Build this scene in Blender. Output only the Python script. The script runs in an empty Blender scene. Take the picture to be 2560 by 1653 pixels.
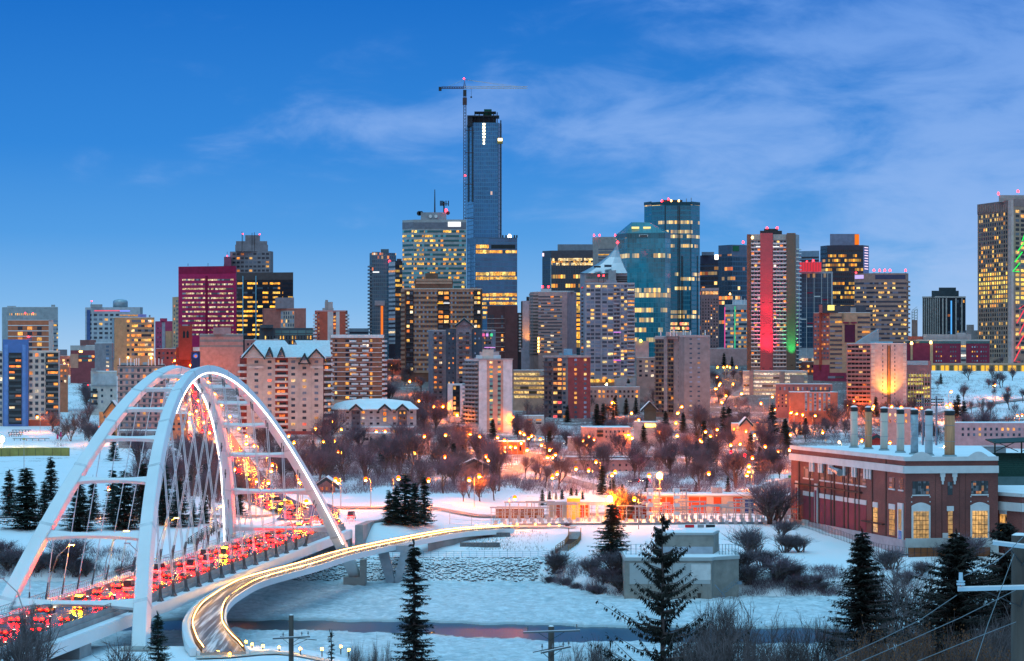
import bpy, math, random
import numpy as np
from mathutils import Vector, Matrix, Euler
random.seed(7)
sc = bpy.context.scene
COL = sc.collection
R = math.radians
# ---------------------------------------------------------------- camera
F, CX, HZ, H = 6200.0, 1280.0, 900.0, 58.0      # focal length in photo pixels, optical axis, camera height (m)
cam = bpy.data.cameras.new("camera"); camo = bpy.data.objects.new("camera", cam); COL.objects.link(camo)
camo.location = (0, 0, H); camo.rotation_euler = (R(90), 0, 0)
cam.sensor_width = 36; cam.lens = F/2560*36; cam.shift_y = (HZ-826.5)/2560
cam.clip_start = 1; cam.clip_end = 60000
sc.camera = camo
# ---------------------------------------------------------------- node helpers
def nd(t, typ, ins=None, **props):
    n = t.nodes.new("ShaderNode"+typ)
    for k, v in props.items(): setattr(n, k, v)
    for k, v in (ins or {}).items():
        s = n.inputs[k]
        if isinstance(v, bpy.types.NodeSocket): t.links.new(v, s)
        elif isinstance(v, (tuple, list)) and len(v) == 3 and s.type == 'RGBA': s.default_value = (*v, 1)
        else: s.default_value = v
    return n
def mt(t, op, a, b=0.0, c=None):
    ins = {0: a, 1: b}
    if c is not None: ins[2] = c
    return nd(t, "Math", ins, operation=op).outputs[0]
def mix(t, f, a, b, typ='MIX'):
    n = nd(t, "MixRGB", {0: f, 1: a, 2: b}, blend_type=typ); return n.outputs[0]
def ramp(t, f, stops, interp='LINEAR'):
    n = nd(t, "ValToRGB", {0: f}); e = n.color_ramp.elements; n.color_ramp.interpolation = interp
    while len(e) < len(stops): e.new(0.5)
    for k, (p, c) in enumerate(stops): e[k].position = p; e[k].color = (*c, 1) if len(c) == 3 else c
    return n.outputs[0]
# ---------------------------------------------------------------- sky at dusk
SUN_EL, SUN_AZ = 3.0, 200.0
wd = bpy.data.worlds.new("World"); sc.world = wd; wd.use_nodes = True
t = wd.node_tree; t.nodes.clear()
sky = nd(t, "TexSky", sky_type='NISHITA', sun_disc=False, sun_elevation=R(SUN_EL), sun_rotation=R(SUN_AZ))
tc = nd(t, "TexCoord").outputs['Generated']
sp = nd(t, "SeparateXYZ", {0: tc})
dx, dy, dz = sp.outputs
grad = ramp(t, mt(t, 'MAXIMUM', dz, 0.0), [(0, (.40, .62, .87)), (.022, (.21, .48, .84)), (.05, (.082, .34, .78)), (.085, (.028, .24, .71)),
                                           (.145, (.006, .155, .59)), (.4, (.05, .22, .6)), (1, (.16, .36, .72))])
# high thin cloud: streaked noise in direction space
mp = nd(t, "Mapping", {0: tc, 'Rotation': (0, R(-24), 0), 'Scale': (2.6, 2.6, 7.5)}).outputs[0]
n1 = nd(t, "TexNoise", {'Vector': mp, 'Scale': 6.5, 'Detail': 9, 'Roughness': .58, 'Distortion': .35}).outputs[0]
mp2 = nd(t, "Mapping", {0: tc, 'Rotation': (0, R(-30), 0), 'Location': (.3, 0, .1), 'Scale': (1.5, 1.5, 5)}).outputs[0]
n2 = nd(t, "TexNoise", {'Vector': mp2, 'Scale': 2.6, 'Detail': 3, 'Roughness': .5}).outputs[0]
side = mt(t, 'MULTIPLY_ADD', dx, 1.15, .16)            # more cloud towards the east
side = mt(t, 'SUBTRACT', side, mt(t, 'MULTIPLY', mt(t, 'ABSOLUTE', mt(t, 'SUBTRACT', dz, .075)), 1.3))
cl = mt(t, 'ADD', mt(t, 'MULTIPLY_ADD', n1, .85, mt(t, 'MULTIPLY', n2, .62)), side)
cl = nd(t, "MapRange", {0: cl, 1: .75, 2: 1.2}, interpolation_type='SMOOTHERSTEP').outputs[0]
ccol = ramp(t, dz, [(0, (.42, .61, .89)), (.06, (.27, .47, .87)), (.14, (.15, .34, .80))])
vis = mix(t, mt(t, 'MULTIPLY', cl, .92), grad, ccol)
# pale dawn glow behind the viewpoint and overhead
back = nd(t, "MapRange", {0: dy, 1: .55, 2: -.7}, interpolation_type='SMOOTHSTEP').outputs[0]
up = nd(t, "MapRange", {0: dz, 1: .22, 2: .75}, interpolation_type='SMOOTHSTEP').outputs[0]
glow = mix(t, up, mix(t, back, vis, (.38, .36, .43)), (.23, .71, 1.10))      # rosy twilight belt low behind, cyan overhead
b1 = nd(t, "Background", {0: sky.outputs[0], 1: .003}).outputs[0]
b2 = nd(t, "Background", {0: glow, 1: 1.}).outputs[0]
ad = nd(t, "AddShader", {0: b1, 1: b2}).outputs[0]
out = nd(t, "OutputWorld", {0: ad})
# soft broad sun lamp set near overhead, adding cyan sky glow
sl = bpy.data.lights.new("sun", 'SUN'); sl.energy = .7; sl.angle = R(35); sl.color = (.66, .92, 1)
so = bpy.data.objects.new("sun", sl); COL.objects.link(so); so.rotation_euler = Euler((R(24), 0, R(-28)))
sc.view_settings.view_transform = 'Standard'; sc.view_settings.look = 'None'
sc.view_settings.exposure = 0; sc.view_settings.gamma = 1
sc.cycles.use_denoising = True
sc.cycles.max_bounces = 5; sc.cycles.diffuse_bounces = 2; sc.cycles.glossy_bounces = 2
sc.cycles.transparent_max_bounces = 4; sc.cycles.sample_clamp_indirect = 4
# ---------------------------------------------------------------- pixel <-> place
def Xp(px, Y): return (px-CX)/F*Y
def Zp(py, Y): return H-(py-HZ)/F*Y
def P(px, py, Y): return Vector((Xp(px, Y), Y, Zp(py, Y)))
def sst(a, b, x):
    x = np.clip((x-a)/(b-a), 0, 1); return x*x*(3-2*x)
# bridge axis
YC, LN, LF, ZA, PW, X0, SL, WA, WBN, WBF, ZB = 530., 98., 108., 55.9, 1.975, -68.6, .114, 3.15, 15.3, 16.6, 1.8
def axis_x(Y): return X0+SL*(Y-YC)
PY = [0, 100, 200, 300, 380, 432]
PZ = [53.6, 40, 27, 14, 7.6, 7.6]
FY = [652, 658, 700, 715, 1000, 1250, 1350, 1500, 1700, 1850, 2000, 3500, 60000]
FZ = [5.8, 6., 9., 10, 10.5, 14, 19, 28, 43, 54, 57, 60, 70]
RF = np.array([(-58, 690), (-63, 755), (-72, 800), (-81, 905)])
def ground(x, y):
    x = np.asarray(x, float); y = np.asarray(y, float)
    left = 1-sst(-42, -18, x)
    near = np.interp(y, PY, PZ)
    nr = 3.0+(near-3.0)*1.0
    near = np.where(y > 340, near-(1-left)*4.2*sst(340, 400, y), near)
    edge_n = 436+(1-left)*2
    near = near+(-2.5-near)*sst(0, 26, y-edge_n)
    S = 640-40*sst(6, 26, x)                          # far shoreline
    k = (652-S)
    yy = np.where(y < 715, 652+(y-S-12)*(715-652)/(715-S-12), y)
    far = np.interp(yy, FY, FZ)
    far = np.where(y < S+12, -2.5+(5.8+2.5)*sst(-4, 12.5, y-S), far)
    und = .5*np.sin(x*.071+y*.031)*np.sin(y*.043+1)*sst(720, 900, y)*(1-sst(1200, 1300, y))
    z = np.where(y < 520, near, far)+und
    d = np.abs(x-axis_x(y)*np.where(y < 700, 1, 1)+0*y)
    emb = sst(668, 690, y)*(1-sst(800, 900, y))*(1-sst(16, 34, d))
    z = z+(np.maximum(12.75, z)-z)*emb
    return z
_GX, _GY = np.arange(-704, 705, 4.), np.arange(-200, 3604, 4.)
_GT = ground(*np.meshgrid(_GX, _GY)).tolist()
def gz(x, y):
    u, v = (x+704)/4, (y+200)/4
    if not (0 <= u < 351 and 0 <= v < 949): return float(ground(x, y))
    i, j = int(u), int(v); u -= i; v -= j; a, b = _GT[j], _GT[j+1]
    return (a[i]*(1-u)+a[i+1]*u)*(1-v)+(b[i]*(1-u)+b[i+1]*u)*v
def gp(px, py, y0=300):
    """where the line of sight through a photo pixel meets the ground"""
    prev = y0; Y = y0
    while Y < 9000:
        if Zp(py, Y) < gz(Xp(px, Y), Y):
            a, b = prev, Y
            for _ in range(24):
                m = (a+b)/2
                if Zp(py, m) < gz(Xp(px, m), m): b = m
                else: a = m
            return Vector((Xp(px, b), b, gz(Xp(px, b), b)))
        prev = Y; Y += 6
    return P(px, py, 2500)
# ---------------------------------------------------------------- materials
MC_ = {}
def M(name, col, rough=.85, metal=0., spec=.25, var=.18, vs=.35, bump=0., bs=3., emit=None, es=0., streak=False):
    if name in MC_: return MC_[name]
    m = bpy.data.materials.new(name); m.use_nodes = True; t = m.node_tree
    b = t.nodes['Principled BSDF']
    pos = nd(t, "NewGeometry").outputs['Position']
    if streak: pos = nd(t, "Mapping", {0: pos, 'Scale': (1, 1, .12)}).outputs[0]
    nz = nd(t, "TexNoise", {'Vector': pos, 'Scale': vs, 'Detail': 5, 'Roughness': .6}).outputs[0]
    f = nd(t, "MapRange", {0: nz, 1: .3, 2: .7}).outputs[0]
    lo = tuple(max(0, c*(1-var)) for c in col); hi = tuple(min(1, c*(1+var)) for c in col)
    t.links.new(mix(t, f, lo, hi), b.inputs['Base Color'])
    b.inputs['Roughness'].default_value = rough; b.inputs['Metallic'].default_value = metal
    b.inputs['Specular IOR Level'].default_value = spec
    if bump:
        nb = nd(t, "TexNoise", {'Vector': pos, 'Scale': bs, 'Detail': 6, 'Roughness': .65}).outputs[0]
        t.links.new(nd(t, "Bump", {'Height': nb, 'Strength': bump, 'Distance': .6}).outputs[0], b.inputs['Normal'])
    if emit:
        b.inputs['Emission Color'].default_value = (*emit, 1); b.inputs['Emission Strength'].default_value = es
    m.diffuse_color = (*col, 1); MC_[name] = m; return m
def lamp_mat(name, col, s, sample=True):
    if name in MC_: return MC_[name]
    m = bpy.data.materials.new(name); m.use_nodes = True; t = m.node_tree; t.nodes.clear()
    e = nd(t, "Emission", {0: col, 1: s}); nd(t, "OutputMaterial", {0: e.outputs[0]})
    m.cycles.emission_sampling = 'FRONT_BACK' if sample else 'NONE'
    MC_[name] = m; return m
WARM = [(0, (1, .17, .012)), (.35, (1, .31, .03)), (.7, (1, .47, .07)), (.9, (1, .68, .28)), (1, (1, .9, .8))]
GOLD = [(0, (1, .30, .015)), (.5, (1, .46, .03)), (1, (1, .64, .13))]
def MW(name, dark=(.03, .05, .09), p=.25, cols=WARM, s=1.3, cw=1e5, ch=1e5, rough=.12, blot=.55, curtain=.25, axis=(1, 0, 0)):
    """window glass: each pane (or each cell of a long band) is lit or dark by its own random number"""
    if name in MC_: return MC_[name]
    m = bpy.data.materials.new(name); m.use_nodes = True; t = m.node_tree
    b = t.nodes['Principled BSDF']
    g = nd(t, "NewGeometry"); pos = g.outputs['Position']
    hx = nd(t, "VectorMath", {0: pos, 1: axis}, operation='DOT_PRODUCT').outputs['Value']
    pz = nd(t, "SeparateXYZ", {0: pos}).outputs[2]
    i = mt(t, 'FLOOR', mt(t, 'DIVIDE', hx, cw)); j = mt(t, 'FLOOR', mt(t, 'DIVIDE', pz, ch))
    oi = mt(t, 'MULTIPLY', nd(t, "ObjectInfo").outputs['Random'], 913.7)
    ri = mt(t, 'MULTIPLY', g.outputs['Random Per Island'], 577.3)
    v = nd(t, "CombineXYZ", {0: mt(t, 'ADD', i, oi), 1: mt(t, 'ADD', j, ri), 2: mt(t, 'SUBTRACT', oi, ri)}).outputs[0]
    wn = nd(t, "TexWhiteNoise", {'Vector': v}, noise_dimensions='3D')
    r, g2, b2 = nd(t, "SeparateColor", {0: wn.outputs[1]}).outputs
    lit = mt(t, 'LESS_THAN', r, p)
    bl = nd(t, "TexNoise", {'Vector': pos, 'Scale': .9, 'Detail': 3}).outputs[0]
    bl = nd(t, "MapRange", {0: bl, 1: .35, 2: .65, 3: 1-blot, 4: 1+blot}).outputs[0]
    st = mt(t, 'MULTIPLY', mt(t, 'MULTIPLY', lit, bl), mt(t, 'MULTIPLY_ADD', g2, .75*s, .25*s))
    hue = ramp(t, b2, cols)
    pale = mt(t, 'GREATER_THAN', g2, 1-curtain)
    dk = mix(t, pale, dark, tuple(min(1, c*3+.05) for c in dark))
    t.links.new(mix(t, lit, dk, (.25, .16, .08)), b.inputs['Base Color'])
    b.inputs['Roughness'].default_value = rough; b.inputs['Specular IOR Level'].default_value = .5
    t.links.new(hue, b.inputs['Emission Color']); t.links.new(st, b.inputs['Emission Strength'])
    m.cycles.emission_sampling = 'NONE'; MC_[name] = m; return m
def MK(name, glass, mull, cw=1.6, ch=3.8, lw=.12, lz=.28, pf=.35, pc=.5, p0=.04, cols=GOLD, s=1.6, rough=.15, spec=.6, axis=(1, 0, 0), zoff=0., tint=.35, run=3.):
    """curtain wall: glass cells between mullions and spandrels; some floors are lit in runs"""
    if name in MC_: return MC_[name]
    m = bpy.data.materials.new(name); m.use_nodes = True; t = m.node_tree
    b = t.nodes['Principled BSDF']
    g = nd(t, "NewGeometry"); pos = g.outputs['Position']
    hx = nd(t, "VectorMath", {0: pos, 1: axis}, operation='DOT_PRODUCT').outputs['Value']
    pz = mt(t, 'ADD', nd(t, "SeparateXYZ", {0: pos}).outputs[2], zoff)
    qx = mt(t, 'DIVIDE', hx, cw); qz = mt(t, 'DIVIDE', pz, ch)
    i = mt(t, 'FLOOR', qx); j = mt(t, 'FLOOR', qz); i3 = mt(t, 'FLOOR', mt(t, 'DIVIDE', qx, run))
    ml = mt(t, 'LESS_THAN', mt(t, 'FRACT', qx), lw); sp_ = mt(t, 'LESS_THAN', mt(t, 'FRACT', qz), lz)
    mm = mt(t, 'MAXIMUM', ml, sp_)
    wf = nd(t, "TexWhiteNoise", {'Vector': nd(t, "CombineXYZ", {0: j, 1: 3.3, 2: cw}).outputs[0]}, noise_dimensions='3D').outputs[0]
    hot = mt(t, 'LESS_THAN', wf, pf)
    pr = mt(t, 'MULTIPLY_ADD', hot, pc-p0, p0)
    w3 = nd(t, "TexWhiteNoise", {'Vector': nd(t, "CombineXYZ", {0: i3, 1: j, 2: ch}).outputs[0]}, noise_dimensions='3D')
    w1 = nd(t, "TexWhiteNoise", {'Vector': nd(t, "CombineXYZ", {0: i, 1: j, 2: ch+9}).outputs[0]}, noise_dimensions='3D')
    a1, a2, a3 = nd(t, "SeparateColor", {0: w1.outputs[1]}).outputs
    lit = mt(t, 'LESS_THAN', mt(t, 'MULTIPLY_ADD', w3.outputs[0], .7, mt(t, 'MULTIPLY', a1, .3)), pr)
    lit = mt(t, 'MULTIPLY', lit, mt(t, 'SUBTRACT', 1., mm))
    st = mt(t, 'MULTIPLY', lit, mt(t, 'MULTIPLY_ADD', mt(t, 'MULTIPLY', a2, a2), 1.1*s, .16*s))
    big = nd(t, "TexNoise", {'Vector': pos, 'Scale': .03, 'Detail': 4, 'Distortion': 1.}).outputs[0]
    sh = nd(t, "MapRange", {0: mt(t, 'MULTIPLY_ADD', a3, .25, big), 1: .35, 2: .85, 3: 1-tint, 4: 1+tint}).outputs[0]
    gc = nd(t, "VectorMath", {0: glass, 3: sh}, operation='SCALE').outputs[0]
    t.links.new(mix(t, mm, gc, mull), b.inputs['Base Color'])
    t.links.new(nd(t, "MapRange", {0: mm, 3: rough, 4: .6}).outputs[0], b.inputs['Roughness'])
    b.inputs['Specular IOR Level'].default_value = spec
    t.links.new(ramp(t, a3, cols), b.inputs['Emission Color']); t.links.new(st, b.inputs['Emission Strength'])
    m.cycles.emission_sampling = 'NONE'; MC_[name] = m; return m
# ---------------------------------------------------------------- mesh helpers
class MB:
    def __init__(s): s.v = []; s.f = []; s.m = []
    def add(s, vs, fs, mi=0):
        o = len(s.v); s.v += [tuple(v) for v in vs]; s.f += [tuple(o+i for i in f) for f in fs]; s.m += [mi]*len(fs); return s
    def box(s, a, b, mi=0):
        x0, y0, z0 = a; x1, y1, z1 = b
        return s.add([(x0, y0, z0), (x1, y0, z0), (x1, y1, z0), (x0, y1, z0), (x0, y0, z1), (x1, y0, z1), (x1, y1, z1), (x0, y1, z1)],
                     [(0, 3, 2, 1), (4, 5, 6, 7), (0, 1, 5, 4), (1, 2, 6, 5), (2, 3, 7, 6), (3, 0, 4, 7)], mi)
    def obox(s, o, u, w, n, d, z0, z1, mi=0, off=0.):
        """box on a wall: from o along unit u for w, standing out of the wall by d along n"""
        o = Vector(o); u = Vector(u)*w; a = Vector(n)*off; d = Vector(n)*(d+off)
        q = [o+a, o+u+a, o+u+d, o+d]
        vs = [(p.x, p.y, z0) for p in q]+[(p.x, p.y, z1) for p in q]
        return s.add(vs, [(0, 1, 2, 3), (7, 6, 5, 4), (0, 4, 5, 1), (1, 5, 6, 2), (2, 6, 7, 3), (3, 7, 4, 0)], mi)
    def prism(s, poly, z0, z1, mi=0, top=None):
        n = len(poly); tp = top or poly
        vs = [(p[0], p[1], z0) for p in poly]+[(p[0], p[1], z1) for p in tp]
        fs = [(i, (i+1) % n, n+(i+1) % n, n+i) for i in range(n)]+[tuple(range(n-1, -1, -1)), tuple(range(n, 2*n))]
        return s.add(vs, fs, mi)
    def tube(s, pts, rad, k=4, mi=0, cap=True):
        pts = [Vector(p) for p in pts]; n = len(pts)
        rad = rad if isinstance(rad, (list, tuple)) else [rad]*n
        vs = []
        for i, p in enumerate(pts):
            d = (pts[min(i+1, n-1)]-pts[max(i-1, 0)])
            d = d.normalized() if d.length > 1e-9 else Vector((0, 0, 1))
            a = d.orthogonal().normalized() if abs(d.z) > .9 else d.cross(Vector((0, 0, 1))).normalized()
            b = d.cross(a)
            for j in range(k):
                an = 2*math.pi*(j+.5)/k; vs.append(p+(a*math.cos(an)+b*math.sin(an))*rad[i])
        fs = [(i*k+j, i*k+(j+1) % k, (i+1)*k+(j+1) % k, (i+1)*k+j) for i in range(n-1) for j in range(k)]
        if cap: fs += [tuple(range(k-1, -1, -1)), tuple((n-1)*k+j for j in range(k))]
        return s.add(vs, fs, mi)
    def sweep(s, pts, lat, sec, mi=0, closed=True):
        """sweep a section [(w, z), ...] along pts; lat = unit lateral vector at each point"""
        k = len(sec); n = len(pts)
        vs = [Vector(p)+Vector(l)*w+Vector((0, 0, z)) for p, l in zip(pts, lat) for w, z in sec]
        kk = k if closed else k-1
        fs = [(i*k+j, i*k+(j+1) % k, (i+1)*k+(j+1) % k, (i+1)*k+j) for i in range(n-1) for j in range(kk)]
        if closed: fs += [tuple(range(k-1, -1, -1)), tuple((n-1)*k+j for j in range(k))]
        return s.add(vs, fs, mi)
    def mesh(s, name, mats, smooth=False):
        me = bpy.data.meshes.new(name); me.from_pydata(s.v, [], s.f); me.update()
        for m in (mats if isinstance(mats, (list, tuple)) else [mats]): me.materials.append(m)
        if any(s.m): me.polygons.foreach_set('material_index', s.m)
        if smooth: me.polygons.foreach_set('use_smooth', [True]*len(s.f))
        return me
    def obj(s, name, mats, parent=None, smooth=False, rec=True):
        return link(name, s.mesh(name, mats, smooth), parent)
def link(name, me, parent=None):
    o = bpy.data.objects.new(name, me); COL.objects.link(o)
    if parent:
        o.parent = parent; o.location = -parent.location   # parts are modelled in world coordinates
        if parent.parent: o.location = -parent.location-parent.parent.location
    return o
def tag(o, label=None, cat=None, group=None, kind=None):
    if label: o['label'] = label
    if cat: o['category'] = cat
    if group: o['group'] = group
    if kind: o['kind'] = kind
    return o
def thing(name, label, cat, loc=(0, 0, 0), group=None):
    o = bpy.data.objects.new(name, None); COL.objects.link(o); o.location = loc; o.empty_display_size = 1
    return tag(o, label, cat, group)
def flip_check(me):
    pass
def dup(o, loc, rz=0., sc_=1., label=None, parent=None):
    """copy a thing with its parts and sub-parts (mesh data shared)"""
    c = o.copy(); COL.objects.link(c)
    if parent is None:
        c.location = loc; c.rotation_euler = (0, 0, rz); c.scale = (sc_,)*3 if not isinstance(sc_, tuple) else sc_
        if label: c['label'] = label
    else: c.parent = parent
    for ch in KIDS.get(o.name, []): dup(ch, None, parent=c)
    return c
KIDS = {}
def kid(root, o): KIDS.setdefault(root.name, []).append(o); return o
ORD = ['first', 'second', 'third', 'fourth', 'fifth', 'sixth', 'seventh', 'eighth', 'ninth', 'tenth', 'eleventh', 'twelfth']
def ordn(i): return ORD[i] if i < 12 else ("%d%s" % (i+1, {1: 'st', 2: 'nd', 3: 'rd'}.get((i+1) % 10 if (i+1) % 100 not in (11, 12, 13) else 0, 'th')))
# ---------------------------------------------------------------- buildings
SNOW = M("snow", (.80, .84, .88), .75, spec=.3, var=.06, vs=.15, bump=.35, bs=.8)
ROOFSNOW = M("roof_snow", (.78, .82, .86), .8, var=.10, vs=.25, bump=.2, bs=1.2)
DARKMETAL = M("dark_metal", (.05, .055, .06), .5, .6)
GREYMETAL = M("grey_metal", (.32, .34, .36), .5, .5)
CONC = M("concrete", (.34, .33, .32), .9, var=.2, vs=.2, bump=.15)
WHITE = M("white_paint", (.74, .75, .76), .55, var=.05)
REDLAMP = lamp_mat("red_beacon", (1, .02, .03), 14, False)
WARMLAMP = lamp_mat("warm_lamp", (1, .55, .14), 8, False)
WHITELAMP = lamp_mat("white_sign", (.95, .98, 1), 1.3, False)
def kell(c, **k):
    if c[0] > c[2]*1.2 and c[1] > c[2]*1.02: c = (min(.9, c[0]*1.10), c[1]*.90, c[2]*1.02)
    return M("wall_%02x%02x%02x" % tuple(int(x*255) for x in c), c, **k)
BLD = {}
class B:
    """a building: corners = [(photo x, distance)] of its visible front, west to east"""
    def __init__(s, name, label, cat, corners, ytop, wall, back=22., group=None, roof=None, parapet=0., zb=None, cut=None):
        s.name = name
        s.pts = [Vector((Xp(px, Y), Y, 0)) for px, Y in corners]
        s.px = [c[0] for c in corners]
        yr = min(c[1] for c in corners); s.zt = Zp(ytop, yr); s.yr = yr
        cx = sum(p.x for p in s.pts)/len(s.pts); cy = yr+back/2
        gb = min(gz(p.x, p.y) for p in s.pts)
        s.z0 = gb-4 if zb is None else zb; s.gb = gb
        s.root = thing(name, label, cat, (cx, cy, gb), group)
        yb = max(c[1] for c in corners)+back
        w = s.pts[-1].x-s.pts[0].x
        a, e = s.pts[0], s.pts[-1]      # side walls run back a little splayed, as the real plots do
        poly = [(p.x, p.y) for p in s.pts]+[(e.x if e.x > 0 else e.x*yb/e.y, yb), (a.x if a.x < 0 else a.x*yb/a.y, yb)]; s.nt = 0
        s.poly = poly; s.wall = wall
        MB().prism(poly, s.z0, s.zt).obj('wall', wall, s.root)
        s.nw = 0; s.rest = {}; s.cache = {}
        if roof is not None: s.capslab(roof, parapet)
    def capslab(s, mat, par=0.6):
        MB().prism(s.poly, s.zt+.003, s.zt+.25).obj('roof', mat, s.root)
    def part(s, mb, name, mat, parent=None, smooth=False): return mb.obj(name, mat, parent or s.root, smooth)
    def face(s, i):
        a, b = s.pts[i], s.pts[i+1]; d = b-a; W = d.length; u = d/W; return a, u, W, Vector((u.y, -u.x, 0))
    def along(s, i, px):
        """distance along face i where the sight line through photo column px crosses it"""
        a, u, W, n = s.face(i); k = (px-CX)/F
        den = u.x-k*u.y
        return (k*a.y-a.x)/den
    def z(s, i, py, t=0.):
        a, u, W, n = s.face(i); return Zp(py, a.y+u.y*t)
    def panel(s, i, x0, x1, y0, y1, mat, name='window', d=.12, off=0., kind=None, parent=None):
        """one panel on face i filling the photo rectangle x0..x1, y0..y1"""
        a, u, W, n = s.face(i); t0, t1 = s.along(i, x0), s.along(i, x1); tm = (t0+t1)/2
        o = MB().obox(a+u*t0, u, t1-t0, n, d, s.z(i, y1, tm), s.z(i, y0, tm), off=off).obj(name, mat, parent or s.root)
        if kind: o['kind'] = kind
        return o
    def grid(s, i, x0, x1, y0, y1, nc, nr, mat, fw=.6, fh=.55, name='window', d=.1, skip=None, stagger=0, cap=100, sill=None):
        """nc x nr windows, each an object of its own (those past the cap share one mesh)"""
        a, u, W, n = s.face(i); t0, t1 = s.along(i, x0), s.along(i, x1); tm = (t0+t1)/2
        z1, z0 = s.z(i, y0, tm), s.z(i, y1, tm); cw, ch = (t1-t0)/nc, (z1-z0)/nr
        w, h = cw*fw, ch*fh
        key = (round(w, 2), round(h, 2), mat.name, i, d, name)
        me = s.cache.get(key)
        if me is None:
            me = MB().obox(-u*w/2, u, w, n, d, -h/2, h/2).mesh(name, mat); s.cache[key] = me
        for r in range(nr):
            for c in range(nc):
                if skip and skip(c, r): continue
                p = a+u*(t0+cw*(c+.5)); zc = z1-ch*(r+.5)
                if s.nw < cap:
                    o = bpy.data.objects.new(name, me); COL.objects.link(o); o.parent = s.root
                    o.location = Vector((p.x, p.y, zc))-s.root.location; s.nw += 1
                else:
                    k2 = (name, mat.name)
                    mb, _ = s.rest.setdefault(k2, (MB(), mat)); mb.obox(p-u*w/2, u, w, n, d, zc-h/2, zc+h/2)
    def done(s):
        for (nm, _), (mb, mat) in s.rest.items():
            o = mb.obj(nm, mat, s.root); o['kind'] = 'stuff'
        return s
    def rib(s, i, x0, x1, y0, y1, nr, mat, fh=.45, name='window_band', d=.12, last=None):
        a, u, W, n = s.face(i); t0, t1 = s.along(i, x0), s.along(i, x1); tm = (t0+t1)/2
        z1, z0 = s.z(i, y0, tm), s.z(i, y1, tm); ch = (z1-z0)/nr; h = ch*fh
        for r in range(nr):
            zc = z1-ch*(r+.5)
            MB().obox(a+u*t0, u, t1-t0, n, d, zc-h/2, zc+h/2).obj(name, mat, s.root)
    def balc(s, i, x0, x1, y0, y1, nr, mat, d=1.4, h=1.05, slab=None, stag=None):
        """balconies: slab and upstand per storey"""
        a, u, W, n = s.face(i); t0, t1 = s.along(i, x0), s.along(i, x1); tm = (t0+t1)/2
        z1, z0 = s.z(i, y0, tm), s.z(i, y1, tm); ch = (z1-z0)/nr
        for r in range(nr):
            zb = z1-ch*(r+1)
            q = stag(r) if stag else 0.
            mb = MB().obox(a+u*(t0+q), u, t1-t0, n, d, zb, zb+.22)
            mb.obox(a+u*(t0+q), u, t1-t0, n, .12, zb+.22, zb+.22+h, off=d-.12)
            mb.obox(a+u*(t0+q), u, .12, n, d-.12, zb+.22, zb+.22+h); mb.obox(a+u*(t1+q-.12), u, .12, n, d-.12, zb+.22, zb+.22+h)
            mb.obj('balcony', mat, s.root)
    def curtain(s, i, mat, y0=None, y1=None, x0=None, x1=None, name='curtain_wall', d=.15):
        a, u, W, n = s.face(i)
        t0 = 0 if x0 is None else s.along(i, x0); t1 = W if x1 is None else s.along(i, x1); tm = (t0+t1)/2
        zt = s.zt-.02 if y0 is None else s.z(i, y0, tm); zb = s.z0 if y1 is None else s.z(i, y1, tm)
        return MB().obox(a+u*t0, u, t1-t0, n, d, zb, zt).obj(name, mat, s.root)
    def top(s, x0, x1, y0, mat, name='penthouse', dy=4., dep=10., y1=None, snow=True):
        """a box on the roof filling photo columns x0..x1 up to row y0"""
        s.nt += 1; Y = s.yr+dy-.06*s.nt; zb = s.zt+.002+.003*s.nt if y1 is None else Zp(y1, Y); xa, xb = Xp(x0, Y), Xp(x1, Y); k = (Y+dep)/Y
        return MB().prism([(xa, Y), (xb, Y), (xb if xb > 0 else xb*k, Y+dep), (xa if xa < 0 else xa*k, Y+dep)], zb, Zp(y0, Y)).obj(name, mat, s.root)
    def col(s, i, x0, x1, mat, name='pilaster', y0=None, y1=None, d=.8, extra=0.):
        a, u, W, n = s.face(i); t0, t1 = s.along(i, x0), s.along(i, x1); tm = (t0+t1)/2
        zt = s.zt+extra if y0 is None else s.z(i, y0, tm); zb = s.z0 if y1 is None else s.z(i, y1, tm)
        return MB().obox(a+u*t0, u, t1-t0, n, d, zb, zt).obj(name, mat, s.root)
    def beacon(s, px, py, mat=None, r=.55, name='beacon', dy=6., pole=True):
        Y = s.yr+dy; p = P(px, py, Y)
        mb = MB(); mb.tube([(p.x, p.y, p.z-r), (p.x, p.y, p.z), (p.x, p.y, p.z+r)], [r*.7, r, r*.5], 6)
        o = mb.obj(name, mat or REDLAMP, s.root)
        if pole:
            MB().tube([(p.x, p.y, s.zt-.2), (p.x, p.y, p.z-r)], .16, 4).obj('beacon_mast', DARKMETAL, s.root)
        return o
    def antennas(s, xs, y0, mat=None, r=.22, y1=None, dy=3.):
        for x in xs:
            Y = s.yr+dy; p = P(x, y0+random.uniform(-3, 3), Y); zb = s.zt if y1 is None else Zp(y1, Y)
            MB().tube([(p.x, Y, zb), (p.x, Y, p.z)], r, 5).obj('antenna', mat or WHITE, s.root)
    def plant(s, n, seed=1, mat=None, hmax=2.2):
        """small rooftop machines: vents and cooling units set behind the parapet"""
        rr = random.Random(seed*7+len(s.px)); a = s.pts[0]; b = s.pts[-1]
        for k in range(n):
            x = a.x+(b.x-a.x)*rr.uniform(.08, .92); y = max(a.y, b.y)+rr.uniform(3, 10)
            w = rr.uniform(1, 4); h = rr.uniform(.8, hmax)
            MB().box((x-w/2, y, s.zt+.01), (x+w/2, y+w*.7, s.zt+h)).obj('roof_unit', mat or GREYMETAL, s.root)
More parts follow.
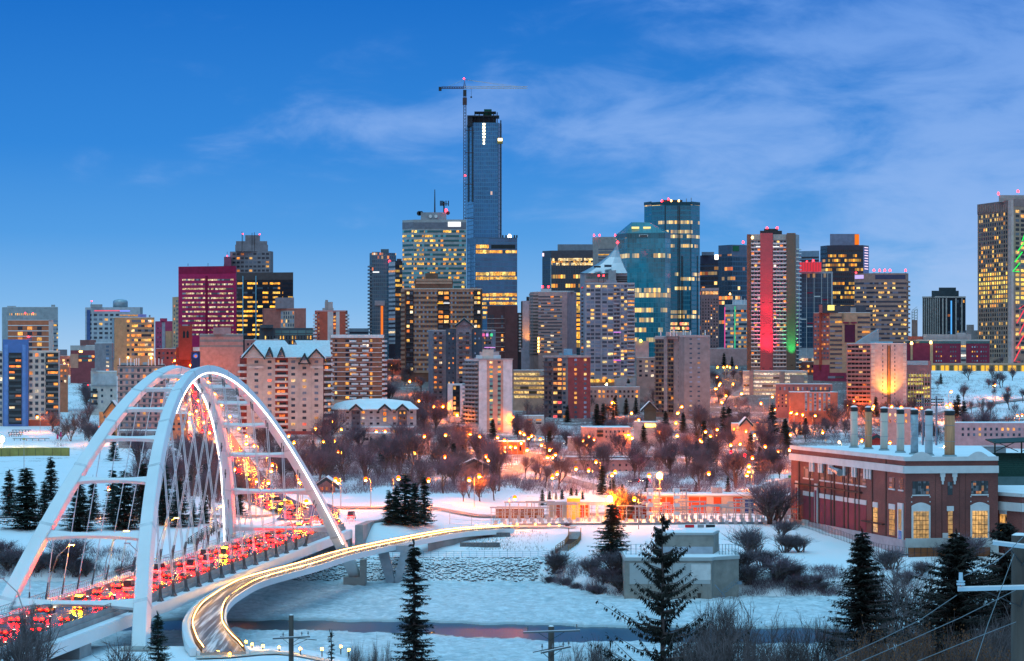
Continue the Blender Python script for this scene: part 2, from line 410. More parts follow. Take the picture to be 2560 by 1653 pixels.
def gable(b, x0, x1, ye, ya, mat, wall, dep=9., Y=None, over=1.2, nm='gable', i=0):
    """a pitched dormer or gable, ridge running away from the front"""
    Y = b.yr-.6 if Y is None else Y; xa, xb = Xp(x0, Y), Xp(x1, Y); xm = (xa+xb)/2; ze, za = Zp(ye, Y), Zp(ya, Y)
    mb = MB(); mb.add([(xa, Y, ze), (xb, Y, ze), (xm, Y, za), (xa, Y+dep, ze), (xb, Y+dep, ze), (xm, Y+dep, za)],
                      [(0, 1, 2), (5, 4, 3), (0, 3, 4, 1)], 0)
    g = mb.obj(nm, wall, b.root)
    th = .55
    dx, dz = (xm-xa), (za-ze); L = math.hypot(dx, dz); nx, nz = -dz/L*th, dx/L*th
    e = over/L
    r = MB()
    for sg in (1, -1):
        ex = xm+sg*(xa-xm)*(1+e); ez = za+(ze-za)*(1+e)
        vs = [(ex, Y-over, ez), (xm, Y-over, za), (xm, Y+dep, za), (ex, Y+dep, ez)]
        vs += [(v[0], v[1], v[2]+th*1.3) for v in vs]
        r.add(vs, [(0, 1, 2, 3), (7, 6, 5, 4), (0, 4, 5, 1), (2, 6, 7, 3), (3, 7, 4, 0), (1, 5, 6, 2)], 0)
        r.add([(ex, Y-over-.06, ez-.75), (xm, Y-over-.06, za-.75), (xm, Y-over-.06, za+.55), (ex, Y-over-.06, ez+.55)], [(0, 1, 2, 3)] , 1)
    r.obj('gable_roof', [mat, DGREEN], b.root)
    return g
DGREEN = M("dark_green_trim", (.02, .045, .055), .6)
# glass of windows -------------------------------------------------
W_APT = MW("glass_apartment", (.025, .035, .055), .22, WARM, 1.3)
W_APTB = MW("glass_apartment_busy", (.02, .03, .05), .36, WARM, 1.7)
W_PALE = MW("glass_pale", (.07, .11, .17), .16, WARM, 1.2, curtain=.4)
W_DIM = MW("glass_dim", (.03, .04, .06), .08, WARM, 1.1)
W_OFF = MW("glass_office_band", (.04, .06, .09), .22, GOLD, 1.6, cw=2.6, ch=1e5)
W_OFFB = MW("glass_office_band_bright", (.02, .035, .05), .55, GOLD, 2.0, cw=4.2, ch=1e5)
W_PINK = MW("glass_pale_band_lit", (.10, .09, .10), .62, [(0, (1, .62, .3)), (1, (1, .85, .6))], .85, cw=1.7, blot=.9)
W_TEAL = MW("glass_teal_band", (.02, .14, .16), .3, GOLD, 1.5, cw=2.4, blot=.9)
W_HOTEL = MW("glass_hotel_band", (.08, .09, .12), .14, WARM, 1.3, cw=2.2)
W_GOLD = MW("glass_gold", (.04, .04, .045), .45, GOLD, 1.7)
W_PARK = MW("parkade_opening", (.10, .07, .03), .8, [(0, (1, .55, .12)), (1, (1, .72, .28))], .9, cw=5, blot=.7)
W_PARKW = MW("parkade_opening_white", (.12, .11, .10), .8, [(0, (1, .80, .5)), (1, (1, .93, .8))], .85, cw=7, blot=.7)
W_PARKY = MW("parkade_opening_yellow", (.05, .05, .02), .7, [(0, (.9, .75, .08)), (1, (1, .8, .2))], .9, cw=4, blot=.9)
W_BALC = MW("glass_behind_balcony", (.012, .016, .025), .34, WARM, 1.5, cw=3.2)
def west_side():
    # far west: grey slab behind
    b = B('office_block', 'grey concrete block with a row of small lit slots under its flat top', 'office block', [(5, 2120), (18, 2110), (145, 2110)], 768, kell((.30, .31, .33)), roof=ROOFSNOW)
    b.grid(1, 22, 92, 783, 789, 14, 1, MW("slot_lit", (.1, .08, .04), .85, GOLD, 1.6), .35, .9); b.rib(1, 96, 145, 798, 880, 8, W_OFF, .4); b.top(128, 138, 762, GREYMETAL); b.top(18, 40, 765, GREYMETAL)
    b = B('apartment_block', 'orange brick apartment block with white floor lines and dark window stacks', 'apartment block', [(20, 1720), (122, 1720), (133, 1728)], 801, kell((.42, .17, .08)), roof=ROOFSNOW)
    for k in range(7): b.panel(0, 20, 122, 813+k*13.6, 814.6+k*13.6, WHITE, 'floor_line', .2)
    for x in (44, 68, 92): b.grid(0, x, x+13, 814, 895, 1, 6, W_APTB, .9, .62)
    b.panel(1, 122, 133, 803, 890, kell((.6, .58, .56)), 'end_wall', .15); b.top(58, 92, 789, GREYMETAL); b.beacon(63, 783, r=.5); b.beacon(82, 784, r=.5); b.beacon(71, 842, r=.5, dy=-1.5, pole=False)
    b.done()
    blue = M("blue_panel", (.06, .16, .42), .45, var=.1); beige = kell((.50, .46, .42))
    b = B('apartment_tower', 'beige apartment tower with a bright blue framed glass bay and stacked end balconies', 'apartment tower', [(-14, 1385), (146, 1385), (150, 1398)], 878, beige, 24, roof=ROOFSNOW)
    b.col(0, 9, 72, blue, 'bay_frame', 849, None, 2.2); b.panel(0, 24, 56, 882, 1060, M("bay_dark", (.02, .03, .04), .2), 'bay_recess', .1, 2.2)
    b.balc(0, 24, 56, 880, 1056, 12, M("balcony_glass", (.05, .08, .10), .2), 3.4, 1.0)
    b.grid(0, 24, 56, 880, 1056, 2, 12, MW("bay_glass", (.02, .03, .04), .4, WARM, 1.6), .85, .42, d=2.4)
    b.col(0, 13, 22, M("blue_panel_light", (.10, .24, .55), .4), 'bay_rib', 862, None, 2.35); b.col(0, 58, 66, M("blue_panel_light", (.1, .24, .55), .4), 'bay_rib', 862, None, 2.35)
    b.grid(0, 70, 114, 880, 1076, 3, 13, W_APT, .55, .55); b.grid(0, -6, 8, 880, 1076, 1, 13, W_APT, .6, .55, cap=200)
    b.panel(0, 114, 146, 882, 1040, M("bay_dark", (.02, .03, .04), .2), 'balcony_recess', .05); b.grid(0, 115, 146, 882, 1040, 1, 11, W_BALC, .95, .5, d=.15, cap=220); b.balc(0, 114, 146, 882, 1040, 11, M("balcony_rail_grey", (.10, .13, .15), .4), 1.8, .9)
    b.panel(0, 68, 150, 1050, 1078, kell((.36, .10, .06)), 'brick_base', .3); b.done()
    b = B('hotel_tower', 'grey blue condo tower with a rounded silver plant drum on its roof', 'condo tower', [(213, 2010), (350, 2000), (357, 2010)], 768, kell((.40, .42, .46)))
    b.grid(0, 218, 300, 782, 850, 6, 6, W_DIM, .6, .5); b.rib(0, 300, 357, 785, 800, 2, W_APT, .5); b.panel(0, 236, 300, 776, 778, lamp_mat("red_strip", (1, .12, .2), 1.2, False), 'light_strip', .3); b.panel(0, 300, 325, 776, 779, lamp_mat("blue_strip", (.2, .3, 1), 1.4, False), 'light_strip', .3)
    Y = 2008; c = P(298, 765, Y); MB().tube([(c.x, Y+6, c.z-2), (c.x, Y+6, Zp(754, Y)), (c.x, Y+6, Zp(750, Y)), (c.x, Y+6, Zp(748, Y))], [6, 6, 5, 2], 14).obj('plant_drum', M("silver_sheet", (.32, .40, .46), .35, .4), b.root, True)
    b.top(226, 256, 761, GREYMETAL); b.beacon(229, 753, r=.45); b.col(0, 218, 226, M("blue_glass_bay", (.05, .1, .25), .2), 'glass_bay', 775, 850); b.done()
    b = B('apartment_tower', 'ochre apartment tower with lit window bands right of a blank wall', 'apartment tower', [(280, 1760), (286, 1750), (326, 1750), (386, 1750)], 794, kell((.46, .33, .16)), roof=ROOFSNOW)
    b.rib(2, 329, 384, 797, 892, 8, MW("ochre_band", (.03, .035, .05), .42, WARM, 1.7, cw=2.4), .5); b.grid(1, 316, 325, 797, 892, 1, 8, W_APTB, .7, .5); b.panel(0, 280, 286, 797, 900, M("bay_dark", (.02, .03, .04), .2), 'glass_strip'); b.top(345, 366, 786, M("violet_unit", (.25, .22, .5), .5)); b.plant(4, 3)
    b.beacon(320, 894, WARMLAMP, .8, 'wall_lamp', -2, False); b.beacon(378, 895, WARMLAMP, .8, 'wall_lamp', -2, False); b.done()
    b = B('apartment_block', 'plain slate grey block with one column of small windows', 'apartment block', [(237, 1610), (280, 1600), (284, 1606)], 858, kell((.22, .21, .23)), roof=ROOFSNOW)
    b.grid(0, 264, 274, 862, 930, 1, 7, W_PALE, .7, .5)
    b = B('apartment_block', 'dark crimson block with a grey stripe beside the slim ochre slab', 'apartment block', [(388, 1860), (431, 1850)], 803, kell((.33, .05, .12)))
    b.panel(0, 405, 413, 806, 900, kell((.30, .28, .33)), 'stripe'); b.panel(0, 414, 430, 828, 900, kell((.42, .28, .14)), 'lower_wall'); b.top(400, 418, 796, kell((.33, .05, .12))); b.grid(0, 392, 404, 815, 895, 2, 7, W_DIM, .4, .35)
    b = B('apartment_slab', 'slim ochre slab lit from below beside the crimson office tower', 'apartment slab', [(431, 1965), (447, 1950)], 742, kell((.48, .34, .18)))
    b.grid(0, 434, 438, 760, 890, 1, 12, W_APT, .5, .45); b.grid(0, 440, 446, 748, 890, 2, 14, W_DIM, .6, .5)
    cr = kell((.43, .016, .10), rough=.5)
    b = B('office_tower', 'crimson office tower with long pale lit window bands', 'office tower', [(446, 1915), (589, 1900), (592, 1912)], 665, cr)
    b.rib(0, 456, 513, 694, 842, 13, W_PINK, .36); b.rib(0, 520, 584, 694, 842, 13, W_PINK, .36); b.col(0, 514, 519, kell((.24, .008, .05)), 'rib', 690, 850, .5); b.panel(0, 448, 590, 666, 684, kell((.27, .012, .06)), 'crown_band', .2); b.antennas([470, 520, 560], 660, DARKMETAL, .2)
    b = B('office_tower', 'black office tower with bright yellow floor bands beside the crimson tower', 'office tower', [(591, 2010), (733, 2000)], 681, M("black_glass", (.03, .035, .045), .25, spec=.5))
    for x0, x1 in ((592, 606), (609, 638), (642, 671), (675, 700), (706, 732)): b.rib(0, x0, x1, 703, 842, 12, W_OFFB, .42)
    for x in (606.5, 639): b.panel(0, x, x+2.4, 690, 850, M("cyan_fin", (.2, .45, .6), .3), 'fin', .6)
    b.panel(0, 592, 733, 682, 700, kell((.10, .085, .09)), 'crown_band', .2); b.done()
    st = kell((.24, .22, .25))
    b = B('condo_tower', 'stepped grey condo tower with terraced top behind the black office tower', 'condo tower', [(575, 2160), (676, 2150), (683, 2160)], 628, st)
    for x0, x1, y in ((588, 670, 612), (590, 668, 603), (613, 650, 588)): b.top(x0, x1, y, st, 'setback', 3+(612-y)*.1, 12)
    b.top(560, 578, 642, kell((.28, .08, .14)), 'crimson_corner', -2, 12, 700); b.grid(0, 580, 674, 630, 682, 9, 5, W_DIM, .7, .5); b.antennas([605, 630, 636], 582, DARKMETAL, .25)
    for x, y in ((568, 640), (607, 585), (649, 586)): b.beacon(x, y, r=.5)
    b.done()
    br = kell((.33, .07, .05))
    b = B('church', 'red brick church with a square belfry and twin pointed openings', 'church', [(440, 1765), (480, 1760), (497, 1766)], 868, br, 30)
    b.top(448, 480, 815, br, 'belfry', -1, 8, 900); b.top(447, 452, 810, br, 'pinnacle', -1.2, 2); b.top(475, 480.5, 810, br, 'pinnacle', -1.2, 2)
    Y = 1758.6
    for x in (457, 466): b.part(MB().prism([(0, 0)], 0, 0) if False else MB().add([(Xp(x, Y), Y, Zp(845, Y)), (Xp(x+6, Y), Y, Zp(845, Y)), (Xp(x+6, Y), Y, Zp(831, Y)), (Xp(x+3, Y), Y, Zp(826, Y)), (Xp(x, Y), Y, Zp(831, Y)), (Xp(x, Y), Y+.3, Zp(845, Y)), (Xp(x+6, Y), Y+.3, Zp(845, Y)), (Xp(x+6, Y), Y+.3, Zp(831, Y)), (Xp(x+3, Y), Y+.3, Zp(826, Y)), (Xp(x, Y), Y+.3, Zp(831, Y))], [(0, 1, 2, 3, 4), (9, 8, 7, 6, 5)]+[(i, i+5, (i+1) % 5+5, (i+1) % 5) for i in range(5)]), 'belfry_opening', M("bay_dark", (.02, .03, .04), .2))
    b.top(480, 499, 878, ROOFSNOW, 'nave_roof', 1, 16, 868)
    b = B('cinema_block', 'low beige block with two grey bands and a small box on its roof', 'office block', [(499, 1760), (608, 1750)], 836, kell((.46, .33, .27)), roof=ROOFSNOW)
    b.panel(0, 499, 608, 849, 855, kell((.26, .27, .28)), 'band'); b.panel(0, 499, 608, 863, 868, kell((.26, .27, .28)), 'band'); b.panel(0, 499, 608, 836, 842, kell((.26, .27, .28)), 'band'); b.top(533, 577, 819, kell((.36, .31, .29)))
    b = B('billboard_kiosk', 'narrow dark blue panel with a small orange and blue emblem by the church', 'sign', [(478, 1720), (500, 1720)], 880, M("navy_panel", (.03, .05, .13), .5), 2)
    Y = 1719.5; c = P(489, 890, Y); MB().tube([(c.x, Y, c.z), (c.x, Y-.4, c.z)], 1.7, 14).obj('emblem', lamp_mat("blue_emblem", (.08, .2, .8), .8, False), b.root); MB().tube([(c.x+.2, Y-.2, c.z-.2), (c.x+.2, Y-.7, c.z-.2)], .9, 12).obj('emblem_dot', lamp_mat("orange_emblem", (1, .3, .08), .9, False), b.root)
    b = B('brick_block', 'low maroon and beige block with a lit sign left of the slate grey block', 'office block', [(176, 1690), (240, 1680)], 864, kell((.24, .06, .07)), roof=ROOFSNOW)
    b.panel(0, 176, 240, 864, 876, kell((.40, .36, .35)), 'upper_wall'); b.rib(0, 197, 236, 886, 906, 2, MW("lowband", (.05, .09, .1), .4, WARM, 1.5, cw=2.5), .55); b.panel(0, 198, 206, 877, 881, WARMLAMP, 'lit_sign'); b.panel(0, 176, 196, 885, 920, kell((.45, .26, .16)), 'side_wall', .2); b.top(200, 240, 850, kell((.20, .10, .10)))
    b = B('house_block', 'small grey gabled block against the sky left of the maroon block', 'house', [(144, 1900), (168, 1900)], 874, kell((.17, .15, .17)), 12); b.top(158, 162, 878-4, kell((.17, .15, .17)))
    b = B('parkade', 'low block lit orange from a street lamp beside the blue framed tower', 'office block', [(146, 1480), (170, 1480)], 912, kell((.45, .20, .10)), 20, roof=ROOFSNOW); b.grid(0, 149, 168, 920, 960, 2, 3, W_APTB, .5, .4)
    cm = kell((.50, .48, .45))
    b = B('apartment_block', 'pale low apartment block with a large blank upper wall, snow on its roof', 'apartment block', [(227, 1460), (292, 1450)], 929, cm, roof=SNOW)
    b.panel(0, 232, 292, 934, 962, kell((.42, .47, .5)), 'upper_wall'); b.panel(0, 230, 292, 963, 966, GREYMETAL, 'eave', .5); b.grid(0, 244, 290, 968, 1012, 2, 3, W_DIM, .22, .45); b.balc(0, 230, 244, 968, 1012, 3, DARKMETAL, 1.3); b.top(228, 240, 921, GREYMETAL); b.grid(0, 231, 243, 968, 1012, 1, 3, W_BALC, .9, .5)
    gr = kell((.20, .19, .195)); tn = kell((.40, .34, .29))
    b = B('apartment_block', 'grey banded apartment block with whip antennas along its roof, behind the west arch', 'apartment block', [(294, 1345), (410, 1335), (414, 1345)], 914, tn, roof=ROOFSNOW)
    for k in range(12): b.panel(0, 294, 413, 926+k*15.3-11+3, 926+k*15.3-4, gr, 'floor_band', .2)
    b.grid(0, 296, 412, 918, 1086, 8, 11, MW("grey_apt", (.035, .055, .085), .1, WARM, 1.6), .42, .52, d=.35)
    b.antennas([299, 318, 327, 336, 341, 347, 371, 379, 388, 397, 405], 898, WHITE, .28, dy=1.); b.plant(8, 4, GREYMETAL, 1.8); b.panel(0, 294, 413, 912.5, 915, DARKMETAL, 'parapet_cap', .4); b.done()
    b = B('house', 'ochre townhouse with a snowy gable seen through the west arch', 'house', [(248, 1300), (293, 1300)], 1030, kell((.50, .30, .12)), 12)
    gable(b, 262, 300, 1030, 1004, ROOFSNOW, kell((.50, .30, .12))); b.grid(0, 256, 290, 1036, 1062, 3, 2, W_PALE, .45, .5); b.done()
    b = B('garage_building', 'long low grey garage with lit doors behind the snow mound', 'garage', [(296, 1240), (410, 1230)], 1078, kell((.26, .27, .30)), 10, roof=SNOW); b.grid(0, 300, 400, 1082, 1094, 6, 1, MW("garage", (.06, .05, .05), .3, WARM, 1.8), .7, .7); b.done()
    b = B('house', 'small orange stucco house with dark windows behind the arch light trail', 'house', [(425, 1290), (470, 1290)], 1035, kell((.50, .24, .12)), 12, roof=ROOFSNOW); b.grid(0, 427, 468, 1040, 1080, 3, 3, W_APTB, .45, .45); b.done()
def gable_block():
    wl = kell((.50, .46, .43)); red = kell((.24, .06, .045)); wh = kell((.6, .58, .56))
    b = B('apartment_block', 'cream apartment block with steep snowy roofs, dark green gables and red balcony stacks', 'apartment block', [(600, 1335), (617, 1330), (808, 1330), (828, 1343)], 893, wl, 24)
    Y0 = 1328.; ev = 893
    def slope(pts, name='roof'):
        vs = [Vector(P(*p)) for p in pts]; n = len(vs); up = Vector((0, -.25, .45))
        MB().add(vs+[v+up for v in vs], [tuple(range(n)), tuple(range(2*n-1, n-1, -1))]+[(i, i+n, (i+1) % n+n, (i+1) % n) for i in range(n)]).obj(name, M("standing_seam_snow", (.55, .66, .72), .6, var=.12, vs=.8), b.root)
    slope([(608, 895, 1327), (748, 895, 1327), (712, 853, 1342), (652, 853, 1342)]); slope([(735, 895, 1326.5), (812, 895, 1326.5), (782, 864, 1340), (718, 864, 1340)]); slope([(758, 893, 1333), (828, 893, 1340), (824, 853, 1352), (738, 853, 1350)])
    slope([(600, 895, 1336), (609, 895, 1327), (652, 853, 1342), (640, 853, 1344)])
    gable(b, 608, 660, 893, 862, ROOFSNOW, wl, 8, 1326.); gable(b, 773, 809, 893, 874, ROOFSNOW, wl, 7, 1325.8)
    for x in (673, 703): gable(b, x-8, x+8, 890, 871, DGREEN, wl, 6, 1325.4, .8); b.panel(1, x-3, x+3, 880, 889, W_PALE, 'dormer_window', 5.2)
    gable(b, 749, 773, 908, 886, DGREEN, wl, 6, 1325.2, .8); b.panel(1, 747, 776, 906, 911, DGREEN, 'bay_eave', 4.5); b.panel(1, 757, 765, 893, 901, W_PALE, 'dormer_window', 5.4)
    b.panel(1, 660, 748, 892, 896, DGREEN, 'eave', 1.5); b.panel(0, 600, 617, 890, 1084, red, 'side_wall', .15)
    b.balc(0, 600, 617, 900, 1080, 11, wh, 1.5)
    wm = MW("cream_apt", (.035, .05, .075), .2, [(0, (1, .06, .08)), (.15, (1, .4, .1)), (.6, (1, .6, .2)), (1, (1, .75, .4))], 1.2, curtain=.45)
    for x in (641, 674, 733, 761, 791): b.grid(1, x-8, x+8, 897, 1084, 1, 12, wm, .6, .42, cap=120)
    b.panel(1, 688, 720, 896, 1078, red, 'balcony_recess', .06); b.grid(1, 690, 718, 897, 1078, 1, 12, W_BALC, .8, .5, d=.2, cap=140)
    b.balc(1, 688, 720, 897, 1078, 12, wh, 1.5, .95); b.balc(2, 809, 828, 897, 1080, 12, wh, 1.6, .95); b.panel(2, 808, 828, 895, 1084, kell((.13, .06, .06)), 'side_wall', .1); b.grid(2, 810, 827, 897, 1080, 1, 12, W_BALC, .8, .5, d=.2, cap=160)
    b.balc(1, 622, 660, 905, 921, 1, wh, 1.2); b.balc(1, 776, 808, 905, 921, 1, wh, 1.2)
    b.panel(1, 700, 812, 1078, 1098, kell((.26, .07, .06)), 'brick_base', 1.2)
    for x in (655, 747, 778): b.panel(1, x, x+.8, 900, 1084, kell((.42, .39, .37)), 'joint', .12)
    b.done()
def mid_west():
    bk = kell((.27, .15, .09)); wh = kell((.72, .73, .76))
    b = B('apartment_tower', 'brown brick apartment tower with two zigzag columns of white balconies', 'apartment tower', [(826, 1470), (831, 1460), (955, 1460), (962, 1470)], 838, bk, roof=ROOFSNOW)
    b.panel(1, 827, 960, 838, 845, wh, 'parapet', .3)
    for k in range(13): b.panel(1, 831, 955, 857+k*11.95, 858.4+k*11.95, wh, 'floor_line', .25)
    dk = MW("brown_tower_glass", (.025, .035, .05), .16, WARM, 1.6)
    b.grid(1, 836, 844, 846, 1000, 1, 13, dk, .7, .55); b.grid(1, 862, 874, 846, 1000, 1, 13, W_APTB, .7, .55); b.grid(1, 875, 891, 846, 1000, 1, 13, dk, .95, .5); b.grid(1, 906, 922, 846, 1000, 1, 13, dk, .95, .5); b.grid(1, 924, 932, 846, 1000, 1, 13, W_APTB, .7, .55)
    b.balc(1, 874, 891, 844, 998, 13, wh, 1.6, 1.0, stag=lambda r: 1.2*(r % 2)); b.balc(1, 906, 922, 844, 998, 13, wh, 1.6, 1.0, stag=lambda r: -1.2*(r % 2))
    b.balc(0, 826, 831, 844, 998, 13, wh, 1.4); b.balc(2, 955, 962, 844, 998, 13, wh, 1.4); b.panel(1, 826, 955, 1000, 1012, kell((.5, .42, .3)), 'lobby', .4); b.done()
    lv = kell((.48, .50, .56))
    b = B('apartment_block', 'low white apartment block with a snowy hipped roof and three small gables', 'apartment block', [(827, 1355), (846, 1345), (1041, 1345)], 1022, lv, 22)
    Y = 1342
    vs = [P(822, 1024, Y+10), P(846, 1025, Y), P(1045, 1024, Y), P(1022, 1005, Y+14), P(960, 998, Y+17), P(900, 999, Y+17), P(862, 1004, Y+14), P(840, 1010, Y+14)]
    n = len(vs); MB().add(vs+[v+Vector((0, 18, .0)) for v in vs]+[v+Vector((0, 0, .4)) for v in vs], [tuple(range(2*n, 3*n)), tuple(range(2*n-1, n-1, -1))]+[(i, (i+1) % n, 2*n+(i+1) % n, 2*n+i) for i in range(n)]).obj('roof', SNOW, b.root)
    for x in (890, 962, 1006): gable(b, x-14, x+14, 1024, 1012, SNOW, kell((.42, .36, .38)), 6, Y-1.5, .8)
    for x in (890, 1006): b.panel(1, x-11, x+11, 1026, 1080, M("slate_bay", (.10, .15, .22), .5), 'balcony_bay', .3); b.balc(1, x-11, x+11, 1026, 1080, 4, M("slate_rail", (.12, .17, .24), .5), 1.5, .8); b.grid(1, x-10, x+10, 1026, 1080, 2, 4, W_APT, .4, .45, d=.45)
    b.grid(1, 862, 876, 1024, 1080, 1, 4, W_DIM, .5, .35)
    for x in (908, 928, 945, 986, 1029): b.grid(1, x-6, x+6, 1024, 1080, 1, 4, W_APT, .6, .38)
    b.panel(1, 955, 969, 1014, 1056, M("blue_bay", (.25, .42, .62), .4), 'entrance_bay', .5); b.grid(1, 955, 969, 1014, 1056, 1, 3, MW("entry", (.3, .2, .1), .9, WARM, 1.6), .6, .7, d=.7)
    for k in range(3): b.panel(1, 846, 1041, 1037+k*15, 1038+k*15, kell((.36, .36, .42)), 'floor_line', .15)
    b.done()
    b = B('low_building', 'flat roofed beige annex below the snowy hipped roof block', 'low building', [(905, 1290), (1035, 1290)], 1069, kell((.44, .40, .36)), 10, roof=SNOW); b.grid(0, 980, 1010, 1075, 1082, 2, 1, MW("annex", (.3, .2, .1), .9, WARM, 1.5), .6, .8); b.done()
    for (x0, x1, y0, Yb, lab) in ((883, 978, 1084, 1215, 'pinkish two storey walk up with a snowy flat roof, west one of a pair'), (1001, 1076, 1089, 1200, 'pinkish two storey walk up with a snowy flat roof, east one of a pair')):
        b = B('walk_up', lab, 'apartment block', [(x0, Yb), (x1, Yb)], y0, kell((.46, .36, .36)), 12, roof=SNOW, group='pinkish walk ups below the snowy hipped roof'); b.grid(0, x0+12, x1-4, y0+5, y0+40, 2, 2, W_DIM, .35, .4); b.done()
    pk = kell((.45, .21, .16))
    b = B('archive_block', 'windowless dusty pink block with a grid of narrow windows and a purple roof box', 'office block', [(656, 1925), (659, 1910), (765, 1900)], 771, pk); b.top(688, 735, 744, kell((.30, .26, .30))); b.grid(1, 702, 736, 778, 818, 6, 4, W_PALE, .55, .75); b.panel(1, 702, 736, 777, 820, kell((.5, .45, .42)), 'window_frame', .06); b.panel(1, 659, 765, 771, 774, kell((.52, .27, .2)), 'parapet', .2); b.done()
    b = B('office_block', 'low blue glass block with two lit rows of small windows', 'office block', [(648, 1810), (789, 1800)], 820, M("slate_glass", (.07, .10, .13), .4)); b.curtain(0, MK("green_strip", (.10, .22, .24), (.05, .07, .09), 6, 3.2, .08, .2, .2, .2, .1), 826, 838, 688, 789); b.grid(0, 660, 788, 838, 862, 17, 2, W_GOLD, .35, .7); b.top(650, 683, 812, M("slate_glass", (.07, .1, .13), .4)); b.done()
    bk2 = kell((.42, .13, .08))
    b = B('apartment_block', 'brick red and white striped apartment block with a tall lift box', 'apartment block', [(787, 1712), (792, 1700), (864, 1700), (869, 1710)], 776, bk2)
    b.panel(1, 819, 833, 776, 852, kell((.6, .58, .6)), 'stripe'); b.panel(1, 840, 849, 776, 852, kell((.6, .58, .6)), 'stripe'); b.grid(1, 833, 840, 780, 850, 1, 8, W_APTB, .8, .55); b.grid(1, 794, 800, 780, 850, 1, 8, W_DIM, .5, .4); b.panel(1, 791, 865, 776, 779, kell((.55, .4, .36)), 'parapet', .3)
    b.balc(0, 787, 792, 782, 852, 8, wh, 1.2); b.balc(2, 864, 869, 782, 852, 8, wh, 1.2); b.top(806, 834, 770, kell((.42, .42, .44))); b.top(812, 832, 755, kell((.42, .42, .44)), 'lift_box'); b.top(813, 820, 750, kell((.30, .31, .32)), 'vent'); b.done()
    b = B('office_block', 'plain blue grey slab roof level with the brown zigzag tower', 'office block', [(866, 1850), (922, 1850)], 821, M("bluegrey_wall", (.16, .24, .32), .5), 14); b.rib(0, 868, 920, 826, 850, 2, W_DIM, .4)
    gl = MK("condo_glass", (.035, .10, .16), (.10, .17, .22), 1.5, 3.0, .12, .22, .12, .25, .02, WARM, 1.5, .15, .7)
    b = B('condo_tower', 'slender blue glass condo tower with small balconies up its west edge', 'condo tower', [(924, 1915), (930, 1905), (968, 1905), (990, 1912)], 632, M("condo_frame", (.09, .14, .18), .5)); b.curtain(1, gl); b.curtain(2, gl); b.balc(0, 924, 930, 660, 850, 22, M("condo_rail", (.16, .20, .24), .4), 1.6); b.top(952, 972, 623, M("condo_frame", (.09, .14, .18), .5)); b.top(930, 950, 630, M("condo_frame", (.09, .14, .18), .5), 'cap', 2, 6)
    b.beacon(974, 654, r=1., dy=-4, pole=False); b.panel(1, 932, 948, 679, 682, WHITELAMP, 'light_strip', .3); b.panel(2, 952, 957, 765, 850, lamp_mat("orange_stair", (1, .22, .03), 1., False), 'stair_light', .3); b.panel(1, 937, 962, 752, 764, kell((.4, .36, .4)), 'hoist_box', 1.)
    b = B('office_tower', 'grey striped office tower with a dark glass east face', 'office tower', [(972, 1860), (988, 1850), (1006, 1856)], 652, M("ink_glass", (.02, .03, .05), .2, spec=.6)); b.panel(0, 972, 988, 655, 860, kell((.42, .44, .50)), 'striped_wall', .1); b.rib(0, 972, 988, 662, 858, 18, W_DIM, .45, d=.2); b.rib(1, 988, 1005, 660, 850, 16, MW("ink_band", (.015, .025, .04), .3, GOLD, 1.5, cw=3.), .5); b.top(992, 1004, 647, M("ink_glass", (.02, .03, .05), .2))
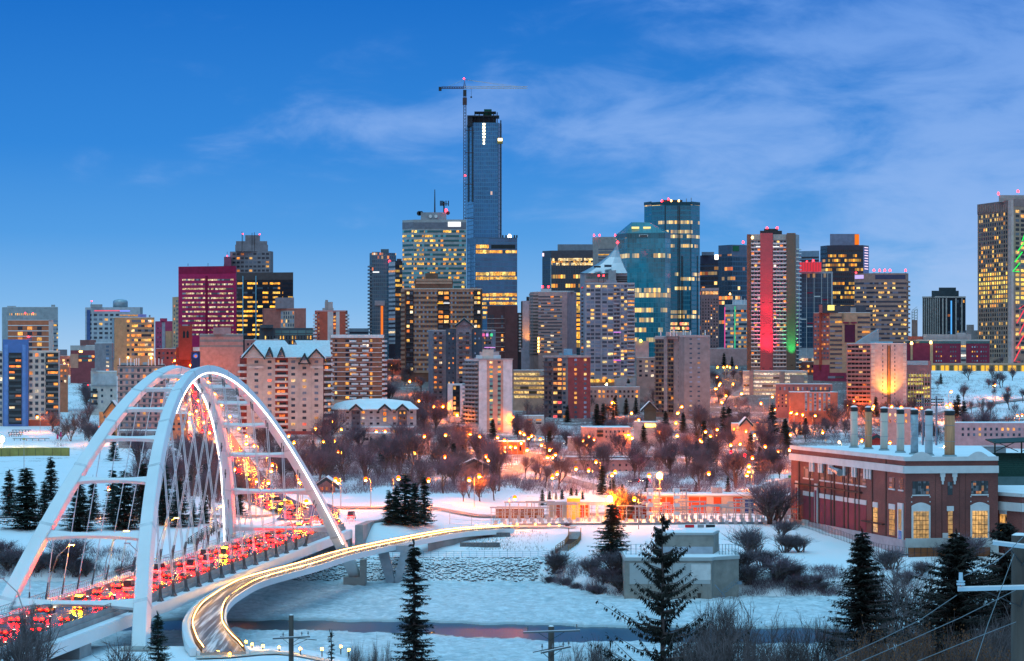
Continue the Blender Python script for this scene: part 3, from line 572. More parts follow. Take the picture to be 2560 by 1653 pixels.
def telus_stantec():
    gy = kell((.40, .42, .44))
    b = B('office_tower', 'pale grey tower with teal lit bands, white blank sign and a masts on its roof', 'office tower', [(1006, 2262), (1034, 2252), (1060, 2250), (1166, 2250)], 549, gy)
    for i, x0, x1 in ((0, 1006, 1034), (1, 1034, 1060), (2, 1060, 1165)): b.rib(i, x0+.5, x1-.5, 573, 735, 14, W_TEAL, .46); b.panel(i, x0, x1, 556, 572, kell((.20, .21, .26)), 'crown_band', .2)
    b.panel(2, 1120, 1152, 555, 567, WHITELAMP, 'blank_sign', .8)
    b.top(1052, 1116, 531, kell((.30, .32, .36)), 'plant_room', 6, 14); Y = 2262
    for x in (1048, 1053): p = P(x, 534, Y); MB().tube([(p.x, Y-1, p.z), (p.x, Y-2.4, p.z)], 2.2, 10).obj('dish', DARKMETAL, b.root)
    for x in (1076, 1090): p = P(x, 541, 2255); MB().tube([(p.x, 2254, p.z), (p.x, 2255.5, p.z)], 1.5, 10).obj('dish', WHITE, b.root)
    p = P(1120, 533, Y); MB().tube([(p.x, Y-1, p.z), (p.x, Y-2.4, p.z)], 1.8, 10).obj('dish', DARKMETAL, b.root)
    MB().tube([P(1087, 531, Y), P(1087, 474, Y)], [.7, .35], 4).obj('mast', DARKMETAL, b.root)
    MB().tube([P(1110, 531, Y), P(1110, 504, Y)], .7, 4).obj('mast', DARKMETAL, b.root)
    MB().tube([P(1101, 510, Y), P(1121, 510, Y)], .5, 4).obj('cross_arm', DARKMETAL, b.root)
    for x in (1101, 1104, 1107, 1115, 1121): MB().tube([P(x, 515, Y), P(x, 502, Y)], .45, 4).obj('aerial', DARKMETAL, b.root)
    b.beacon(1115, 526, r=1.3, dy=5, pole=False); b.done()
    fr = M("tower_frame", (.06, .12, .20), .4, spec=.6)
    g1 = MK("tall_glass", (.042, .18, .36), (.09, .28, .48), 2.2, 4.3, .16, .2, .05, .2, .012, [(0, (1, .45, .2)), (1, (1, .8, .5))], 1.3, .1, .5, tint=.25, run=2.)
    b = B('skyscraper', 'very tall blue glass tower still under construction, open frame and green hoarding on top', 'skyscraper', [(1167, 2525), (1184, 2500), (1245, 2500), (1254, 2512)], 307, fr, 26)
    b.curtain(1, g1, 307); b.curtain(2, MK("tall_glass_side", (.03, .08, .17), (.05, .12, .22), 2., 4.3, .2, .2, 0, 0, .003), 310)
    side = MK("tall_panel", (.10, .22, .38), (.06, .14, .24), 3.2, 4.3, .1, .2, 0, 0, .0, tint=.2)
    b.curtain(0, side, 318)
    for x in (1171, 1181): b.panel(0, x, x+2.6, 318, 505, DARKMETAL, 'hoist_slot', .9)
    # open top floors
    Y = 2504
    for x in (1187, 1198, 1209, 1222, 1234, 1243): MB().tube([P(x, 309, Y), P(x, 281, Y)], .45, 4).obj('column', DARKMETAL, b.root)
    MB().box((Xp(1168, Y), Y-2, Zp(292, Y)), (Xp(1248, Y), Y+22, Zp(289, Y))).obj('floor_slab', DARKMETAL, b.root); MB().box((Xp(1186, Y), Y-3, Zp(281.5, Y)), (Xp(1240, Y), Y+20, Zp(279.5, Y))).obj('floor_slab', DARKMETAL, b.root)
    MB().box((Xp(1170, Y), Y+4, Zp(309, Y)), (Xp(1240, Y), Y+20, Zp(292, Y))).obj('core', M("core_dark", (.05, .05, .06)), b.root)
    MB().box((Xp(1210, Y), Y+1, Zp(288, Y)), (Xp(1229, Y), Y+14, Zp(273, Y))).obj('hoarding', M("green_hoarding", (.01, .10, .07), .7), b.root)
    MB().box((Xp(1168, Y), Y-.5, Zp(316, Y)), (Xp(1181, Y), Y+18, Zp(292, Y))).obj('open_bay', M("core_dark", (.05, .05, .06)), b.root)
    lw = lamp_mat("work_light", (1, .82, .5), 5, False)
    for k, y in enumerate((311, 319, 327, 335, 343, 351, 359)): b.panel(1, 1206.5 if k < 5 else 1207.5, 1213 if k < 5 else 1212, y-2.4, y+2.4, lw, 'work_light', .5)
    MB().tube([P(1252, 594, 2498), P(1252, 301, 2498)], .6, 4).obj('hoist_rail', DARKMETAL, b.root)
    p = P(1250, 352, 2497); MB().box((p.x-2.6, 2493, p.z-3.2), (p.x+2.8, 2497, p.z+2.6)).obj('hoist_cage', M("hoist_yellow", (.4, .28, .06), .6), b.root)
    MB().box((p.x-2., 2492.8, p.z-.6), (p.x+2.2, 2493, p.z+2.)).obj('cage_light', lw, b.root)
    lg = MK("podium_glass", (.035, .14, .28), (.07, .19, .33), 4.0, 4.7, .05, .25, .0, .9, .02, [(0, (1, .36, .03)), (.6, (1, .5, .08)), (1, (1, .7, .25))], 1.1, .12, .9, tint=.3, run=5)
    c = B('office_tower', 'lower blue glass tower with bright golden floors at the foot of the skyscraper', 'office tower', [(1168, 2495), (1188, 2470), (1223, 2470), (1293, 2470)], 594, fr, 24)
    c.curtain(0, side, 597); c.curtain(1, lg, 597); c.curtain(2, lg, 597); c.panel(2, 1228, 1288, 612, 622, M("louvre", (.03, .035, .04), .5), 'louvre', .3); c.panel(1, 1168, 1222, 596, 611, MK("mid_glass", (.05, .17, .32), (.08, .22, .38), 2., 4.7, .12, .1, 0, 0, 0), 'upper_band', .3)
    c.beacon(1274, 591, lamp_mat("flood", (1, .85, .55), 9, False), 2., 'floodlight', 2, False)
    for x in (1255, 1263, 1284, 1290): c.top(x, x+4, 588, DARKMETAL, 'roof_unit', 3, 4)
    pg = MW("podium_band", (.06, .1, .14), .93, [(0, (1, .34, .02)), (.6, (1, .5, .07)), (1, (1, .68, .2))], 1.5, cw=3.2, blot=.7)
    for x0, x1, y0, y1 in ((1190, 1222, 612, 621), (1190, 1222, 625, 634), (1224, 1292, 626, 633), (1190, 1222, 681, 689), (1224, 1292, 680, 689), (1190, 1222, 692, 700), (1224, 1292, 692, 699), (1189, 1222, 734, 741), (1224, 1292, 733, 741), (1189, 1222, 745, 750), (1224, 1292, 745, 750), (1224, 1292, 755, 762), (1189, 1222, 756, 762), (1189, 1222, 767, 772), (1224, 1292, 766, 772), (1189, 1222, 779, 785), (1224, 1262, 778, 785), (1189, 1215, 791, 797)): c.panel(1 if x0 < 1223 else 2, x0, x1, y0, y1, pg, 'lit_floor', .35)
    # tower crane
    T = thing('tower_crane', 'tower crane with a long horizontal jib beside the unfinished skyscraper', 'crane', (Xp(1162, 2490), 2490, 57)); Y = 2490
    stl = M("crane_steel", (.10, .06, .06), .6, .3); lt = M("crane_light_steel", (.55, .58, .62), .5, .3)
    def lattice(p, q, w, step, rad, mat, name, vert=False):
        mb = MB(); p = Vector(p); q = Vector(q); d = (q-p); L = d.length; d.normalize(); a = Vector((1, 0, 0)) if vert else Vector((0, 0, 1)); c2 = d.cross(a).normalized()
        offs = [a*w/2+c2*w/2, a*w/2-c2*w/2, -a*w/2-c2*w/2, -a*w/2+c2*w/2]
        for o in offs: mb.tube([p+o, q+o], rad, 3)
        n = int(L/step)
        for k in range(n):
            for j in range(4): mb.tube([p+d*(k*step)+offs[j], p+d*((k+1)*step)+offs[(j+1) % 4]], rad*.6, 3)
        return mb.obj(name, mat, T)
    lattice(P(1162, 860, Y), P(1162, 228, Y), 2.4, 3.2, .36, stl, 'mast', True)
    lattice(P(1160, 219, Y), P(1319, 219, Y), 1.8, 2.4, .26, lt, 'jib'); lattice(P(1104, 219.5, Y), P(1160, 219.5, Y), 1.6, 2.4, .34, stl, 'counter_jib')
    MB().tube([P(1159, 222, Y), P(1161, 198, Y), P(1164, 222, Y)], .5, 4).obj('apex', stl, T); p = P(1100, 222, Y)
    MB().box((p.x-1.3, Y-1.4, p.z-2.2), (p.x+1.6, Y+1.4, p.z+1.8)).obj('counterweight', DARKMETAL, T); p = P(1162, 230, Y); MB().box((p.x-1.7, Y-1.6, p.z-4), (p.x+1.7, Y+1.6, p.z+2)).obj('slewing_unit', DARKMETAL, T)
    MB().box((p.x-2.1, Y-2, p.z-13), (p.x+2.1, Y+2, p.z-6)).obj('climbing_frame', stl, T)
    for q in ((1120, 217), (1262, 215), (1300, 217)): MB().tube([P(1161, 199, Y), P(*q, Y)], .2, 3).obj('tie_bar', lt, T)
    for q in (1178,): MB().tube([P(q, 221, Y), P(q+.5, 241, Y)], .16, 3).obj('hoist_rope', DARKMETAL, T); MB().box(tuple(P(q-2, 245, Y)), tuple(P(q+2, 241, Y)+Vector((0, 1, 0)))).obj('hook_block', DARKMETAL, T)
    for x, y in ((1160, 197), (1163, 439)): p = P(x, y, Y-2); MB().tube([p+Vector((0, 0, -.8)), p, p+Vector((0, 0, .8))], [.5, .9, .4], 6).obj('beacon', REDLAMP, T)
    for y in (326, 382, 461, 546): MB().tube([P(1162, y, Y), P(1184, y, 2498)], .4, 3).obj('wall_tie', stl, T)
def centre():
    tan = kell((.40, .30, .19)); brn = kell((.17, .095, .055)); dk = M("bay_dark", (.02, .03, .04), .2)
    b = B('apartment_tower', 'big tan and brown apartment tower with a stepped roof box and dark balcony columns', 'apartment tower', [(1003, 1712), (1012, 1700), (1202, 1700), (1206, 1712)], 722, brn, 26, roof=ROOFSNOW)
    g = MW("tan_tower_glass", (.05, .08, .12), .06, WARM, 1.6, curtain=.5)
    nr = 17
    for x0, x1 in ((1034, 1094), (1124, 1184)):
        for k in range(nr+1): b.panel(1, x0, x1, 724+k*11.9, 730+k*11.9, tan, 'floor_band', .3)
        b.grid(1, x0, x1, 727, 929, 6, nr, g, .42, .5, d=.15)
    for x0, x1 in ((1015, 1034), (1094, 1124), (1184, 1202)):
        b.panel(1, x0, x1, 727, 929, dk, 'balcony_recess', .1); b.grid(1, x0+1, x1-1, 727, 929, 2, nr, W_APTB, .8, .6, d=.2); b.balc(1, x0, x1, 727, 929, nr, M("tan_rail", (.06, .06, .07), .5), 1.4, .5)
    for k in range(nr): b.panel(0, 1003, 1012, 724+k*11.9, 730+k*11.9, tan, 'floor_band', .3)
    b.panel(1, 1003, 1203, 722, 726, tan, 'parapet', .5); b.top(1037, 1132, 698, brn, 'penthouse', 4, 14); b.top(1063, 1095, 683, M("brown_box", (.15, .10, .075)), 'lift_box', 6, 10); b.top(1040, 1130, 704, tan, 'penthouse_band', 3.7, 14.4, 710); b.top(1040, 1130, 697, tan, 'penthouse_band', 3.7, 14.4, 702.5)
    b.panel(1, 1082, 1085, 700, 720, WARMLAMP, 'lit_window', -0.0, 0) if False else None
    b.top(1012, 1030, 719, brn, 'vent_box'); b.top(1176, 1193, 719, brn, 'vent_box')
    b.panel(1, 1094, 1109, 758, 760, lamp_mat("gold_string", (1, .6, .05), 1.2, False), 'light_string', 1.6); b.panel(1, 1109, 1124, 757, 759, WHITELAMP, 'light_string', 1.6); b.done()
    mar = kell((.11, .055, .06))
    b = B('apartment_tower', 'dark maroon slab tower standing before the golden floors of the blue glass tower', 'apartment tower', [(1218, 1660), (1262, 1655), (1263, 1650), (1294, 1650)], 764, mar)
    b.nw = 0; b.grid(0, 1252, 1259, 786, 880, 1, 8, W_APTB, .7, .5); b.grid(0, 1220, 1236, 786, 880, 2, 8, W_DIM, .8, .7)
    for k in range(8): b.panel(0, 1218, 1262, 796+k*11.7, 797.2+k*11.7, kell((.4, .36, .36)), 'floor_line', .3)
    b.top(1217, 1262, 764, M("sky_gap_box", (.11, .06, .06)), 'upper_wing', 8, 8) if False else None
    sl = kell((.20, .22, .27)); db = kell((.06, .09, .13))
    b = B('apartment_tower', 'slate blue condo tower with a snowy pointed gable at the middle of its roof', 'apartment tower', [(1071, 1500), (1084, 1490), (1228, 1490), (1239, 1500)], 826, sl, 20, roof=ROOFSNOW)
    b.col(1, 1115, 1140, db, 'wing', 822, None, .8); b.col(1, 1180, 1205, db, 'wing', 822, None, .8); b.col(1, 1141, 1179, kell((.26, .26, .31)), 'centre_bay', 812, None, 1.2)
    gable(b, 1141, 1180, 813, 797, ROOFSNOW, kell((.26, .26, .31)), 12, 1487.5, 1.); MB().add([P(1126, 817, 1493), P(1160, 797, 1493), P(1180, 797, 1495), P(1184, 817, 1493)], [(0, 1, 2, 3)]).obj('roof', ROOFSNOW, b.root) if False else None
    for x0, x1 in ((1128, 1160), (1160, 1183)): pass
    b.grid(1, 1118, 1138, 828, 1000, 2, 14, W_APTB, .32, .36, d=.95); b.grid(1, 1183, 1203, 828, 1000, 2, 14, W_PALE, .3, .36, d=.95)
    for x0, x1 in ((1082, 1108), (1144, 1177), (1208, 1230)): b.grid(1, x0, x1, 828, 1000, 2, 14, W_BALC, .5, .55, d=1.3 if x0 == 1144 else .2, cap=110); b.balc(1, x0, x1, 828, 1000, 14, M("slate_glass_rail", (.11, .14, .18), .3), 2.6 if x0 == 1144 else 1.5, .85)
    for x, c in ((1209, (1, .15, .4)), (1218, (.8, .4, 1)), (1229, (.1, .9, .4))): b.panel(1, x-3, x+3, 834, 841, lamp_mat("party_%d" % x, c, 1., False), 'coloured_light', 1.8)
    b.panel(1, 1211, 1238, 868, 870, lamp_mat("violet_string", (.9, .4, 1), 1., False), 'light_string', 1.7); b.done()
    wt = kell((.66, .64, .68)); bg = kell((.50, .36, .26))
    b = B('apartment_tower', 'white slab apartment tower with a beige window strip, balconies on its shaded west side', 'apartment tower', [(1162, 1372), (1197, 1345), (1281, 1345)], 899, wt, 20, roof=SNOW)
    b.panel(1, 1217, 1258, 901, 1094, bg, 'window_strip', .06); tq = M("turquoise_panel", (.16, .40, .38), .6)
    for x in (1228, 1248): b.panel(1, x-4, x+4, 920, 1060, tq, 'spandrel_strip', .1); b.grid(1, x-4, x+4, 900, 1090, 1, 16, MW("strip_glass", (.04, .05, .08), .4, WARM, 1.6), .95, .45, d=.2)
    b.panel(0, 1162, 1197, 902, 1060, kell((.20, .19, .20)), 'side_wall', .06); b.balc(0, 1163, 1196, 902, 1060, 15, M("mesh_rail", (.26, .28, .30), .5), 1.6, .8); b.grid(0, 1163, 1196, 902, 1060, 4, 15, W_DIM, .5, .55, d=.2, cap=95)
    b.panel(1, 1160, 1283, 896.5, 899.5, kell((.36, .34, .36)), 'parapet', .6); b.top(1199, 1248, 880, kell((.36, .36, .38))); b.top(1190, 1252, 888, M("snowy_roof_box", (.5, .58, .64)), 'roof_deck'); b.top(1206, 1234, 874, kell((.5, .46, .42)), 'lift_box')
    b.beacon(1244, 1091, WARMLAMP, .8, 'wall_lamp', -1.5, False); b.done()
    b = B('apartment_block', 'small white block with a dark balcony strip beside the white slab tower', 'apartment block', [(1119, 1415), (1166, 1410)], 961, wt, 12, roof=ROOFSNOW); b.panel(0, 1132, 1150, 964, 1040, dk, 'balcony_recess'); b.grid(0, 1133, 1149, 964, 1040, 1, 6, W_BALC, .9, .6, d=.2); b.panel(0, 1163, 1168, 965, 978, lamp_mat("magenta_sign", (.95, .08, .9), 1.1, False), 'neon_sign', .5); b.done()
    rd = kell((.27, .075, .085)); gr = kell((.20, .18, .20))
    b = B('apartment_tower', 'red brick apartment tower with a grey balcony side, west of the grey slab tower', 'apartment tower', [(1360, 1445), (1420, 1435), (1476, 1435)], 890, rd, 20, roof=ROOFSNOW)
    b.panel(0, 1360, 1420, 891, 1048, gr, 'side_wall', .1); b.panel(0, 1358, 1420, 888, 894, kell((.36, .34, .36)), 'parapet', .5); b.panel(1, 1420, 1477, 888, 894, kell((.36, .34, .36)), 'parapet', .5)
    b.grid(0, 1383, 1405, 894, 1048, 2, 13, MW("red_bay", (.02, .02, .03), .42, [(0, (1, .05, .12)), (.3, (1, .2, .05)), (1, (1, .6, .15))], 1.6), .85, .6, d=.2); b.balc(0, 1383, 1405, 894, 1048, 13, M("rust_rail", (.14, .10, .10), .5), 1.4, .5)
    b.grid(0, 1361, 1380, 894, 1048, 2, 13, W_DIM, .6, .7, d=.2); b.balc(0, 1360, 1380, 894, 1048, 13, M("rust_rail", (.14, .1, .1), .5), 1.4, .5); b.grid(0, 1407, 1415, 894, 1048, 1, 13, W_APTB, .8, .55, d=.2)
    for x in (1439, 1463): b.grid(1, x-4, x+4, 894, 1048, 1, 13, W_PALE, .8, .5, d=.15)
    b.top(1409, 1431, 872, M("blue_unit", (.16, .34, .48), .5)); b.plant(4, 5); b.done()
    b = B('parkade', 'flat roofed parkade with five brightly lit yellow storeys', 'parkade', [(1283, 1492), (1362, 1485)], 926, kell((.44, .36, .24)), 22, roof=ROOFSNOW)
    b.rib(0, 1285, 1360, 930, 998, 6, W_PARK, .55, 'open_storey', .1); b.panel(0, 1350, 1362, 928, 940, kell((.40, .38, .36)), 'stair_tower', 1.); b.done()
    # east of the golden tower
    cr = kell((.50, .40, .34)); pk = kell((.48, .36, .33))
    b = B('hotel', 'cream hotel tower with a rounded west corner and long narrow window bands', 'hotel', [(1324, 1725), (1327, 1712), (1334, 1704), (1346, 1700), (1418, 1700), (1441, 1715)], 730, cr, 22, roof=ROOFSNOW)
    b.rib(3, 1346, 1405, 738, 884, 18, W_HOTEL, .42); b.panel(3, 1405, 1418, 732, 890, pk, 'end_wall', .1); b.panel(4, 1418, 1441, 732, 890, kell((.36, .30, .29)), 'side_wall', .1)
    for k in range(19): [b.panel(i, (1324, 1327, 1334)[i], (1327, 1334, 1346)[i], 735+k*8.1, 738.5+k*8.1, cr, 'floor_band', .5) for i in range(3)]
    for i in range(3): b.panel(i, (1324, 1327, 1334)[i]+.2, (1327, 1334, 1346)[i]-.2, 734, 888, M("round_glass", (.20, .17, .16), .3), 'corner_glass', .2)
    b.top(1352, 1378, 722, kell((.46, .42, .44))); b.top(1378, 1436, 727, kell((.40, .38, .40)), 'plant_room', 5)
    for x in (1356, 1371): b.beacon(x, 717, r=.75)
    for k in range(5): b.panel(3, 1344.5, 1348, 844+k*8, 849+k*8, WARMLAMP, 'stair_lamp', .6)
    b.done()
    b = B('apartment_slab', 'slim pale violet slab with an orange uplight at its foot, west of the cream hotel', 'apartment slab', [(1303, 1730), (1324, 1725)], 752, kell((.44, .42, .52)), 20); b.panel(0, 1303, 1306, 754, 870, DARKMETAL, 'edge', .2); b.top(1316, 1323, 742, DARKMETAL)
    b.root and UPL.append(('orange', P(1311, 868, 1722.5)))
    b = B('apartment_slab', 'thin dark slab with white balconies peeping out east of the maroon tower', 'apartment slab', [(1294, 1690), (1303, 1690)], 782, kell((.07, .06, .07)), 10); b.balc(0, 1297, 1303, 784, 880, 12, WHITE, 1.2)
    gb = M("slate_glass_wall", (.04, .06, .09), .25, spec=.6)
    b = B('office_tower', 'dark glass office tower with two lit upper floors behind the silver cone roof', 'office tower', [(1356, 2165), (1378, 2155), (1482, 2150)], 626, gb); b.curtain(0, MK("dk_glass_w", (.02, .05, .09), (.05, .09, .13), 2.4, 4, .1, .3, .1, .3, .02), 645); b.curtain(1, MK("dk_glass", (.018, .05, .08), (.035, .07, .10), 2.2, 4, .2, .2, .4, .6, .05, GOLD, 1.6), 650); b.rib(1, 1380, 1482, 643, 666, 2, MW("bright_floor", (.03, .05, .07), .85, [(0, (1, .55, .15)), (1, (1, .8, .45))], 1.4, cw=1.6, blot=.9), .55, d=.3)
    b.rib(1, 1440, 1450, 730, 860, 12, MW("gold_slot", (.1, .07, .03), .95, GOLD, 1.9), .6, d=.3); b.panel(0, 1377, 1379, 645, 860, M("pale_fin", (.25, .33, .4), .4), 'fin', .6); b.top(1394, 1482, 611, kell((.24, .27, .32)), 'plant_room', 6, 14); b.panel(0, 1356.5, 1360, 633, 641, lamp_mat("pink_sign", (1, .7, .85), 1.6, False), 'sign', .4)
    b = B('office_tower', 'beige concrete tower top behind the silver cone roof', 'office tower', [(1481, 2262), (1496, 2255), (1542, 2250)], 592, kell((.40, .36, .35))); b.rib(1, 1496, 1540, 620, 660, 6, MW("bluish_band", (.12, .17, .24), .05, GOLD, 1), .4)
    for x in (1485, 1499, 1538): b.beacon(x, 588, r=.8, pole=False)
    # tower with silver pyramid
    vi = kell((.42, .37, .41))
    b = B('office_tower', 'tower crowned by a sweeping silver cone roof with a red beacon at its tip', 'office tower', [(1450, 1925), (1462, 1905), (1568, 1900)], 683, vi, 30)
    Y = 1900; apx = P(1544, 610, Y+10)
    ring = [P(1450, 683, 1926), P(1455, 683, 1908), P(1470, 683, 1901), P(1520, 683, 1899), P(1568, 683, 1899), P(1570, 683, 1926), P(1450, 683, 1930)]
    prof = [(0, 1), (.09, .86), (.2, .70), (.35, .50), (.55, .29), (.78, .11), (1, .01)]
    n = len(ring); vs = []
    for h, r in prof:
        for q in ring: vs.append(Vector((apx.x+(q.x-apx.x)*r, apx.y+(q.y-apx.y)*r, q.z+(apx.z-q.z)*h)))
    MB().add(vs, [(i*n+j, i*n+(j+1) % n, (i+1)*n+(j+1) % n, (i+1)*n+j) for i in range(len(prof)-1) for j in range(n)]).obj('cone_roof', M("silver_roof", (.34, .38, .44), .32, .55, var=.12, vs=.12), b.root)
    Y = 1897.5; MB().box(tuple(P(1511, 668, Y)), tuple(P(1529, 662, Y)+Vector((0, 3, 0)))).obj('roof_window', M("roof_glass", (.05, .09, .14), .2), b.root); MB().box(tuple(P(1485, 669, Y-.5)), tuple(P(1502, 665, Y-.5)+Vector((0, 3, 0)))).obj('roof_hatch', DARKMETAL, b.root)
    p = P(1544, 606, Y+12); MB().tube([p-Vector((0, 0, 1)), p, p+Vector((0, 0, 1))], [.7, 1.1, .4], 6).obj('beacon', REDLAMP, b.root); MB().tube([apx-Vector((0, 0, 2)), apx+Vector((0, 0, 2))], .25, 4).obj('spire', DARKMETAL, b.root)
    for k in range(3): b.panel(1, 1541, 1568, 691+k*5.4, 694.5+k*5.4, DARKMETAL, 'louvre', .3)
    b.panel(1, 1466, 1540, 691, 697, MK("greenish_band", (.16, .26, .26), (.3, .28, .3), 2, 8, .1, .05, 0, 0, 0), 'window_band', .2); b.panel(1, 1462, 1568, 702, 706, kell((.46, .34, .30)), 'band', .2); b.top(1521, 1540, 676, kell((.36, .38, .42)), 'lift_box', -3, 2.5, 710)
    la = kell((.30, .32, .40))
    b = B('apartment_tower', 'lavender grey apartment tower full of lit balconies before the silver cone roof', 'apartment tower', [(1450, 1662), (1462, 1650), (1548, 1650), (1587, 1650)], 708, la, 24)
    lg_ = MW("lav_glass", (.05, .07, .11), .24, [(0, (1, .32, .05)), (.5, (1, .5, .1)), (1, (1, .74, .3))], 1.7, curtain=.4)
    nr = 24
    for x0, x1, nc in ((1466, 1486, 2), (1487, 1502, 1), (1505, 1518, 1), (1519, 1533, 1), (1534, 1549, 2)): b.grid(1, x0, x1, 711, 950, nc, nr, lg_, .86, .56, d=.15, cap=100)
    b.grid(2, 1552, 1568, 711, 940, 2, nr, lg_, .86, .56, cap=140); b.grid(2, 1569, 1586, 711, 940, 1, nr, lg_, .92, .5, cap=160)
    b.balc(2, 1567, 1587, 711, 940, nr, M("lav_rail", (.34, .37, .45), .4), 1.5, .8); b.balc(1, 1534, 1549, 711, 950, nr, M("lav_rail", (.34, .37, .45), .4), 1.5, .6)
    for x in (1503, 1486.5, 1550): b.col(1, x, x+1.6, kell((.40, .42, .50)), 'rib', None, 950, .6)
    b.grid(0, 1451, 1461, 715, 940, 1, nr, W_DIM, .5, .5, cap=190); b.panel(1, 1462, 1587, 707, 711, kell((.42, .44, .50)), 'parapet', .4); b.top(1516, 1541, 700, kell((.30, .33, .38))); b.plant(4, 2)
    for y, c in ((830, (.9, .3, 1)), (900, (1, .2, .9))): b.panel(1, 1534, 1552, y, y+1.6, lamp_mat("string_%d" % y, c, 1.1, False), 'light_string', 1.7)
    b.panel(1, 1450, 1587, 948, 956, MW("podium", (.2, .12, .05), .8, GOLD, 1.6, cw=2), 'podium_glass', 2.); b.top(1536, 1640, 945, kell((.36, .36, .40)), 'podium_wing', -14, 12, 965)
    for x in (1497, 1509): b.beacon(x, 689, r=.6, dy=2)
    b.done()
    ts = .18
    t1 = MK("teal_a", (.014, .21, .29), (.022, .26, .35), 1.9, 4.0, .10, .12, .36, .68, .03, [(0, (1, .45, .04)), (1, (1, .7, .18))], 1.5, .1, .8, tint=.55, run=3)
    b = B('office_tower', 'teal glass office tower with a chamfered hipped glass top', 'office tower', [(1540, 2030), (1567, 2005), (1662, 2000), (1676, 2012)], 582, M("teal_frame", (.012, .10, .14), .3, spec=.6), 30)
    for i in range(3): b.curtain(i, t1, 596)
    b.panel(1, 1568, 1660, 583, 596, MK("teal_top", (.02, .15, .20), (.03, .19, .25), 1.9, 40, .15, .02, 0, 0, 0), 'crown', .2); b.panel(1, 1598, 1620, 587, 592, WHITE, 'ledge', .6); b.panel(1, 1600, 1618, 588, 591.5, DARKMETAL, 'ledge_slot', .8)
    ring = b.poly; zt = b.zt; Y = 2008
    tp = [P(1582, 556, Y+8), P(1622, 556, Y+8), P(1627, 556, Y+18), P(1578, 556, Y+18)]; bt = [Vector((*b.pts[0].xy, zt)), Vector((*b.pts[1].xy, zt)), Vector((*b.pts[2].xy, zt)), Vector((*b.pts[3].xy, zt)), Vector((b.pts[3].x, 2042, zt)), Vector((b.pts[0].x, 2042, zt))]
    MB().add(bt+tp, [(0, 1, 6), (1, 2, 7, 6), (2, 3, 8, 7) if False else (2, 3, 7), (3, 4, 8, 7), (4, 5, 9, 8), (5, 0, 6, 9), (6, 7, 8, 9)]).obj('glass_roof', MK("teal_roof", (.025, .17, .21), (.04, .22, .27), 2., 2.6, .08, .08, .0, .0, .0, spec=.8), b.root)
    for x in (1589, 1618): p = P(x, 569, Y-3); MB().box((p.x-3, p.y+2.6, p.z-.8), (p.x+3, p.y+4.5, p.z+.8)).obj('roof_light', lamp_mat("roof_lamp", (1, .8, .3), 1.3, False), b.root)
    t2 = MK("teal_b", (.012, .17, .27), (.018, .22, .32), 1.7, 4.0, .10, .3, .34, .66, .03, [(0, (1, .5, .06)), (1, (1, .75, .25))], 1.4, .1, .8, tint=.3, run=3)
    b = B('office_tower', 'tallest teal glass tower, faceted, with dark vertical slots and red lights on its roof', 'office tower', [(1611, 2125), (1629, 2112), (1662, 2102), (1675, 2100), (1727, 2100), (1749, 2112)], 507, M("teal_frame", (.012, .1, .14), .3, spec=.6), 34)
    for i in range(5): b.curtain(i, t2, 512)
    for x in (1662, 1694, 1698): b.panel(3 if x > 1674 else 2, x, x+2.2, 514, 840, DARKMETAL, 'slot', .35)
    for x, y in ((1703, 640), (1706, 640), (1726.5, 560), (1742, 640)): b.panel(3 if x < 1727 else 4, x, x+1.8, y, 840, DARKMETAL, 'slot', .35)
    for i, x0, x1 in ((0, 1611, 1629), (1, 1629, 1662), (2, 1662, 1675), (3, 1675, 1727), (4, 1727, 1749)): b.panel(i, x0, x1, 505, 513, M("teal_dark", (.01, .07, .10), .3), 'crown_band', .5)
    b.rib(3, 1676, 1722, 804, 838, 3, MW("red_lobby", (.2, .1, .05), .9, [(0, (1, .1, .1)), (.5, (1, .6, .2)), (1, (1, .75, .3))], 1.8, cw=2), .6, d=.5)
    b.top(1655, 1706, 500, DARKMETAL, 'plant_room', 8, 10)
    for x, y, m_ in ((1655, 503, None), (1671, 498, None), (1678, 502, WARMLAMP), (1697, 502, WARMLAMP)): b.beacon(x, y, m_, .9, dy=4, pole=False)
    b.antennas([1716, 1728], 494, GREYMETAL, .35)
    b = B('office_tower', 'navy office tower with one glaring white sign at its upper east corner', 'office tower', [(1750, 2210), (1797, 2200)], 638, M("navy_glass", (.035, .05, .10), .3, spec=.5)); b.curtain(0, MK("navy_band", (.018, .03, .05), (.06, .08, .14), 2.6, 4.4, .08, .35, .5, .55, .08, WARM, 1.5), 660); b.top(1754, 1785, 630, kell((.2, .24, .32))); b.panel(0, 1788, 1796, 637, 649, lamp_mat("glare_sign", (1, .92, .75), 4, False), 'sign', .8)
    b = B('office_tower', 'blue glass office tower with a dark green square sign below its roof', 'office tower', [(1796, 2165), (1829, 2150), (1868, 2156)], 612, M("steel_glass", (.10, .16, .26), .3, spec=.6)); c = MK("steel_band", (.03, .06, .11), (.09, .14, .22), 2.2, 4.2, .1, .3, .4, .55, .05, WARM, 1.5); b.curtain(0, c, 636); b.curtain(1, MK("steel_band_b", (.03, .08, .14), (.06, .14, .24), 2.2, 4.2, .1, .3, .4, .55, .05, WARM, 1.5), 640); b.panel(1, 1832, 1847, 615, 628, M("green_sign", (.02, .16, .08), .4), 'sign', .4); b.beacon(1858, 605, r=1.); b.beacon(1825, 735, WARMLAMP, .9, dy=-3, pole=False)
    br = kell((.27, .20, .19))
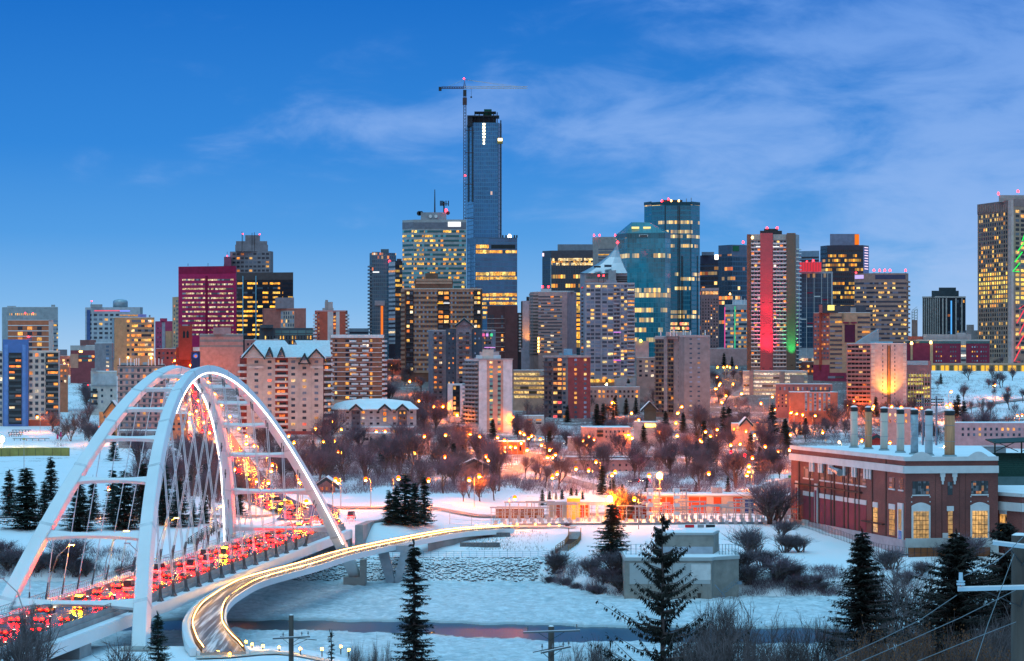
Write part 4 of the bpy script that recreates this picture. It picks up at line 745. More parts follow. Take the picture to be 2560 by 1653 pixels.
    b = B('office_tower', 'brown grey concrete tower with small square windows and a lit top gallery', 'office tower', [(1752, 1985), (1797, 1980)], 720, br); b.panel(0, 1752, 1797, 720, 727, kell((.44, .38, .36)), 'parapet', .2); b.rib(0, 1754, 1795, 728, 737, 1, MW("gallery", (.3, .15, .08), .95, [(0, (1, .3, .05)), (1, (1, .6, .25))], 1.3, cw=1.2), .8); b.grid(0, 1754, 1796, 745, 870, 6, 16, MW("sq_glass", (.03, .03, .04), .16, WARM, 1.5), .38, .5); b.done()
    b = B('office_block', 'pale grey office block with green and pink vertical light lines', 'office block', [(1812, 1915), (1836, 1905), (1868, 1905)], 762, kell((.40, .41, .44)), roof=ROOFSNOW); b.rib(0, 1813, 1835, 772, 872, 9, MW("pal_band", (.05, .07, .10), .35, WARM, 1.2, cw=2), .5); b.rib(1, 1838, 1867, 772, 872, 9, MW("pal_band", (.05, .07, .1), .35, WARM, 1.2, cw=2), .5); b.panel(1, 1836, 1838.4, 766, 876, lamp_mat("green_line", (.05, .8, .35), .8, False), 'light_line', .5); b.panel(0, 1812, 1813.2, 768, 876, lamp_mat("pink_line", (1, .1, .45), .9, False), 'light_line', .4); b.top(1832, 1867, 750, kell((.5, .55, .62))); b.antennas([1832, 1838, 1853, 1862], 744, WHITE, .25); b.done()
    # tall red / green stripe tower
    gy = kell((.34, .33, .36)); bc = kell((.20, .12, .08))
    b = B('apartment_tower', 'tall balcony tower with one red lit and one green lit vertical stripe', 'apartment tower', [(1867, 1765), (1877, 1755), (1990, 1750), (1998, 1760)], 586, gy, 26)
    wg = MW("stripe_glass", (.03, .04, .06), .14, WARM, 1.8, curtain=.4); nr = 33
    b.grid(1, 1878, 1901, 590, 918, 3, nr, wg, .7, .5, cap=50); b.grid(1, 1933, 1966, 590, 918, 4, nr, wg, .7, .5, cap=100)
    b.balc(1, 1878, 1901, 600, 918, 32, WHITE, 1.5, .55); b.balc(1, 1933, 1966, 600, 918, 32, WHITE, 1.5, .55); b.balc(2, 1990, 1998, 615, 918, 30, WHITE, 1.6, .55); b.grid(2, 1990, 1997, 620, 918, 1, 30, W_DIM, .7, .5, cap=140)
    b.col(1, 1867.5, 1877.5, bc, 'corner_pier', 586, None, .6)
    red = M("red_stripe", (.48, .10, .12), .7, var=.08); grn = M("green_stripe", (.16, .13, .10), .7, var=.08)  # red of the floodlighting is partly put into this paint
    b.col(1, 1901, 1932, red, 'red_stripe', 583, None, 1.6); b.col(1, 1967, 1989, grn, 'green_stripe', 583, None, 1.6)
    b.panel(1, 1933, 1966, 586, 600, kell((.40, .38, .36)), 'crown_wall', .5); b.panel(1, 1878, 1901, 586, 600, kell((.4, .38, .36)), 'crown_wall', .5)
    b.top(1900, 1955, 577, DARKMETAL, 'plant_room', 4, 10); b.top(1910, 1945, 572, DARKMETAL, 'plant_top', 5, 8); b.panel(1, 1890, 1901, 616, 618, WHITELAMP, 'light_string', 1.7); b.panel(1, 1933, 1948, 616, 618, WHITELAMP, 'light_string', 1.7)
    for x, y in ((1918, 571), (1943, 570)): b.beacon(x, y, r=.9)
    b.beacon(1881, 594, WARMLAMP, 1., 'wall_lamp', -3, False); b.done(); UPL.append(('red', P(1916, 925, 1748), b)); UPL.append(('green', P(1978, 925, 1747), b))
def east():
    b = B('office_tower', 'glass office tower under a glowing red ribbed crown', 'office tower', [(1997, 2015), (2082, 2005)], 679, M("white_frame", (.40, .44, .50), .4)); b.curtain(0, MK("crown_tower_glass", (.025, .06, .11), (.06, .10, .16), 2.1, 4, .12, .18, .2, .2, .05, WARM, 1.2), 684, 870, 2000, 2078)
    for x, y0, y1 in ((2016, 684, 900), (2035, 684, 900), (2054, 684, 760), (2069, 684, 760), (2079, 684, 760)): b.panel(0, x, x+.9, y0, y1, WHITE, 'fin', .4)
    for k, (x, y) in enumerate(((2017, 731), (2036, 740), (2056, 748), (2001, 797), (2018, 807), (2017, 815))): b.panel(0, x, x+15, y, y+2.6, M("crimson_panel", (.36, .01, .05), .5) if k % 2 == 0 else WHITE, 'accent_panel', .3)
    Y = 2008; mb = MB(); poly = [(Xp(1998, Y), Y), (Xp(2054, Y), Y), (Xp(2056, Y), Y+10), (Xp(1996, Y), Y+10)]; mb.prism(poly, Zp(678, Y), Zp(656, Y)); mb.obj('red_crown', lamp_mat("red_crown_light", (1, .04, .07), .95, False), b.root)
    for k in range(15): p = P(1999+k*3.9, 667, Y-.1); MB().box((p.x-.25, Y-.7, Zp(678, Y)), (p.x+.2, Y-.05, Zp(654, Y))).obj('crown_rib', M("crown_rib_m", (.35, .12, .14), .6), b.root)
    for x, y in ((2017, 655), (2033, 652)): b.beacon(x, y, r=.9, dy=4)
    b.panel(0, 1997, 2040, 896, 912, MW("hall", (.4, .2, .12), .9, [(0, (1, .3, .25)), (1, (1, .7, .4))], 1.2, cw=3), 'lobby_band', 1.)
    b = B('office_tower', 'pale blue tower top behind the red ribbed crown', 'office tower', [(1997, 2320), (2048, 2310)], 627, M("paleblue_wall", (.24, .33, .45), .4)); b.rib(0, 1998, 2047, 640, 656, 2, W_DIM, .5)
    b = B('office_tower', 'near black office tower with many lit rows, pale roof box and orange end sign', 'office tower', [(2051, 2220), (2068, 2205), (2158, 2200), (2172, 2212)], 613, M("black_blue_glass", (.03, .04, .07), .25, spec=.5), 30); lt = MK("lit_rows", (.014, .02, .035), (.035, .04, .06), 1.8, 4.1, .12, .42, .6, .62, .1, GOLD, 1.4, run=2)
    b.curtain(0, lt, 624); b.curtain(1, lt, 624); b.curtain(2, M("side_violet", (.20, .17, .32), .5), 620); b.rib(2, 2161, 2169, 616, 676, 9, lamp_mat("violet_bar", (1, .75, .95), 1.4, False), .28, 'light_bar', .5); b.top(2075, 2147, 585, kell((.24, .24, .34)), 'roof_box', 5, 16); Y = 2204.5; MB().box((Xp(2137, Y), Y, Zp(612, Y)), (Xp(2148, Y), Y+.3, Zp(586, Y))).obj('orange_sign', lamp_mat("orange_panel", (1, .22, .02), 1., False), b.root); b.beacon(2140, 682, r=.8, dy=-3, pole=False)
    be = kell((.40, .29, .22))
    b = B('office_tower', 'beige office tower with dark window bands, red beacons and a violet corner sign', 'office tower', [(2136, 1965), (2160, 1957), (2186, 1950), (2266, 1950), (2271, 1958)], 683, be, 28)
    wv = MW("beige_band", (.055, .055, .085), .2, [(0, (1, .4, .06)), (1, (1, .68, .2))], 1.5, cw=2.2, blot=.9)
    for i, x0, x1 in ((0, 2137, 2160), (1, 2160, 2186), (2, 2186, 2266)): b.rib(i, x0, x1, 703, 863, 14, wv, .42)
    for k in range(14): b.panel(3, 2266, 2273, 703+k*11.4, 707+k*11.4, be, 'sill', .9)
    b.panel(2, 2188, 2264, 687, 698, M("violet_glass", (.07, .07, .14), .2), 'crown_glass', .2); b.panel(0, 2138, 2159, 688, 697, lamp_mat("violet_sign", (.55, .45, 1), 1.2, False), 'sign', .4)
    for x in (2185, 2199, 2212, 2225, 2264): b.beacon(x, 676, r=.9)
    b.done()
    mo = kell((.25, .035, .08)); bg = kell((.46, .34, .20)); pk = kell((.38, .15, .12))
    b = B('office_block', 'beige and red office block on a maroon base, yellow square sign at its dark top', 'office block', [(2034, 1712), (2074, 1705), (2176, 1700)], 782, bg, 26, roof=ROOFSNOW)
    b.panel(0, 2034, 2074, 783, 900, pk, 'red_wall', .08); bw = MW("beige_glass", (.05, .055, .08), .10, GOLD, 1.5, cw=6)
    b.rib(1, 2075, 2105, 788, 925, 12, bw, .42, d=.2); b.rib(1, 2144, 2175, 788, 860, 6, bw, .42, d=.2); b.grid(0, 2035, 2073, 788, 900, 5, 10, W_PALE, .6, .4, d=.2); b.panel(0, 2049, 2055, 764, 925, kell((.4, .1, .06)), 'pier', .7)
    b.panel(1, 2106, 2143, 784, 806, bg, 'portal_head', .6); b.panel(1, 2106, 2111, 784, 860, bg, 'portal_jamb', .6); b.panel(1, 2138, 2143, 784, 860, bg, 'portal_jamb', .6); b.panel(1, 2112, 2138, 812, 856, M("maroon_glass", (.07, .012, .05), .3), 'portal_glass', .2); b.panel(1, 2108, 2122, 805, 809, mo, 'portal_bar', .8); b.panel(1, 2128, 2142, 805, 809, mo, 'portal_bar', .8)
    b.panel(0, 2034, 2074, 912, 985, mo, 'maroon_base', .7); b.panel(1, 2074, 2118, 932, 985, mo, 'maroon_base', .7); b.rib(1, 2070, 2110, 936, 965, 2, bw, .4, d=.9); b.top(2048, 2165, 764, kell((.07, .07, .09)), 'plant_room', 4, 14); b.top(2048, 2056, 762, pk, 'red_pier', 3.4, 3); Y = 1703.6; MB().box((Xp(2069, Y), Y, Zp(776, Y)), (Xp(2086, Y), Y+.35, Zp(763, Y))).obj('yellow_sign', lamp_mat("yellow_sign", (1, .82, .22), 1.5, False), b.root)
    b.top(2126, 2140, 769, GREYMETAL, 'roof_unit', 3, 4); b.done()
    pkc = kell((.46, .36, .36)); sd = kell((.40, .29, .25))
    b = B('apartment_tower', 'pink concrete apartment tower with slanted roof box and golden uplight on its blank face', 'apartment tower', [(2117, 1470), (2177, 1460), (2267, 1460)], 859, pkc, 22, roof=ROOFSNOW)
    b.panel(0, 2117, 2177, 860, 1022, sd, 'side_wall', .08)
    b.grid(0, 2119, 2176, 862, 1020, 6, 15, MW("deep_balcony", (.016, .016, .02), .1, WARM, 1.5), .88, .46, d=.15)
    for k in range(16): b.panel(0, 2117, 2177, 860+k*10.55, 862.6+k*10.55, sd, 'slab_edge', .9)
    b.panel(1, 2219, 2225, 864, 1010, kell((.30, .17, .08)), 'centre_slot', .1); b.panel(1, 2218, 2219.2, 862, 1015, DARKMETAL, 'slot_edge', .5); b.panel(1, 2225, 2226.2, 862, 1015, DARKMETAL, 'slot_edge', .5)
    for x in (2207, 2237): b.grid(1, x-1.4, x+1.4, 860, 1000, 1, 14, W_DIM, .8, .45, cap=130)
    for x0, x1 in ((2178, 2187), (2257, 2266)):
        for k in range(14): b.panel(1, x0, x1, 864+k*10.8, 872+k*10.8, kell((.48, .44, .44)), 'corner_panel', .25)
    Y = 1470; MB().add([P(2148, 853, Y), P(2197, 823, Y), P(2197, 858, Y), P(2140, 860, Y)]+[P(2148, 853, Y)+Vector((0, 9, 0)), P(2197, 823, Y)+Vector((0, 9, 0)), P(2197, 858, Y)+Vector((0, 9, 0)), P(2140, 860, Y)+Vector((0, 9, 0))], [(0, 1, 2, 3), (7, 6, 5, 4), (0, 4, 5, 1), (1, 5, 6, 2), (3, 7, 4, 0)]).obj('slanted_box', kell((.30, .33, .36)), b.root); b.top(2176, 2232, 854, M("blue_unit2", (.22, .40, .50), .5), 'roof_unit'); b.done(); UPL.append(('gold', P(2222, 996, 1456.5), b))
    b = B('parkade', 'small parkade with yellow lit storeys behind thin white fins', 'parkade', [(2267, 1500), (2328, 1495)], 902, kell((.34, .20, .18)), 18); b.panel(0, 2268, 2320, 902, 913, kell((.44, .46, .5)), 'parapet', .3); b.rib(0, 2269, 2326, 934, 1006, 7, W_PARKY, .6, 'open_storey', .2)
    for k in range(9): b.panel(0, 2269+k*7, 2270.3+k*7, 932, 1008, kell((.5, .42, .36)), 'fin', .6)
    ob = kell((.40, .18, .11)); bl = kell((.22, .30, .38))
    b = B('apartment_block', 'orange brick apartment block with blue panelled window columns', 'apartment block', [(1972, 1400), (1976, 1394), (2094, 1394)], 981, ob, 16, roof=ROOFSNOW)
    for k in range(6): b.panel(1, 2012+k*11.5, 2018+k*11.5, 983, 1028, bl, 'panel_strip', .06); b.grid(1, 2012+k*11.5, 2018+k*11.5, 983, 1028, 1, 5, W_PALE, .8, .4, d=.15)
    b.top(2025, 2075, 976, DARKMETAL, 'plant_room', 5, 6); b.done()
    b = B('apartment_block', 'longer dusky brick block with snow on its roof behind the blue panelled one', 'apartment block', [(1939, 1440), (2081, 1430)], 961, kell((.30, .17, .15)), 14, roof=SNOW); b.grid(0, 1945, 2080, 964, 980, 12, 1, W_PALE, .35, .5); b.grid(0, 1942, 1970, 984, 1020, 3, 4, W_APTB, .35, .45); b.done()
    b = B('parkade', 'wide white lit parkade with open decks and grey stair towers', 'parkade', [(1857, 1600), (2019, 1590)], 928, kell((.42, .41, .40)), 26, roof=ROOFSNOW); b.rib(0, 1859, 1874, 938, 1000, 6, W_PARKW, .5, 'open_storey'); b.rib(0, 1884, 2018, 930, 1000, 7, W_PARKW, .5, 'open_storey', .1); b.col(0, 1874, 1884, kell((.24, .22, .24)), 'stair_tower', 926, None, 1.2); b.col(0, 1949, 1962, kell((.27, .25, .24)), 'stair_tower', 928, None, 1.2); b.top(1975, 2010, 938, kell((.3, .28, .27)), 'ramp_block', -6, 8, 1000)
    gs = kell((.27, .255, .27)); gd = kell((.15, .14, .155))
    b = B('apartment_tower', 'plain grey slab apartment tower with antennas and a gridded balcony side', 'apartment tower', [(1638, 1447), (1696, 1440), (1711, 1435), (1775, 1435)], 841, gs, 22, roof=ROOFSNOW)
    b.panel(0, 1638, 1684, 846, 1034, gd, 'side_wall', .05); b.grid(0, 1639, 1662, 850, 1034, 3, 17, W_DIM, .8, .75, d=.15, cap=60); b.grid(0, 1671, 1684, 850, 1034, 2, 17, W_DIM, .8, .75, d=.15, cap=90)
    yr = M("khaki_rail", (.20, .17, .12), .6)
    b.balc(0, 1638, 1662, 850, 1034, 17, yr, 1.5, .5); b.balc(0, 1671, 1684, 850, 1034, 17, yr, 1.5, .5); b.panel(0, 1662, 1671, 842, 1046, gs, 'pier', 1.4)
    b.grid(1, 1692, 1697, 846, 1040, 1, 17, W_DIM, .6, .45, cap=120)
    for x in (1727, 1747): b.grid(2, x-4, x+4, 842, 1044, 1, 17, W_PALE, .8, .32, cap=150)
    b.panel(2, 1700, 1775, 838, 843, kell((.36, .34, .36)), 'parapet', .3); b.panel(0, 1638, 1696, 842, 848, kell((.36, .34, .36)), 'parapet', 1.); b.top(1665, 1728, 830, kell((.38, .36, .37)), 'plant_room', 4, 10); b.antennas([1652, 1676, 1683, 1686, 1692, 1708, 1713, 1726, 1763], 826, WHITE, .28); b.panel(2, 1694, 1776, 1046, 1062, kell((.20, .22, .26)), 'podium', 3.); b.done()
    b = B('apartment_block', 'stepped beige block between the lavender tower and the grey slab tower', 'apartment block', [(1589, 1560), (1592, 1550), (1640, 1550)], 894, kell((.30, .26, .25)), 14, roof=ROOFSNOW); b.top(1588, 1622, 853, kell((.42, .30, .25)), 'upper_block', 10, 12); b.grid(1, 1594, 1638, 898, 945, 3, 4, W_APTB, .45, .45); b.beacon(1602, 852, lamp_mat("yellow_green", (.8, 1, .1), 6, False), .9, 'roof_lamp', 9, False); b.done()
    b = B('apartment_block', 'long beige walk up with a snowy flat roof in front of the red brick tower', 'apartment block', [(1452, 1215), (1492, 1200), (1577, 1205)], 1070, kell((.46, .35, .27)), 14, roof=SNOW); b.grid(1, 1510, 1575, 1073, 1098, 6, 2, W_DIM, .35, .45); b.balc(1, 1492, 1506, 1072, 1092, 2, DARKMETAL, 1.2); b.done()
    for x0, x1, y, Yb, lab in ((1414, 1634, 1143, 1075, 'long low grey building with a white roof, rear one of two'), (1447, 1610, 1150, 1052, 'long low beige building with a white roof, front one of two')):
        b = B('low_building', lab, 'low building', [(x0, Yb), (x1, Yb)], y, kell((.36, .30, .27)), 9, roof=SNOW, group='long low white roofed buildings'); b.grid(0, x0+14, x1-20, y+6, y+34, 8, 2, W_DIM, .3, .4); b.panel(0, x0-6, x1+4, y-2, y, kell((.62, .68, .72)), 'eave', 1.2); b.done()
    b = B('low_building', 'low building glowing orange under the street lamps by the white slab tower', 'low building', [(1240, 1190), (1312, 1180)], 1106, kell((.52, .20, .07)), 14, roof=SNOW); b.grid(0, 1244, 1308, 1112, 1130, 5, 1, W_APTB, .4, .6); b.done()
    b = B('low_building', 'white low building with dark doors below the lit yellow parkade', 'low building', [(1306, 1330), (1360, 1330)], 1040, kell((.55, .52, .5)), 12, roof=SNOW); b.grid(0, 1312, 1358, 1046, 1062, 2, 2, W_APTB, .6, .5); b.done()
    b = B('low_building', 'floodlit white house front with a bright yellow entrance', 'house', [(1585, 1275), (1645, 1270)], 1056, kell((.6, .5, .4)), 12, roof=SNOW); b.panel(0, 1612, 1640, 1060, 1068, lamp_mat("entry_flood", (1, .62, .14), 5, True), 'floodlit_entry', .4); b.done()
    b = B('house', 'pale house with a pitched snowy roof and lit windows among the spruces', 'house', [(1828, 1262), (1876, 1255)], 1060, kell((.46, .38, .32)), 12, roof=SNOW); gable(b, 1852, 1878, 1060, 1046, SNOW, kell((.46, .38, .32))); b.grid(0, 1832, 1850, 1064, 1080, 2, 1, W_PARK, .7, .7); b.panel(0, 1880-2, 1920, 1058, 1078, kell((.5, .36, .2)), 'wing', .1); b.done()
    b = B('house', 'small dark green house with a steep snowy roof under the grey slab tower', 'house', [(1610, 1400), (1640, 1400)], 1022, kell((.07, .10, .09)), 10); gable(b, 1606, 1642, 1024, 1006, SNOW, kell((.07, .1, .09)), 9)
    b = B('house', 'little red roofed house behind the brick plant chimneys', 'house', [(2178, 1010), (2205, 1010)], 1098, kell((.34, .06, .05)), 8); gable(b, 2174, 2208, 1098, 1089, M("red_roof", (.30, .04, .05), .7), kell((.34, .06, .05)), 8)
    b = B('house', 'grey garage with a rounded snowy roof west of the long beige walk up', 'garage', [(1419, 1205), (1450, 1205)], 1094, kell((.36, .33, .33)), 9, roof=SNOW); b.done()
    b = B('house', 'low white roofed house right of the twin walk ups', 'house', [(1150, 1020), (1222, 1018)], 1166, kell((.22, .19, .20)), 9, roof=SNOW); gable(b, 1146, 1224, 1168, 1150, SNOW, kell((.22, .19, .2)), 9)
    b = B('low_building', 'low grey house under the bridge arch east foot', 'house', [(795, 905), (838, 903)], 1212, kell((.30, .26, .24)), 10); gable(b, 790, 842, 1214, 1196, SNOW, kell((.3, .26, .24)), 10); b.grid(0, 798, 836, 1216, 1228, 3, 1, W_APT, .5, .6); b.done()
    # legislature side
    dkb = M("ink_wall", (.03, .035, .05), .4); rb = kell((.55, .50, .48))
    b = B('office_tower', 'dark office tower ribbed with white vertical fins and a blue light strip', 'office tower', [(2306, 2012), (2362, 2002), (2414, 2005)], 742, dkb, 28, roof=None)
    b.panel(0, 2306, 2362, 741, 744.5, rb, 'parapet', .5); b.panel(1, 2362, 2414, 741, 744.5, rb, 'parapet', .5)
    for k in range(10): b.panel(0, 2307+k*4.6, 2308.6+k*4.6, 746, 838, rb, 'fin', .6)
    for x, w in ((2356, 3.2), (2364, 3.2), (2388, 3), (2403, 2.6)): b.panel(0 if x < 2362 else 1, x, x+w, 746, 838, rb, 'fin', .6)
    b.grid(1, 2391, 2413, 748, 836, 3, 8, W_DIM, .5, .6); b.panel(1, 2376.5, 2379.5, 752, 836, lamp_mat("blue_sign_strip", (.1, .45, 1), 1.1, False), 'blue_strip', .5); b.grid(1, 2369, 2376, 752, 836, 1, 8, W_APT, .9, .5)
    b.top(2329, 2397, 727, M("ink_glass2", (.05, .08, .10), .3), 'upper_storey', 4, 16); b.top(2347, 2390, 719, M("ink_glass2", (.05, .08, .1), .3), 'upper_crown', 5, 12); b.panel(1, 2362, 2366, 720, 738, lamp_mat("blue_sign_strip", (.1, .45, 1), 1.1, False), 'blue_strip', -.0+.2) if False else None; b.done()
    b = B('tower_stub', 'slim tan tower with a white lattice box on top, beside the dark ribbed tower', 'tower', [(2279, 2010), (2294, 2010)], 800, kell((.42, .31, .24)), 8)
    Y = 2011; mb = MB()
    for k in range(5): mb.tube([P(2280, 800-k*6, Y), P(2293, 802-k*7, Y)], .25, 3); mb.tube([P(2280, 800-k*6, Y), P(2293, 795-k*7, Y)], .2, 3)
    for x, y in ((2280, 778), (2286, 775), (2293, 772)): mb.tube([P(x, 800, Y), P(x, y, Y)], .35, 4)
    mb.obj('lattice_top', WHITE, b.root)
    mr = kell((.24, .035, .075))
    b = B('office_block', 'long low maroon building with pale rooftops and two yellow lit piers', 'office block', [(2263, 1830), (2325, 1822), (2474, 1818)], 849, mr, 26)
    b.panel(0, 2263, 2325, 849, 853, kell((.5, .45, .44)), 'parapet', .3); b.panel(1, 2325, 2474, 849, 853, kell((.5, .45, .44)), 'parapet', .3); gg = MK("green_strip2", (.04, .12, .13), (.08, .12, .14), 3, 8, .06, .05, 0, 0, 0); b.panel(1, 2330, 2474, 853, 859, gg, 'clerestory', .15); b.panel(0, 2263, 2325, 853, 858, gg, 'clerestory', .15)
    wm = MW("maroon_win", (.10, .16, .20), .12, GOLD, 1.2)
    for x0 in (2338, 2374, 2428, 2450): b.grid(1, x0, x0+18, 862, 908, 3, 4, wm, .45, .32)
    b.col(1, 2325, 2332, kell((.50, .40, .22)), 'lit_pier', 853, 908, .8); b.col(0, 2277, 2282, kell((.5, .4, .22)), 'lit_pier', 853, 900, .8); b.beacon(2327, 856, WARMLAMP, 1.2, 'pier_lamp', -3, False); b.beacon(2279, 858, WARMLAMP, 1.2, 'pier_lamp', 2, False); b.panel(1, 2402, 2415, 853, 908, kell((.45, .4, .38)), 'entrance_bay', .5); b.grid(1, 2402, 2415, 860, 906, 1, 4, W_APTB, .9, .4, d=.7)
    b.top(2308, 2428, 836, kell((.50, .46, .45)), 'pale_roof', 10, 14); b.top(2392, 2414, 832, kell((.50, .46, .45)), 'roof_arch', 9, 6); b.top(2270, 2308, 841, kell((.36, .12, .08)), 'brick_roof', 8, 12); b.done()
    b = B('arcade', 'long arcade of glowing yellow arches under the maroon building', 'arcade', [(2327, 1800), (2575, 1792)], 908, kell((.48, .34, .14)), 6)
    b.panel(0, 2327, 2575, 908, 912, kell((.44, .36, .24)), 'cornice', .4)
    for k in range(22): b.panel(0, 2330+k*11.2, 2338+k*11.2, 914, 929, lamp_mat("arcade_glow", (1, .55, .06), 1.15, False) if k % 3 != 1 else M("arcade_dark", (.15, .12, .06), .5), 'arch_opening', .1)
    b = B('office_block', 'small grey block tucked between the dark ribbed tower and the big tan tower', 'office block', [(2414, 1950), (2446, 1950)], 826, kell((.32, .30, .32)), 12); b.top(2416, 2435, 812, kell((.36, .32, .33)))
    tn = kell((.33, .25, .165), rough=.8)
    b = B('office_tower', 'big tan office tower with rows of deep square windows, many lit gold, at photo edge', 'office tower', [(2444, 1935), (2526, 1880), (2534, 1876), (2640, 1900)], 503, tn, 40)
    wt = MW("tan_win", (.02, .025, .035), .12, GOLD, 1.6)
    wl = MW("tan_win_lit", (.05, .04, .03), .9, [(0, (1, .38, .03)), (.5, (1, .6, .06)), (1, (1, .78, .16))], 1.7)
    wh_ = MW("tan_win_half", (.03, .03, .035), .5, [(0, (1, .35, .05)), (1, (1, .65, .15))], 1.3)
    rows = [wh_, wh_, wt, wt, wt, wt, wt, wh_, wt, wh_, wt, wh_, wt, wl, wl, wl, wl, wl, wl, wl, wh_, wt, wt, wt, wh_, wt, wh_, wh_, wt, wt, wh_, wt]
    for r, m_ in enumerate(rows):
        y0 = 533+r*11.3
        b.grid(0, 2447, 2525, y0, y0+11.3, 14, 1, m_, .52, .62, d=.1, cap=28 if m_ is wt else 98); b.grid(2, 2537, 2640, y0-8, y0+3.3, 8, 1, m_, .66, .6, d=.1, cap=110)
    b.panel(0, 2444, 2526, 506, 531, kell((.24, .19, .16)), 'crown', .3); b.panel(2, 2534, 2640, 500, 518, kell((.24, .19, .16)), 'crown', .3)
    for k in range(14): b.panel(0, 2447+k*5.7, 2449+k*5.7, 512, 530, kell((.33, .26, .2)), 'crown_fin', .7)
    b.col(1, 2526, 2534, kell((.5, .44, .36)), 'corner_pier', 500, None, 2.); b.top(2497, 2640, 488, kell((.40, .36, .36)), 'plant_room', 14, 20, 505)
    for x, y in ((2496, 484), (2545, 478)): b.beacon(x, y, r=1., dy=14, pole=False)
    Y = 1872; 
    def wire(pts, col, nm, s_): MB().tube([P(x, y, Y) for x, y in pts], .45, 5).obj(nm, lamp_mat(nm+"_glow", col, s_, False), b.root)
    wire([(2572, 560), (2556, 602), (2562, 604), (2545, 628), (2556, 630), (2537, 655), (2550, 657), (2532, 679), (2548, 679)], (.02, 1, .12), 'green_lights', 1.3)
    wire([(2566, 760), (2548, 772), (2560, 776), (2542, 808), (2562, 806), (2548, 835), (2560, 838), (2540, 872), (2552, 870), (2535, 904), (2550, 905)], (1, .06, .10), 'red_lights', 1.3)
    b.done()
    b = B('low_building', 'long flat pinkish building with snow on its roof behind the stadium', 'low building', [(2387, 1240), (2580, 1235)], 1058, kell((.44, .32, .30)), 14, roof=SNOW); b.grid(0, 2400, 2570, 1066, 1094, 12, 2, W_APT, .4, .5); b.done()
    b = B('low_building', 'pinkish house block among the spruces right of the smokestacks', 'low building', [(2200, 1200), (2290, 1195)], 1022, kell((.46, .34, .28)), 12, roof=SNOW); b.grid(0, 2205, 2285, 1030, 1060, 6, 2, W_APTB, .35, .45); b.done()
UPL = []
def fillers():
    """low city blocks that close the gaps between the towers"""
    for x0, x1, y, Y, c, lab, k in ((612, 700, 850, 1720, (.30, .20, .17), 'low brown block behind the snowy gabled roofs', 8), (735, 830, 858, 1650, (.34, .31, .30), 'low grey block between the gabled roofs and the zigzag tower', 9), (955, 1010, 900, 1760, (.22, .13, .10), 'low dark brick block in the trees by the big tan tower', 5), (1200, 1330, 885, 1760, (.26, .21, .22), 'low dusky block behind the white slab tower', 10), (1470, 1600, 968, 1480, (.40, .38, .38), 'low pale terrace block at the foot of the lavender tower', 12), (1655, 1760, 895, 1800, (.33, .26, .23), 'low reddish block right of the grey slab tower', 9), (1775, 1870, 872, 1850, (.46, .36, .32), 'long blank beige wall block beside the striped tower', 0), (1640, 1690, 1008, 1500, (.4, .33, .27), 'small beige block behind the grey slab tower foot', 4), (1990, 2040, 905, 1760, (.30, .15, .12), 'dark brick podium between the striped tower and the beige red block', 4), (2110, 2270, 1000, 1500, (.25, .22, .24), 'low grey terrace at the foot of the pink concrete tower', 12), (390, 448, 872, 1820, (.26, .10, .09), 'low red block in front of the crimson block', 5), (150, 235, 890, 1760, (.30, .19, .17), 'low dusky block at the top of the west street', 7)):
        b = B('low_block', lab, 'low building', [(x0, Y), (x1, Y)], y, kell(c), 12, roof=ROOFSNOW)
        if k: b.grid(0, x0+3, x1-3, y+5, y+29, k, 2, W_APTB, .5, .5)
        b.plant(2, int(x0)); b.done()
# ---------------------------------------------------------------- ground, river, roads
def axis_pts(a, b, n): return [a+(b-a)*i/n for i in range(n)]
def chan(x):
    """edges of the open water lead in the river ice"""
    px = CX+x*F/535
    up = np.interp(px, [-400, 590, 1000, 1400, 1700, 2300, 3000], [545, 552, 549, 540, 536, 534, 533])+1.4*np.sin(x*.23)+1.*np.sin(x*.61+2)
    lo = np.interp(px, [-400, 590, 1000, 1400, 1700, 2300, 3000], [519, 529, 523, 506, 504, 502, 498])+1.1*np.sin(x*.31+1)+.8*np.sin(x*.83)
    return up, lo
def fnoise(x, y, s, seed=0):
    """cheap smooth value noise on arrays"""
    x = x/s; y = y/s; xi = np.floor(x).astype(np.int64); yi = np.floor(y).astype(np.int64); fx = x-xi; fy = y-yi
    fx = fx*fx*(3-2*fx); fy = fy*fy*(3-2*fy)
    def h(a, b):
        n = (a*374761393+b*668265263+seed*144665) & 0x7fffffff; n = ((n ^ (n >> 13))*1274126177) & 0x7fffffff
        return ((n ^ (n >> 16)) & 0xffff)/65535.
    return (h(xi, yi)*(1-fx)+h(xi+1, yi)*fx)*(1-fy)+(h(xi, yi+1)*(1-fx)+h(xi+1, yi+1)*fx)*fy
def grid_mesh(name, xs, ys, zf, mat, smooth=True, par=None):
    X, Y = np.meshgrid(xs, ys); Z = zf(X, Y); nx, ny = len(xs), len(ys)
    v = np.stack([X.ravel(), Y.ravel(), Z.ravel()], 1)
    i = np.arange((ny-1)*(nx-1)); r, c = i//(nx-1), i % (nx-1); a = r*nx+c
    f = np.stack([a, a+1, a+nx+1, a+nx], 1)
    me = bpy.data.meshes.new(name); me.vertices.add(len(v)); me.vertices.foreach_set('co', v.astype(np.float32).ravel())
    me.loops.add(f.size); me.loops.foreach_set('vertex_index', f.astype(np.int32).ravel()); me.polygons.add(len(f))
    me.polygons.foreach_set('loop_start', np.arange(0, f.size, 4, dtype=np.int32)); me.update(calc_edges=True); me.validate()
    if smooth: me.polygons.foreach_set('use_smooth', [True]*len(f))
    me.materials.append(mat); return link(name, me, par)
